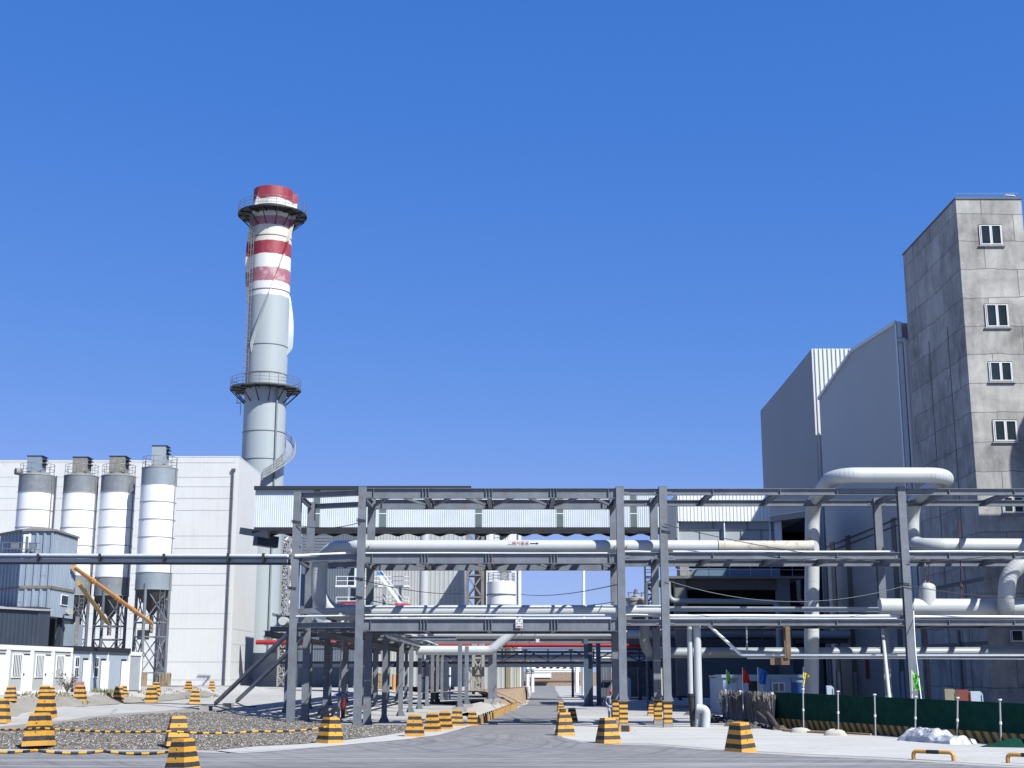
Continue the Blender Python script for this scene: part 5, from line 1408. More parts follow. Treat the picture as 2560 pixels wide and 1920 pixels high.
# far end of the road
fe = thing('boundary_wall', 'brown stone boundary wall closing the far end of the road', 'wall', W(1380,1703,330))
mb = MB(); mb.box((W(1170,1700,330).x, 330, -2), (W(1640,1700,330).x, 331, W(1380,1680,330).z)); obj('wall', mb, mat('rubble_wall', (.40,.31,.24), .95, 0, .3, 2.5), fe)
for k, (x0,x1,y0,y1,Y,lab) in enumerate(((1330,1450,1664,1679,360,'low white building with small windows beyond the boundary wall'), (1325,1378,1681,1690,327,'short white wall segment at the road end'))):
    t, a, b, zb, zt2 = block('low_building', lab, 'building', x0, y0, x1, y1+4, Y, 6, WHITE)
    if k == 0:
        mb = MB()
        for q in range(1340,1440,17): mb.fb(q, 1667, q+8, 1671, Y-.3, .1)
        obj('window', mb, GLASS, t)
pipe('far_pipe', 'brown pipe lying low across the far end of the road', [W(1300,1702,300), W(1450,1702,300)], .35, mat('far_brown_pipe', (.30,.19,.15), .8), None, 12, group='far pipes')
pipe('far_pipe', 'white overhead pipe near the far end of the road', [W(1330,1674,270), W(1450,1675,270)], .2, THINPIPE, None, 10, group='far pipes')
# columns further down the road
far_g = 'columns further down the road'
for (px, yb, Y, w, m, lab) in ((1319,1718,210,.28,WHITE,'left slim white column with black rings beside the far road'), (1331,1716,215,.28,WHITE,'right slim white column with black rings beside the far road'),
        (1306,1718,180,.36,STEEL,'grey steel column left of the far road'), (1296,1716,188,.5,mat('cream_paint',(.60,.54,.42),.7),'cream painted column beside the corrugated wall'), (1442,1716,215,.32,WHITE,'white round column right of the far road'), (1432,1725,170,.3,NAVY,'dark steel column right of the far road')):
    c = W(px, yb, Y); mb = MB(); zt3 = W(px, 1650, Y).z
    if m is WHITE: mb.tube([(c.x,Y,-1), (c.x,Y,zt3)], w, 12)
    else: mb.box((c.x-w/2,Y-w/2,-1), (c.x+w/2,Y+w/2,zt3))
    t = thing('column', lab, 'column', (c.x, Y, 0), far_g); obj('shaft', mb, m, t)
    if 'rings' in lab:
        mb = MB()
        for q in (1676, 1680, 1684): z = W(px,q,Y).z; mb.lathe((c.x,Y,0), [(w,z),(w+.03,z),(w+.03,z+.15),(w,z+.15)], 12)
        obj('black_ring', mb, INK, t)
# corrugated wall with ochre skylight strip left of the road
cw, a, b, zb, zt2 = block('corrugated_wall', 'pale corrugated building wall with ochre strips left of the far road', 'building', 1170, 1616, 1290, 1730, 165, 14, PANEL_G, .5, zbot=.3)
for x0, x1 in ((1265,1276),(1184,1196)):
    mb = MB(); mb.fb(x0, 1618, x1, 1719, 164.8, .1); obj('skylight_strip', mb, OLIVE, cw)
# soil bank
def bank(name, label, ridge, toe, top, m, seed):
    pass
mb = MB(); n = 26; vs = []
toe = [RH(1236,1757), RH(1262,1768), RH(1300,1763), RH(1318,1757), Vector((1.5,150,0)), Vector((2.2,175,0))]
top_ = [W(1190,1727,124), W(1225,1730,126), W(1262,1729,134), W(1300,1722,140), W(1312,1718,152), W(1322,1716,176)]
back = [Vector((-12,132,.9)), Vector((-8,140,1.0)), Vector((-5,148,1.1)), Vector((-3,156,1.1)), Vector((-2,164,1.1)), Vector((-1,180,1.1))]
rows = []
def sub(ps, k=6):
    o = []
    for a, b in zip(ps[:-1], ps[1:]):
        for i in range(k): o.append(a.lerp(b, i/k))
    return o + [ps[-1]]
T0, T1, T2 = sub(toe), sub(top_), sub(back)
for j in range(9):
    t = j/8; row = []
    for a, b, c in zip(T0, T1, T2):
        p = a.lerp(b, t*2) if t <= .5 else b.lerp(c, t*2-1)
        e = .18*noise.noise((p.x*.8, p.y*.5, 1)) * math.sin(PI*min(1, t*2)) ; row.append((p.x+e, p.y, p.z+e if j else -.05))
    rows.append(row)
w_ = len(rows[0]); mb.add([p for r in rows for p in r], [(j*w_+i, j*w_+i+1, (j+1)*w_+i+1, (j+1)*w_+i) for j in range(8) for i in range(w_-1)], True)
o = struct('soil_bank', mb, SOIL)
# pale shotcrete slope at the left road edge
mb = MB(); toe = [RH(1196,1811), RH(1225,1799), RH(1262,1780), RH(1290,1770)]; tp2 = [RH(1170,1790)+Vector((0,0,.25)), W(1186,1771,104), W(1200,1755,112), W(1238,1755,118)]
A0, A1 = sub(toe), sub(tp2); w_ = len(A0)
mb.add([tuple(p.xy)+(0.01,) for p in A0] + [tuple(a.lerp(b,.5)+Vector((0,0,.08*noise.noise(a*.9)))) for a,b in zip(A0,A1)] + [tuple(p) for p in A1] + [tuple(p+Vector((-2.2,1.5,-.5))) for p in A1], [(j*w_+i, j*w_+i+1, (j+1)*w_+i+1, (j+1)*w_+i) for j in range(3) for i in range(w_-1)], True)
struct('paved_slope', mb, SHOTC)
# yellow guard along the left road edge
g_ = thing('road_guard', 'low yellow stepped guard rail along the left road edge', 'guard rail', RH(1196,1812))
mb = MB(); P0, P1 = RH(1197,1813), RH(1292,1771); n = 24
for k in range(n):
    p = P0.lerp(P1, (k+.1)/n); q = P0.lerp(P1, (k+.8)/n); mb.bar(p+Vector((0,0,.2)), q+Vector((0,0,.2)), .12, .4 + .12*(k % 2))
obj('guard_plate', mb, mat('pale_yellow_paint', (.78,.48,.16), .6, 0, .2, 3), g_)
for k in range(n+1):
    mb = MB(); p = P0.lerp(P1, k/n); mb.box((p.x-.05, p.y-.05, 0), (p.x+.05, p.y+.05, .55)); obj('post', mb, OCHRE, g_)
# light mast and far right little tank, cables
c = W(1459,1745,185); mb = MB(); mb.tube([(c.x,185,0), (W(1459,1426,185).x,185,W(1459,1405,185).z)], [.28,.2], 12)
solo('light_mast', mb, WHITE, 'slim white mast standing against the sky between the racks', 'mast', (c.x,185,0))
c = W(1592,1505,175); r = 28/F*175; z0, z1 = .5, W(1592,1494,175-r).z
ot = thing('open_tank', 'cream rimmed round tank with a railing seen between the painted columns', 'tank', (c.x,175,.5))
mb = MB(); mb.lathe((c.x,175,0), [(r*.94,z0),(r*.94,z1-.35),(r,z1-.35),(r,z1),(0,z1+.4)], 32); obj('body', mb, mat('cream_wall', (.50,.46,.40), .8), ot)
mb = MB(); mb.rail([(c.x+r*.8*math.cos(k*PI/10), 175+r*.8*math.sin(k*PI/10), z1+.1) for k in range(20)], .6, 1, 1, .04, 4, True); mb.lathe((c.x-.2,174,z1+.5), [(0,.7),(.25,.5),(.25,0),(.4,0)], 10); obj('railing', mb, GALV, ot)
block('pump_house', 'small shaded grey building behind the painted columns', 'building', 1545, 1520, 1640, 1600, 160, 5, CONC_D, zbot=.2)
block('retaining_wall', 'sunlit cream wall far behind the trussed rack', 'wall', 1560, 1668, 1660, 1738, 230, 1, mat('cream_wall2', (.62,.57,.48), .9, 0, .1, .6, .2), zbot=-1)
mb = MB(); c = W(1571,1722,158); mb.tube([(c.x,158,0), (c.x,158,W(1571,1700,158).z)], .28, 16); mb.lathe((c.x,158,W(1571,1700,158).z), [(.28,0),(.2,.2),(0,.26)], 16)
solo('white_vessel', mb, WHITE, 'small white upright vessel beside the painted column', 'vessel')
# dark pump shelter right of the blue columns
ps = thing('pump_shelter', 'dark open shelter with steel posts behind the walking person', 'shelter', W(1515,1740,140))
for x in (1506,1513,1520,1526,1534):
    mb = MB(); c = W(x,1740,140); mb.box((c.x-.12,140,0), (c.x+.12,140.2,W(x,1668,140).z)); obj('post', mb, STEEL_D, ps)
mb = MB(); mb.fb(1508,1700,1530,1705,139.6,2); mb.fb(1510,1706,1528,1742,141,1); obj('pump_box', mb, NAVY, ps)
# cables
def cable(name, label, p0, p1, sag, r=.022, m=BLACK, n=18):
    p0, p1 = Vector(p0), Vector(p1); pts = [p0.lerp(p1, k/n) - Vector((0,0,sag*4*(k/n)*(1-k/n))) for k in range(n+1)]
    mb = MB(); mb.tube(pts, r, 5, cap=False); solo(name, mb, m, label, 'cable', p0, 'overhead cables')
cable('cable', 'cable from the white tower building to the right painted column', W(1300,1485,150), W(1545,1461,YF+.3), .35, .03)
cable('cable', 'lower cable running low in the gap above the lower girder', W(1300,1518,160), W(1535,1505,YF+4.5), .25, .025)
cable('cable', 'cable from the second column down to the middle of the span', W(903,1449,YF-.3), W(1160,1484,95), .25)
cable('cable', 'second lower cable from the second column to the lattice tower', W(899,1495,YF-.3), W(1162,1518,95), .3)
cable('cable', 'cable between the left column and the second column', W(741,1312,YL-.25), W(903,1305,YF-.3), .25)
cable('cable', 'long pale cable across the dark boiler house to the far right', W(1665,1450,YF-.3), W(2260,1465,YF-.3), 1.0, .016, mat('pale_cable', (.22,.27,.25), .6))
cable('cable', 'cable crossing the upper right pipe of the long main', W(1660,1310,YF-.3), W(2200,1405,YF-.3), .25)
cable('cable', 'cable from the far right column to the frame edge', W(2262,1462,YF-.3), W(2700,1495,YF-.3), .3)
cable('cable', 'cable rising right across the far right pipe', W(2270,1405,YF-.3), W(2700,1345,YF-.3), .3)

# clutter seen through the far legs of the receding rack
for k, (px, y0, y1, r, m, lab) in enumerate(((1048,1640,1742,.16,WHITE,'slim white process pipe far behind the rack legs, left of the group'),(1062,1655,1742,.3,GALV,'grey vertical vessel far behind the rack legs'),
      (1107,1650,1738,.28,WHITE,'white vertical vessel between the far rack legs'),(1085,1640,1740,.12,GALV,'thin galvanised standpipe between the far rack legs'),(1124,1645,1735,.12,WHITE,'thin white standpipe right of the white vessel'))):
    c = W(px, y1, 156 + k); zt5 = W(px, y0, 156 + k).z
    t = thing('process_vessel' if r > .2 else 'standpipe', lab, 'vessel' if r > .2 else 'pipe', (c.x, 156+k, .2), 'process equipment behind the rack')
    mb = MB(); mb.tube([(c.x,156+k,.0), (c.x,156+k,zt5)], r, 14); obj('body', mb, m, t)
    mb = MB(); mb.lathe((c.x,156+k,zt5*.55), [(r,0),(r+.08,0),(r+.08,.12),(r,.12)], 14); obj('flange', mb, BLACK, t)
    mb = MB(); mb.tube(fillet([(c.x,156+k,zt5-.05),(c.x,156+k,zt5+.35),(c.x+.9,156+k,zt5+.4)], .25, 4), .08, 8); obj('outlet_pipe', mb, m, t)

# ================================================================== RIGHT-HAND BUILDINGS
XA = 30.0
# --- stair tower of bare concrete
Yn, Yfar = YX(2389, 498, XA), YX(2258, 648, XA)
zt = WX(2389, 498, XA).z
xr = W(2553, 500, Yn).x
tw = thing('concrete_tower', 'tall bare concrete stair tower with white windows at the right edge', 'building', (XA, Yn, 0))
mb = MB(); mb.box((XA, Yn, -.2), (xr, Yfar, zt)); obj('wall', mb, TOWER, tw)
mb = MB(); mb.box((XA-.06, Yn-.06, zt), (xr+.06, Yfar+.06, zt+.12)); obj('parapet', mb, CONC_D, tw)
mb = MB(); mb.rail([(XA+.1,Yn+.1,zt+.1),(xr-.1,Yn+.1,zt+.1)], .35, 1.0, 1, .015, 4); mb.tube(fillet([(xr-1.1,Yn+.3,zt+.1),(xr-1.0,Yn+.3,zt+.4),(xr-.3,Yn+.3,zt+.35),(xr-.2,Yn+.3,zt+.1)], .15, 5), .05, 8); obj('roof_wire', mb, GALV, tw)
for (x0,y0,x1,y1) in ((2449,561,2504,614),(2464,759,2520,819),(2473,903,2530,955),(2484,1049,2542,1105),(2506,1240,2560,1284),(2525,1572,2592,1606)):
    a, b = W(x0,y1,Yn), W(x1,y0,Yn); za, zb = a.z, b.z; xa, xb = a.x, b.x
    mb = MB(); mb.box((xa, Yn-.01, za), (xb, Yn+.02, zb)); rv = obj('reveal', mb, DARKIN, tw)
    f_ = window(tw, x0+1, y0+2, x1-1, y1-1, Yn-.02, 2, mat('upvc_white', (.66,.67,.68), .4), GLASS, .055, .06)
    mb = MB(); m_ = (xa+xb)/2
    for s in (-1, 1):
        q0 = m_ + s*.02; q1 = m_ + s*((xb-xa)/2-.1); q0, q1 = min(q0,q1), max(q0,q1)
        mb.box((q0+.01, Yn-.1, za+.07), (q0+.065, Yn-.05, zb-.07)); mb.box((q1-.065, Yn-.1, za+.07), (q1-.01, Yn-.05, zb-.07)); mb.box((q0+.065, Yn-.1, za+.07), (q1-.065, Yn-.05, za+.125)); mb.box((q0+.065, Yn-.1, zb-.125), (q1-.065, Yn-.05, zb-.07))
    obj('sash', mb, MATS['upvc_white'], f_)
    mb = MB(); mb.box((xa-.1, Yn-.12, za-.08), (xb+.1, Yn+.01, za-.01)); obj('sill', mb, CONC, f_)
# pilaster lines on dark face
mb = MB()
for yy in (Yn+3.4, Yn+7.6): mb.box((XA-.03, yy, 0), (XA, yy+.09, zt-8))
for z in (4.6, 8.6): mb.box((XA-.04, Yn, z), (XA, Yfar, z+.25))
obj('wall_rib', mb, CONC_D, tw)
mb = MB(); p = WX(2414,1700,XA); mb.tube([(XA-.25, p.y, 1.5), (XA-.25, p.y, W(2400,1570,Yn).z)], .12, 8); obj('downpipe', mb, STEEL_D, tw)

# --- grey cladded hall B
Bn, Bm, Bf = YX(2241,807,XA), YX(2132,877,XA), YX(2048,998,XA)
zBn, zBm, zBf = WX(2241,807,XA).z, WX(2132,877,XA).z, WX(2048,998,XA).z
hb = thing('cladded_hall', 'tall blue grey cladded hall with sloping roof edge beside the concrete tower', 'building', (XA, Bn, 0))
xw = XA + 1.9
mb = MB(); mb.prism([(XA, Bn, -.2), (XA, Bn, zBn), (XA, Bm, zBm), (XA, Bf, zBf), (XA, Bf, -.2)], (20, 0, 0)); obj('wall', mb, CLAD_G, hb)
mb = MB()
for a, b in (((Bn, zBn), (Bm, zBm)), ((Bm, zBm), (Bf, zBf))):
    mb.bar((XA-.08, a[0], a[1]+.05), (XA-.08, b[0], b[1]+.05), .18, .3)
obj('roof_trim', mb, CLAD, hb)
mb = MB(); mb.box((XA-.05, Bn-.05, 0), (XA+.35, Bn+.02, zBn+.1)); mb.box((XA-.06, Bn-.05, 0), (XA-.01, Bn+.3, zBn+.1)); obj('corner_trim', mb, CLAD, hb)
mb = MB(); mb.corr((XA+.36, Bn-.03), (XA+2.6, Bn-.03), 0, zBn-.2, .35, .1, (0,-1,0)); obj('front_cladding', mb, GALV, hb)
p = W(2266, 850, Bn-.6); mb = MB(); mb.tube(fillet([(p.x-.55, Bn-.2, W(2250,853,Bn).z), (p.x, Bn-.45, W(2250,851,Bn).z), (p.x+.05, Bn-.45, 8)], .35, 6), .2, 10); obj('downpipe', mb, PIPE, hb)
# vertical and sloping seams, ochre skylights low on the wall
mb = MB(); a = WX(2066, 1368, XA); b = WX(2256, 1292, XA); mb.bar(a+Vector((-.03,0,0)), b+Vector((-.03,0,0)), .06, .1); mb.bar(a+Vector((-.03,0,-.5)), b+Vector((-.03,0,-.5)), .06, .08); obj('wall_seam', mb, BLACK, hb)
for px, yt, w in ((2088,1352,1.6),(2128,1335,1.5),(2245,1290,1.2)):
    y0 = YX(px, 1500, XA); z1 = WX(px, yt, XA).z; mb = MB(); mb.box((XA-.06, y0-w/2, 3.0), (XA-.01, y0+w/2, z1)); obj('skylight_strip', mb, mat('dull_skylight', (.17,.17,.14), .6, 0, .12, .7, .2), hb)
    mb = MB(); mb.box((XA-.08, y0-w/2-.1, 0), (XA-.02, y0-w/2, 3.2)); mb.box((XA-.08, y0+w/2, 0), (XA-.02, y0+w/2+.1, 3.2)); obj('strip_frame', mb, STEEL, hb)
mb = MB(); y0 = YX(2215,1700,XA); mb.box((XA-.1, y0-.6, 0), (XA-.02, y0+.6, 5.5)); obj('roller_door', mb, STEEL_D, hb)
mb = MB(); y0 = YX(2172,1720,XA); mb.box((XA-.06, y0-.5, 2.4), (XA-.02, y0+.5, 4.0)); obj('notice_board', mb, INKR, hb)

# --- ribbed hall A behind
An, Am, Af = YX(2029,872,XA), YX(1954,964,XA), YX(1901,1027,XA)
ha = thing('ribbed_hall', 'dark sided hall with white ribbed front behind the cladded hall', 'building', (XA, An, 0))
zAn, zAm, zAf = WX(2029,872,XA).z, WX(1954,964,XA).z, WX(1901,1027,XA).z
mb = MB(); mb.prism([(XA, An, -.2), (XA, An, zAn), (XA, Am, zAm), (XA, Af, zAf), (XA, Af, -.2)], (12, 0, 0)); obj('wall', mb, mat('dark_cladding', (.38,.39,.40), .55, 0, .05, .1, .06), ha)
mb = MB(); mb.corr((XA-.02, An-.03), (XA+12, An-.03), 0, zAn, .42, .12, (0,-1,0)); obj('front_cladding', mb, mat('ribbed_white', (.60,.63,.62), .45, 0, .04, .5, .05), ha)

# --- boiler house
Yb = 116.0
bh = thing('boiler_house', 'concrete boiler house with white ribbed upper storey behind the right bays', 'building', W(1800,1740,Yb))
def bx(mb, x0,y0,x1,y1,Y,d,mi=0): return mb.fb(x0,y0,x1,y1,Y,d,mi)
mb = MB(); a, b = W(1694,1270,Yb).x, W(1926,1270,Yb).x; z0, z1 = W(1800,1303,Yb).z, W(1800,1236,Yb).z
mb.box((a, Yb+.05, z0), (b, Yb+12, z1)); ww = obj('upper_storey', mb, CLAD_G, bh)
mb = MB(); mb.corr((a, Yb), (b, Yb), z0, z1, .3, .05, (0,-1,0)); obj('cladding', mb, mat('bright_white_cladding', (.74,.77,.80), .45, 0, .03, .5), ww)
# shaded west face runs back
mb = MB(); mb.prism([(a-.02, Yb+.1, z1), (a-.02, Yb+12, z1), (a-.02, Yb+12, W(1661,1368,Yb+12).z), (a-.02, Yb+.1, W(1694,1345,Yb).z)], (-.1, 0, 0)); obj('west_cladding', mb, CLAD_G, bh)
# panelled band
mb = MB(); bx(mb, 1695,1304,1955,1352, Yb+.5, 8); obj('panel_wall', mb, mat('pale_blue_wall', (.50,.56,.60), .5, 0, .04, .4, .05), bh)
mb = MB(); bx(mb, 1695,1324,1940,1325.5, Yb+.42, .08)
for x in (1749,1800,1852,1902): bx(mb, x,1325,x+1.5,1352, Yb+.43, .08)
for x in (1782,1867): bx(mb, x,1304,x+1.5,1324, Yb+.43, .08)
obj('panel_rib', mb, STEEL_D, bh)
for x, w_ in ((1694,3),(1810,3),(1924,3),(1936,18)):
    mb = MB(); bx(mb, x,1303,x+w_,1352, Yb+.1, .4); obj('post', mb, CLAD, bh)
# sloping roof at right with black interior below
mb = MB(); p0, p1 = W(1926,1290,Yb-.5), W(2014,1278,Yb-.5); mb.prism([p0, p1, p1+Vector((0,0,-.5)), p0+Vector((0,0,-.5))], (0, 14, 0)); obj('side_roof', mb, CLAD_G, bh)
mb = MB(); mb.bar(p0+Vector((0,-.05,.02)), p1+Vector((0,-.05,.02)), .08, .1); obj('roof_edge', mb, WHITE, bh)
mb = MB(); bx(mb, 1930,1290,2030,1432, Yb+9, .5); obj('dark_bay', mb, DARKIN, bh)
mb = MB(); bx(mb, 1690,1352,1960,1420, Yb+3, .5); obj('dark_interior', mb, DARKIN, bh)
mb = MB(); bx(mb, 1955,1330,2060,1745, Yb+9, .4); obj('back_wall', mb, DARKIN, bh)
# working platform
mb = MB(); bx(mb, 1666,1440,2012,1446, Yb-3, 12); pf = obj('platform', mb, CONC_D, bh)
mb = MB(); bx(mb, 1730,1421,1950,1440, Yb-1.5, 2.5); obj('duct_casing', mb, mat('blue_casing', (.16,.26,.38), .5, 0, .08, .6, .1), bh)
mb = MB(); bx(mb, 1700,1413,1722,1440, Yb-2, 2.2); mb.prism([W(1716,1414,Yb-2.2), W(1724,1430,Yb-2.2), W(1745,1424,Yb-2.2), W(1730,1440,Yb-2.2), W(1700,1440,Yb-2.2)], (0,1,0)); obj('hopper', mb, CONC, bh)
mb = MB(); mb.rail([W(1668,1440,Yb-2.9), W(2012,1440,Yb-2.9)], 1.05, 1.75, 2, .028, 5); obj('railing', mb, STEEL_L, pf)
# concrete frame
for x0, x1, Yk in ((1690,1718,-2.5),(1948,1980,-2.5),(1700,1722,8),(1955,1975,8)):
    mb = MB(); bx(mb, x0,1446,x1,1740, Yb+Yk, .9); obj('concrete_pillar', mb, CONC_D, bh)
mb = MB(); bx(mb, 1718,1447,1948,1474, Yb-2.2, .7); obj('concrete_beam', mb, mat('brown_concrete', (.15,.14,.14), .9, 0, .15, .5, .2), bh)
mb = MB(); bx(mb, 1660,1500,1948,1508, Yb+5, .5); obj('concrete_beam', mb, MATS['brown_concrete'], bh)
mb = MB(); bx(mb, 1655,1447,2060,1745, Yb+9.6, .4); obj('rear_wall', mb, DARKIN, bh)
mb = MB(); bx(mb, 1660,1598,1990,1622, Yb-2.0, 9); obj('floor_slab', mb, mat('dark_floor_slab', (.055,.06,.07), .9), bh)
mb = MB(); mb.rail([W(1668,1598,Yb-1.9), W(1935,1598,Yb-1.9)], 1.15, 1.6, 3, .028, 5); obj('railing', mb, mat('rail_grey', (.20,.24,.28), .6), bh)
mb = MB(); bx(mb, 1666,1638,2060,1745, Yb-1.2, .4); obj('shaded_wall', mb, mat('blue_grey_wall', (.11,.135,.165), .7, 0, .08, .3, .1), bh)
mb = MB(); bx(mb, 1700,1660,1772,1740, Yb-1.4, .12); bx(mb, 1666,1732,1700,1745, Yb-1.5, .2); bx(mb, 1783,1668,1870,1670, Yb-1.3, .05); obj('wall_panel', mb, mat('grey_infill', (.15,.16,.18), .8, 0, .1, .8, .2), bh)
for (x0,y0,x1,y1,m) in ((1690,1575,1715,1600,CONC_D),(1958,1610,1990,1640,NAVY)):
    mb = MB(); bx(mb, x0,y0,x1,y1, Yb-1.0, .5); obj('equipment_box', mb, m, bh)
pipe('service_pipe', 'blue grey service pipe looping under the boiler house platform', [W(1670,1455,Yb-4), W(1672,1502,Yb-4), W(1945,1505,Yb-4), W(1947,1620,Yb-4)], .22, PIPE_G, .6, 14, group='boiler house pipes')
pipe('service_pipe', 'thin grey pipe in the dark bay right of the boiler house', [W(1996,1450,Yb+4), W(1998,1508,Yb+4), W(2060,1512,Yb+4)], .2, PIPE_G, .6, 12, group='boiler house pipes')
# open steel stair left of the boiler house
mb = MB()
for k in range(4):
    z = W(1625,1440+k*22,108).z; a = W(1614,1450,108).x; b = W(1640,1450,108).x
    mb.box((a, 108, z-.05), (b, 109.2, z)); mb.rail([(a,108,z),(b,108,z)], 1.0, .7, 2, .03, 4)
    mb.bar((a if k % 2 else b, 108.3, z), (b if k % 2 else a, 108.3, z-.75), .1, .2)
for px in (1614, 1640): c = W(px,1500,108); mb.box((c.x-.07,108,0), (c.x+.07,108.14,W(px,1408,108).z))
solo('stair_tower', mb, NAVY, 'dark open stair tower between the painted column and the boiler house', 'stair tower', (W(1625,1700,108).x, 108, 0))
pipe('vent_pipe', 'dark hooked vent pipe seen between the painted columns', [W(1616,1560,106), W(1615,1458,106), W(1630,1458,106)], .15, STEEL_D, .35, 12, group='boiler house pipes')

# --- blue site cabins behind the brush fence
Yc2 = 96.0
bc = thing('site_cabin', 'blue grey site cabin row with grilled window and open dark doorway behind the flags', 'cabin', W(1880,1745,Yc2))
mb = MB(); a = W(1808,1720,Yc2).x; b = W(2012,1720,Yc2).x; zr = W(1900,1694,Yc2).z; mb.box((a, Yc2, 0), (b, Yc2+3, zr)); mb.prism([(a, Yc2, 0), (a, Yc2, zr-.05), (W(1774,1700,Yc2+8).x, Yc2+8, zr-.05), (W(1774,1700,Yc2+8).x, Yc2+8, 0)], (.6, .5, 0)); obj('wall', mb, mat('cabin_blue', (.36,.52,.72), .5, 0, .05, .5, .1), bc)
mb = MB(); mb.box((a-.1, Yc2-.12, zr), (b+.1, Yc2+3.1, zr+.2)); mb.prism([(a, Yc2, zr), (a, Yc2, zr+.15), (W(1772,1700,Yc2+8).x, Yc2+8, zr+.15), (W(1772,1700,Yc2+8).x, Yc2+8, zr)], (.8, .5, 0)); obj('roof', mb, mat('cabin_roof', (.36,.50,.62), .5), bc)
mb = MB(); bx(mb, 1872,1703,1898,1745, Yc2-.04, .06); obj('doorway', mb, DARKIN, bc)
mb = MB(); bx(mb, 1898,1700,1908,1745, Yc2-.5, .08); obj('door', mb, CLAD_LB, bc)
mb = MB(); bx(mb, 1980,1706,2012,1745, Yc2-.06, .08); obj('blue_panel', mb, BLUEM, bc)
window(bc, 1931, 1706, 1962, 1731, Yc2-.02, 2, WHITE, DARKIN, .07)
mb = MB()
for k in range(9): q = 1933 + k*3.2; bx(mb, q,1708,q+.7,1730, Yc2-.12, .03)
obj('window_bars', mb, WHITE, bc)
mb = MB(); bx(mb, 1829,1697,1840,1707, Yc2-.04, .06)
for q in (1843, 1926, 1978): bx(mb, q,1694,q+1.5,1745, Yc2-.03, .05)
obj('wall_trim', mb, STEEL, bc)

# ================================================================== FENCES ON THE RIGHT
def gp(px, py): p = RH(px, py); p.z = 0.0; return p
F0, F1 = gp(1937, 1817), gp(2900, 1892)
zf = lambda p, px, py: W(px, py, p.y).z
def fpt(t): return F0.lerp(F1, t)
hF = zf(F0, 1937, 1731); hF1 = zf(gp(2560, 1869), 2560, 1762); hF1 = hF + (hF1 - hF) * (F1-F0).length / (gp(2560,1869)-F0).length
gf = thing('green_hoarding', 'dark green cloth hoarding with black and yellow hazard band at its foot', 'fence', F0)
def cloth_sheet(y0, y1, seg, amp, seed, off=0.0, nz_=10):
    mb = MB(); d = (F1-F0).normalized(); nr = Vector((d.y, -d.x, 0)); nr = nr if nr.y < 0 or nr.x < 0 else -nr
    vs = []
    for j in range(nz_+1):
        for i in range(seg+1):
            t = i/seg; p = fpt(t); yy1 = y1 + ((hF1 - hF) * t if y1 > 1 else 0); z = y0 + (yy1-y0)*j/nz_
            e = amp * (noise.noise((t*60, z*2.2+t*30, seed)) + .5*noise.noise((t*170, z*6, seed+5))) + off
            vs.append((p.x + nr.x*e, p.y + nr.y*e, z))
    w_ = seg+1
    mb.add(vs, [(j*w_+i, j*w_+i+1, (j+1)*w_+i+1, (j+1)*w_+i) for j in range(nz_) for i in range(seg)], True); return mb
GREEN = mat('green_hoarding_cloth', (.006,.065,.046), .85, 0, .3, 1.5, 0, None, 0, 0, .1)
obj('cloth', cloth_sheet(.46, hF, 260, .055, 1, 0, 14), GREEN, gf)
obj('hazard_band', cloth_sheet(.0, .47, 200, .02, 7, .03, 4), HAZ, gf)
mb = MB(); mb.bar(fpt(0)+Vector((0,0,hF)), fpt(1)+Vector((0,0,hF1)), .05, .05); obj('top_rail', mb, GREEN, gf)
postlab = ['leftmost white post before the green hoarding, by the brushwood', 'second white post before the green hoarding, with a white sack at its foot', 'third white post before the green hoarding, left of the far rack column',
           'fourth white post, its foot behind the silver tarpaulin', 'fifth white post, right of the silver tarpaulin', 'rightmost white post before the green hoarding']
for k, (x, yb, yt) in enumerate(((2009,1826,1724),(2096,1833,1730),(2189,1841,1738),(2288,1847,1743),(2393,1855,1746),(2503,1864,1751))):
    p = gp(x, yb); top = W(x-1 if k < 5 else x-4, yt, p.y)
    top = top + Vector((rnd.gauss(0,.035), rnd.gauss(0,.03), 0))
    t = thing('fence_post', postlab[k], 'post', p, 'white posts before the hoarding')
    mb = MB(); mb.tube([p, top], .036, 10); obj('post', mb, mat('post_galvanised', (.60,.62,.63), .45, .2, .12, 3), t)
    mb = MB(); mb.tube([top, top+Vector((0,0,.06))], .08, 10); q = p.lerp(top, .5); mb.tube([q-Vector((0,0,.06)), q+Vector((0,0,.06))], .055, 8); obj('cap', mb, WHITE, t)
for k, (x, y, s, lab) in enumerate(((2001,1829,.8,'cream sandbag at the foot of the leftmost white post'), (2088,1836,.9,'crumpled white sandbag at the foot of the second white post'))):
    p = gp(x, y+3); mb = MB(); n = 14; m_ = 8; vs = []
    for j in range(m_+1):
        for i in range(n):
            a = 2*PI*i/n; b = PI/2*j/m_; r = math.cos(b)**.6
            e = 1 + .2*noise.noise((a*1.1, b*3, k*7))
            vs.append((p.x + .62*s*r*math.cos(a)*e, p.y + .3*s*r*math.sin(a)*e, .3*s*math.sin(b)*e))
    mb.add(vs, [(j*n+i, j*n+(i+1)%n, (j+1)*n+(i+1)%n, (j+1)*n+i) for j in range(m_) for i in range(n)], True)
    solo('sandbag', mb, BAG, lab, 'sandbag', p, 'sandbags at the posts')
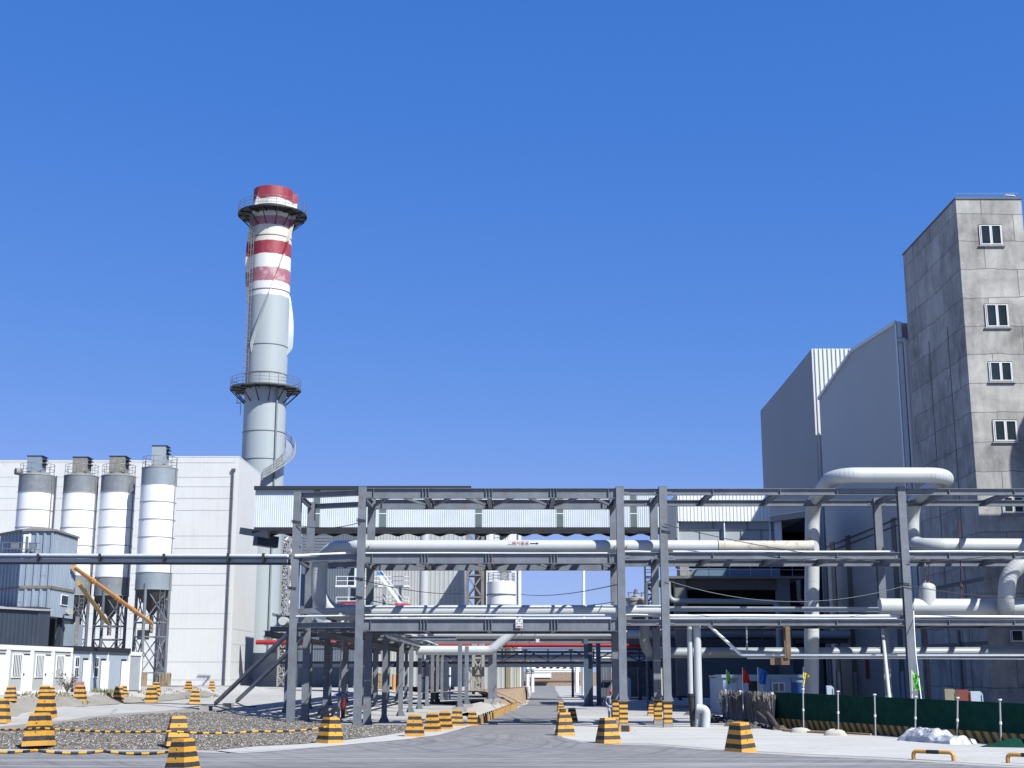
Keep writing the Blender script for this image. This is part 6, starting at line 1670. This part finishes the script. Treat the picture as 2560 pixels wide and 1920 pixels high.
# silver tarpaulin heap
pa, pb = gp(2244,1851), gp(2382,1862)
mb = MB(); n, m_ = 70, 26; vs = []
d = (pb-pa); L_ = d.length; d.normalize(); nr = Vector((-d.y, d.x, 0)); 
for j in range(m_+1):
    for i in range(n+1):
        s = i/n; t = j/m_
        prof = sm(s/.12) * (1 - .38*sm((s-.60)/.06)) * sm((1-s)/.05)
        h = .46 * prof * math.sin(PI*min(1, t*1.02))**.4
        x = s*L_; y = (t-.08)*1.4
        rg = lambda a, b, c: 1 - 2*abs(noise.noise((a, b, c)))
        f = .15*(rg(x*1.1+y*1.6, y*1.9-x*.5, 3)-.5) + .12*(rg(x*2.6-y*2.2, y*3.1+x, 8)-.5) + .05*noise.noise((x*7, y*7, 1)); h = max(0, h + f*min(1, h*2.2))
        q = pa + d*(x + .12*noise.noise((x*3, y*3, 5))) + nr*(y + .12*noise.noise((x*2, y*2, 9))); vs.append((q.x, q.y, h))
w_ = n+1; mb.add(vs, [(j*w_+i, j*w_+i+1, (j+1)*w_+i+1, (j+1)*w_+i) for j in range(m_) for i in range(n)], False)
solo('tarpaulin', mb, mat('silver_sheet_white', (.50,.51,.54), .42, .2, .06, 2), 'crumpled silver tarpaulin over a heap beside the green hoarding', 'tarpaulin', pa)
mb = MB(); q = gp(2510,1868); vs = [(q.x-.9,q.y-.1,0),(q.x+3.4,q.y-1.7,0),(q.x+3.4,q.y+.4,0),(q.x-.9,q.y+.3,0),(q.x+.3,q.y+.1,.32),(q.x+3.4,q.y-.6,.3)]
mb.add(vs, [(0,1,5,4),(1,2,5),(2,3,4,5),(3,0,4)]); solo('ground_sheet', mb, GREEN, 'dark folded ground sheet at the foot of the hoarding near the right edge', 'sheet', q)
# flag poles
for (x, yt, yb, m, lab, poly) in ((1817,1675,1734,FLAG_G,'pale green flag leftmost over the brushwood fence',[(0,0),(9,10),(9,32),(3,37),(0,30)]),
        (1857,1670,1734,FLAG_R,'red flag over the brushwood fence',[(0,2),(7,7),(16,18),(17,38),(0,38)]),
        (1895,1669,1734,FLAG_B,'large blue flag over the brushwood fence',[(0,0),(10,3),(22,11),(18,42),(4,42)]),
        (2009,1668,1726,FLAG_Y,'limp yellow flag over the green hoarding',[(0,14),(8,13),(14,22),(16,30),(8,24),(4,30),(3,48),(-3,48),(-1,30)]),
        (2280,1676,1744,FLAG_G,'bright green flag right of the far rack column',[(0,0),(8,10),(20,13),(16,30),(26,48),(6,51)])):
    Yf_ = 80 if x < 1950 else RH(x, 1812 if x < 2100 else 1836).y + .1
    t = thing('flag', lab, 'flag', W(x, yb, Yf_), 'coloured flags along the fence')
    mb = MB(); mb.tube([W(x+1, yb+45, Yf_), W(x-1, yt-1, Yf_)], .025, 6); obj('flagpole', mb, THINPIPE, t)
    # cloth as a waved thin sheet clipped to the outline
    pts = [Vector((a, b)) for a, b in poly]
    x0, x1 = min(p.x for p in pts), max(p.x for p in pts); y0, y1 = min(p.y for p in pts), max(p.y for p in pts)
    def ins_(px_, py_):
        c = False
        for a, b in zip(pts, pts[1:]+pts[:1]):
            if (a.y > py_) != (b.y > py_) and px_ < (b.x-a.x)*(py_-a.y)/(b.y-a.y)+a.x: c = not c
        return c
    ip = [Vector((x0+(x1-x0)*i/12, y0+(y1-y0)*j/16)) for i in range(1,12) for j in range(1,16)]; ip = [p for p in ip if ins_(p.x, p.y)]
    r = delaunay_2d_cdt(pts+ip, [(i,(i+1)%len(pts)) for i in range(len(pts))], [], 1, 1e-4)
    vs = []
    for p in r[0]:
        q = W(x+p.x, yt+p.y, Yf_); u = (p.x-x0)/max(1,x1-x0); q.y += .22*u*math.sin(p.x*.7+p.y*.12) + .06*noise.noise((p.x*.3,p.y*.3,2)); vs.append(q)
    mb = MB(); mb.add(vs, [f for f in r[2]], True); obj('cloth', mb, m, t)
# brushwood fence
b0, b1 = gp(1808, 1796), gp(1936, 1818)
b0.z = b1.z = 0
bf = thing('brushwood_fence', 'fence of upright dry brushwood sticks between the cabins and the hoarding', 'fence', b0)
rr = random.Random(21); mb = MB(); mb2 = MB()
htop = W(1870,1734,(b0.y+b1.y)/2).z
for k in range(330):
    t = rr.random(); p = b0.lerp(b1, t) + Vector((0, rr.uniform(-.15,.15), rr.uniform(0,.15))); h = htop*(1+rr.gauss(0,.03)); l = rr.gauss(0, .12)
    mid = p + Vector((l*.5+rr.gauss(0,.04), rr.gauss(0,.04), h*.5)); mb.tube([p, mid, p+Vector((l, rr.gauss(0,.05), h))], [.03,.024,.012], 5)
    if k % 3 == 0: q = p + Vector((l*.4, -.05, h*rr.uniform(.3,.7))); mb.tube([q, q+Vector((rr.gauss(0,.22), -.05, rr.uniform(.25,.6)))], .012, 4)
obj('sticks', mb, BRUSH, bf)
mb = MB(); mb.bar(b0+Vector((0,.16,.0)), b1+Vector((0,.16,.0)), .05, 0.01); mb.prism([b0+Vector((0,.2,0)), b1+Vector((0,.2,0)), b1+Vector((0,.2,htop*.96)), b0+Vector((0,.2,htop*.96))], (0,.04,0)); obj('backing', mb, mat('dark_backing', (.04,.035,.03), .9), bf)
mb = MB()
for x in (1817,1829,1841,1857,1881,1895,1915,1933):
    t = (x-1808)/128; p = b0.lerp(b1, t)+Vector((0,-.18,0)); mb.tube([p, p+Vector((0,0,htop+.12))], .03, 6); mb.box((p.x-.06,p.y-.06,htop+.06), (p.x+.06,p.y+.06,htop+.17))
obj('stake', mb, WHITE, bf)
# rubble and timber at its foot
def rubble(name, label, pts, n, s0, s1, m, seed):
    rr = random.Random(seed); mb = MB()
    for k in range(n):
        a, b = rr.choice(list(zip(pts[:-1], pts[1:]))); p = Vector(a).lerp(Vector(b), rr.random()) + Vector((rr.gauss(0,.35), rr.gauss(0,.3), 0)); s = rr.uniform(s0, s1); n0 = len(mb.v)
        vs = []
        for (x,y,z) in ((1,0,.1),(.3,.9,.1),(-.8,.6,.05),(-.9,-.5,.1),(.4,-.9,.1),(.4,.3,.8),(-.4,-.1,.9)):
            vs.append((p.x+x*s*rr.uniform(.7,1.2), p.y+y*s*rr.uniform(.7,1.2), z*s*rr.uniform(.6,1.1)))
        mb.add(vs, [(0,1,5),(1,2,6,5),(2,3,6),(3,4,6),(4,0,5,6)])
    o = obj(name, mb, m); o['kind'] = 'stuff'; o['label'] = label
rubble('rubble', 'dark rubble strewn at the foot of the brushwood fence', [gp(1745,1786), gp(1800,1803), gp(1860,1815), gp(1935,1824)], 260, .08, .32, RUBBLE, 4)
for k, (x0,y0,x1,y1,r,lab) in enumerate(((1896,1804,1930,1824,.09,'longer dark log lying against the end of the brushwood fence'), (1920,1806,1944,1826,.12,'thicker dark log at the corner of brushwood and hoarding'))):
    a, b = gp(x0, y1-6), gp(x1, y1); a.z = .75; b.z = .15; mb = MB(); mb.tube([a, a.lerp(b,.5)+Vector((0,0,.05)), b], r, 10); solo('log', mb, mat('dark_bark', (.085,.07,.065), .95, 0, .4, 5), lab, 'log', b, 'dark logs by the brushwood')
mb = MB()
for (x0,y0,x1,y1) in ((1950,1826,2030,1832),(1960,1829,2090,1836),(2030,1831,2180,1839)):
    a, b = gp(x0,y0), gp(x1,y1); mb.bar(a+Vector((0,0,.05)), b+Vector((0,0,.05)), .22, .08)
solo('plank', mb, TIMBER, 'old planks laid along the foot of the green hoarding', 'planks')
# things behind the hoarding
for (x0,y0,x1,y1,m,lab,cat) in ((2363,1722,2390,1762,mat('dull_cream', (.30,.29,.20), .8),'dull cream panel leaning behind the hoarding','panel'),(2391,1724,2425,1762,mat('dull_red', (.22,.05,.04), .8),'dull red panel leaning behind the hoarding','panel'),
        (2428,1728,2456,1764,CLAD_LB,'pale rounded sheet behind the hoarding right of the red panel','panel'), (2067,1714,2084,1740,CLAD_LB,'pale box standing behind the hoarding beside the big vertical pipe','box')):
    Yx = 66 if x0 > 2300 else 74; mb = MB(); a, b = W(x0,y1,Yx), W(x1,y0,Yx)
    ch_ = .12; mb.prism([(a.x,Yx,0),(b.x,Yx,0),(b.x,Yx,b.z-ch_),(b.x-ch_,Yx,b.z),(a.x,Yx,b.z)], (0,.12,0))
    mb.bar((a.x+.03,Yx-.03,.1), (a.x+.03,Yx-.03,b.z-.05), .05, .05); mb.bar((b.x-.03,Yx-.03,.1), (b.x-.03,Yx-.03,b.z-ch_-.03), .05, .05)
    solo('leaning_panel' if cat == 'panel' else 'box', mb, m, lab, cat, (a.x, Yx, 0))
# rope from the header to the hoarding
mb = MB(); mb.tube([W(2268,1530,YF+1), W(2284,1528,YF+.2), W(2285,1560,YF-.5), W(2290,1640,YF-4), W(2303,1748,YF-11)], .03, 6, cap=False); solo('rope', mb, THINPIPE, 'white rope hanging from the header pipe down to the hoarding', 'rope', W(2303,1748,YF-11))

# ================================================================== YELLOW GUARD HOOPS
for k, (x0, x1, yb, yt, lab) in enumerate(((2284,2384,1899,1878,'yellow pipe hoop with black middle band, lower right of the apron'), (2520,2625,1908,1886,'second yellow pipe hoop cut off by the right edge'))):
    a, b = gp(x0, yb), gp(x1, yb+4); h = W(x0, yt, a.y).z
    t = thing('guard_hoop', lab, 'guard hoop', a, 'yellow guard hoops')
    up = Vector((0,0,h)); m0, m1 = a.lerp(b,.34)+up, a.lerp(b,.66)+up
    mb = MB(); mb.tube(fillet([m1, b+up, b], .22, 7), .065, 14); obj('bent_tube', mb, mat('weathered_yellow', (.76,.38,.06), .5, 0, .12, 3, 0, (.35,.18,.06), .25), t)
    mb = MB(); mb.tube(fillet([a, a+up, m0], .22, 7), .065, 14); obj('bent_tube', mb, mat('weathered_yellow', (.76,.38,.06), .5, 0, .12, 3, 0, (.35,.18,.06), .25), t)
    mb = MB(); mb.tube([m0, m1], .067, 14); obj('black_band', mb, INK, t)
    mb = MB()
    for p in (a, b): mb.lathe(p, [(.0,.012),(.12,.012),(.12,0)], 14)
    obj('foot_plate', mb, OCHRE, t)
# low striped block at the foot of the left painted column
p = gp(1547, 1830); q = gp(1577, 1830); mb = MB(); mb.box((p.x, p.y, 0), (q.x, p.y+.5, .28)); mb.box((p.x+.05, p.y+.05, .28), (q.x-.05, p.y+.45, .30))
solo('kerb_block', mb, RAILSTR, 'low yellow and black striped block at the foot of the left painted column', 'kerb block', p)

# ================================================================== STRIPED BARRIERS
def barrier_mesh():
    import bmesh
    bm = bmesh.new(); lv = []
    n = 8
    for j in range(n+1):
        z = j/n; h = .405 + (.235-.405)*z; lv.append([bm.verts.new((x*h, y*h, z)) for x, y in ((-1,-1),(1,-1),(1,1),(-1,1))])
    for j in range(n):
        for i in range(4): bm.faces.new((lv[j][i], lv[j][(i+1)%4], lv[j+1][(i+1)%4], lv[j+1][i]))
    bm.faces.new(lv[-1]); bm.faces.new(list(reversed(lv[0])))
    ed = [e for e in bm.edges if abs(e.verts[0].co.z-e.verts[1].co.z) > .01 or e.verts[0].co.z > .99 and e.verts[1].co.z > .99]
    bmesh.ops.bevel(bm, geom=ed, offset=.014, segments=2, affect='EDGES')
    me = bpy.data.meshes.new('block'); bm.to_mesh(me); bm.free(); me.materials.append(BARR)
    for p_ in me.polygons: p_.use_smooth = False
    return me
bme = barrier_mesh()
hm = MB()
for z in (.42, .68):
    h = .405 + (.235-.405)*z
    for (dx, dy) in ((0,-1),(0,1)):
        hm.tube([(dx*h, dy*(h+.004), z), (dx*h*.9, dy*(h-.05), z)], .026, 10)
hme = bpy.data.meshes.new('hole'); hme.from_pydata(hm.v, [], hm.f); hme.materials.append(INK)
bars = [ # px, base y, height px, rotation, label
 (-9,1811,58,5,'striped concrete block cut off by the left frame edge'),
 (107,1798,58,3,'big striped block directly behind the chained front left one'),
 (88,1875,78,-2,'big striped block at the front left where the chain crosses'),
 (22,1755,35,8,'striped block furthest left in the cabin row'),
 (106,1756,38,4,'striped block below the small bush'), (124,1749,29,20,'half hidden striped block behind the one below the bush'),
 (195,1756,39,7,'striped block in front of the first blue door'),
 (291,1757,37,14,'dull striped block in front of the third blue door'), (306,1742,25,10,'half hidden striped block behind the dull one at the third blue door'),
 (375,1758,38,4,'bright striped block left of the reed wrapped silo legs'), (388,1737,28,10,'half hidden striped block just before the reed wrapped silo legs'),
 (469,1728,23,5,'small striped block between silo legs and hall, left of the pair'), (528,1727,22,12,'small striped block nearest the hall corner, furthest away'),
 (484,1762,34,14,'striped block beside the left raking prop block'),
 (436,1874,70,21,'striped block with dark left side holding the upper chain'), (450,1932,86,-26,'nearest striped block, cut off by the bottom edge'),
 (822,1862,62,45,'striped block standing corner on at the right end of the upper chain'),
 (1035,1845,53,-9,'front striped block of the close row left of the road'), (1080,1833,46,-12,'second striped block of the close row left of the road'),
 (1111,1827,44,-10,'third striped block of the close row left of the road'), (1141,1819,40,-6,'fourth striped block of the close row left of the road'), (1180,1817,34,-3,'shaded striped block where the yellow guard rail starts'),
 (1402,1782,23,6,'furthest striped block right of the road'), (1408,1800,27,3,'half hidden striped block right of the road behind the front one'),
 (1431,1808,34,-6,'striped block right of the road, just right of the hidden one'), (1413,1842,55,8,'front striped block right of the road'),
 (1522,1861,60,24,'striped block with dark left side before the walking person'), (1855,1883,70,40,'large striped block standing alone on the right apron'),
 (1630,1791,26,0,'shaded striped block between the two painted columns')]
first = None
for (px, py, hp, rz, lab) in bars:
    # place by base on the ground; the near face sits a little ahead of the centre
    p = RH(px, py - 2) if py < 1925 else gp(px, py)
    s = hp * p.y / F * 1.0
    if py > 1925: s = .95
    s = max(.62, min(1.5, s)); p.y += .3*s; p.z = H(p.x, p.y) + (.10 if px in (88, 436) else 0)
    t = thing('traffic_block', lab, 'striped block', p, 'black and yellow striped concrete blocks'); t.scale = (s, s, s); t.rotation_euler = (R(rnd.gauss(0, 1.3)), R(rnd.gauss(0, 1.3)), R(rz))
    o = bpy.data.objects.new('block', bme); COL.objects.link(o); o.parent = t
    o = bpy.data.objects.new('hole', hme); COL.objects.link(o); o.parent = t
# chains
def chain(label, pts, r=.042, m=None):
    pts = [Vector(p) for p in pts]; mb = MB(); out = []
    for a, b in zip(pts[:-1], pts[1:]):
        n = 16
        for k in range(n): out.append(a.lerp(b, k/n) - Vector((0,0,.07*4*(k/n)*(1-k/n))))
    out.append(pts[-1]); mb.tube(out, r, 8); solo('barrier_chain', mb, m or CHAINM, label, 'chain', pts[0], 'black and yellow barrier chains')
chain('lower black and yellow chain along the front of the gravel', [W(-60,1874,43.5), W(88,1876,43.2), W(260,1878,43.3), W(420,1880,43)], .045)
chain('upper black and yellow chain crossing the gravel to the corner on block', [W(-60,1819,50), W(100,1820,48), W(432,1828,47.5), W(640,1828,50), W(815,1817,53)], .036, CHAINM2)

# ================================================================== PERSON
def skin(name, joints, edges, m, parent, sub=2, root=0):
    me = bpy.data.meshes.new(name); me.from_pydata([j[:3] for j in joints], edges, [])
    o = bpy.data.objects.new(name, me); COL.objects.link(o); o.parent = parent
    md = o.modifiers.new('skin', 'SKIN'); 
    for i, j in enumerate(joints):
        me.skin_vertices[0].data[i].radius = (j[3], j[4] if len(j) > 4 else j[3]); me.skin_vertices[0].data[i].use_root = (i == root)
    s = o.modifiers.new('sub', 'SUBSURF'); s.levels = sub; s.render_levels = sub
    me.materials.append(m); md.use_smooth_shade = True; return o
pp = gp(1527, 1801)
pe = thing('person', 'person in red helmet and pale blue and navy work suit walking beside the painted column', 'person', pp)
sc_ = 1.0
SK = mat('skin', (.45,.26,.18), .6); SUIT = mat('pale_work_suit', (.48,.53,.66), .8, 0, .08, 8); NVY = mat('navy_work_suit', (.03,.05,.11), .8); BOOT = INK
# body, walking away to the right, x = sideways, y = depth
body = [(0,0,.93,.13,.10),(0,0,1.12,.125,.09),(0,.0,1.33,.155,.10),(.0,0,1.46,.07,.06),(.01,-.01,1.53,.05,.05),(.02,-.02,1.64,.085,.10),(.02,-.02,1.71,.07,.085),
        (-.2,0,1.41,.055),(-.27,.06,1.14,.042),(-.22,-.08,.92,.032),(-.21,-.12,.84,.035,.02),
        (.2,0,1.41,.055),(.27,-.04,1.14,.042),(.25,-.2,.95,.032),(.25,-.25,.88,.035,.02),
        (-.09,0,.86,.09),(-.10,-.10,.48,.062),(-.10,-.02,.09,.042),(-.11,-.14,.04,.04,.03),
        (.09,0,.86,.09),(.10,.10,.50,.062),(.10,.28,.16,.042),(.10,.20,.06,.04,.03)]
edg_ = [(0,1),(1,2),(2,3),(3,4),(4,5),(5,6),(2,7),(7,8),(8,9),(9,10),(2,11),(11,12),(12,13),(13,14),(0,15),(15,16),(16,17),(17,18),(0,19),(19,20),(20,21),(21,22)]
skin('body', body, edg_, SK, pe)
k_ = lambda j, e: (*j[:3], j[3]+e, (j[4] if len(j) > 4 else j[3])+e)
jk = [body[i] for i in (0,1,2,3,7,8,9,11,12,13)]
skin('jacket', [k_(j, .022) for j in jk], [(0,1),(1,2),(2,3),(2,4),(4,5),(5,6),(2,7),(7,8),(8,9)], SUIT, pe)
tr = [body[i] for i in (0,15,16,17,19,20,21)]
skin('trousers', [k_(j, .022) for j in tr], [(0,1),(1,2),(2,3),(0,4),(4,5),(5,6)], SUIT, pe)
mb = MB()
for s in (-1, 1): mb.bar(pp+Vector((s*.12,-.13,1.38)), pp+Vector((s*.09,-.12,1.0)), .08, .02, (0,1,0))
mb.lathe(pp+Vector((0,0,.93)), [(.165,0),(.165,.07)], 16); obj('navy_trim', mb, NVY, pe)
mb = MB(); c = pp + Vector((.02,-.02,1.70)); mb.lathe(c, [(.155,-.01),(.125,.0),(.12,.06),(.09,.11),(.04,.14),(0,.145)], 18); mb.box((c.x-.06, c.y-.19, c.z-.015), (c.x+.06, c.y-.1, c.z+.0)); obj('helmet', mb, mat('helmet_red', (.65,.05,.02), .35), pe)
mb = MB()
mb.box((c.x-.05,c.y-.1,c.z-.07), (c.x-.02,c.y-.09,c.z-.055)); mb.box((c.x+.02,c.y-.1,c.z-.07), (c.x+.05,c.y-.09,c.z-.055)); obj('eye', mb, INK, pe)
for (x, y, z) in ((-.11,-.12,.0),(.10,.22,.02)):
    mb = MB(); q = pp+Vector((x,y,z)); mb.hexa([q+Vector(v) for v in ((-.05,-.13,0),(.05,-.13,0),(.05,.12,0),(-.05,.12,0),(-.045,-.11,.05),(.045,-.11,.05),(.045,.11,.11),(-.045,.11,.11))]); obj('boot', mb, BOOT, pe)
def hand(hx, hy, hz):
    for k in range(4):
        mb = MB(); x = hx + (k-1.5)*.018; L = (.06,.07,.065,.05)[k]; mb.tube([(pp.x+x,pp.y+hy-.0,hz-.02), (pp.x+x,pp.y+hy-.015,hz-.02-L*.6), (pp.x+x,pp.y+hy+.0,hz-.02-L)], [.009,.009,.007], 6); obj('finger', mb, SK, pe)
    mb = MB(); mb.tube([(pp.x+hx-.03,pp.y+hy,hz+.02), (pp.x+hx-.05,pp.y+hy-.03,hz-.02)], [.012,.009], 6); obj('thumb', mb, SK, pe)
hand(-.21,-.13,.82); hand(.25,-.26,.86)

# ================================================================== INVENTED BLOCKERS BEYOND THE FRAME (added to shade the tower foot and cabins)
t = thing('shade_silo', 'round pale silo just outside the frame on the right', 'silo', (44.5, 78.0, 0))
mb = MB(); mb.lathe((44.5,78.0,0), [(3.6,0),(3.6,31)], 48); obj('body', mb, SILO_W, t)
mb = MB(); mb.lathe((44.5,78.0,0), [(3.6,31),(2.8,32.4),(1.4,33.2),(0,33.4)], 48); obj('roof', mb, SILO_GL, t)
t = thing('shade_block', 'plastered workshop just outside the frame on the right', 'building', (37, 79, 0))
mb = MB(); mb.box((34.6, 75.5, -.2), (39.9, 79.6, 21.5)); obj('wall', mb, PLASTER, t)
mb = MB(); mb.box((34.4, 75.3, 21.5), (39.95, 79.8, 21.8)); obj('roof', mb, CLAD_G, t)
t = thing('stair_tower', 'second concrete tower just outside the frame on the right', 'building', (39, 74, 0))  # invented, unseen tower added to shade the site cabins and the ground there
mb = MB(); mb.box((38, 71, -.2), (40, 74.6, 38)); obj('wall', mb, TOWER, t)
mb = MB(); mb.box((37.9, 70.9, 38), (40.1, 74.7, 38.2)); obj('parapet', mb, CONC_D, t)
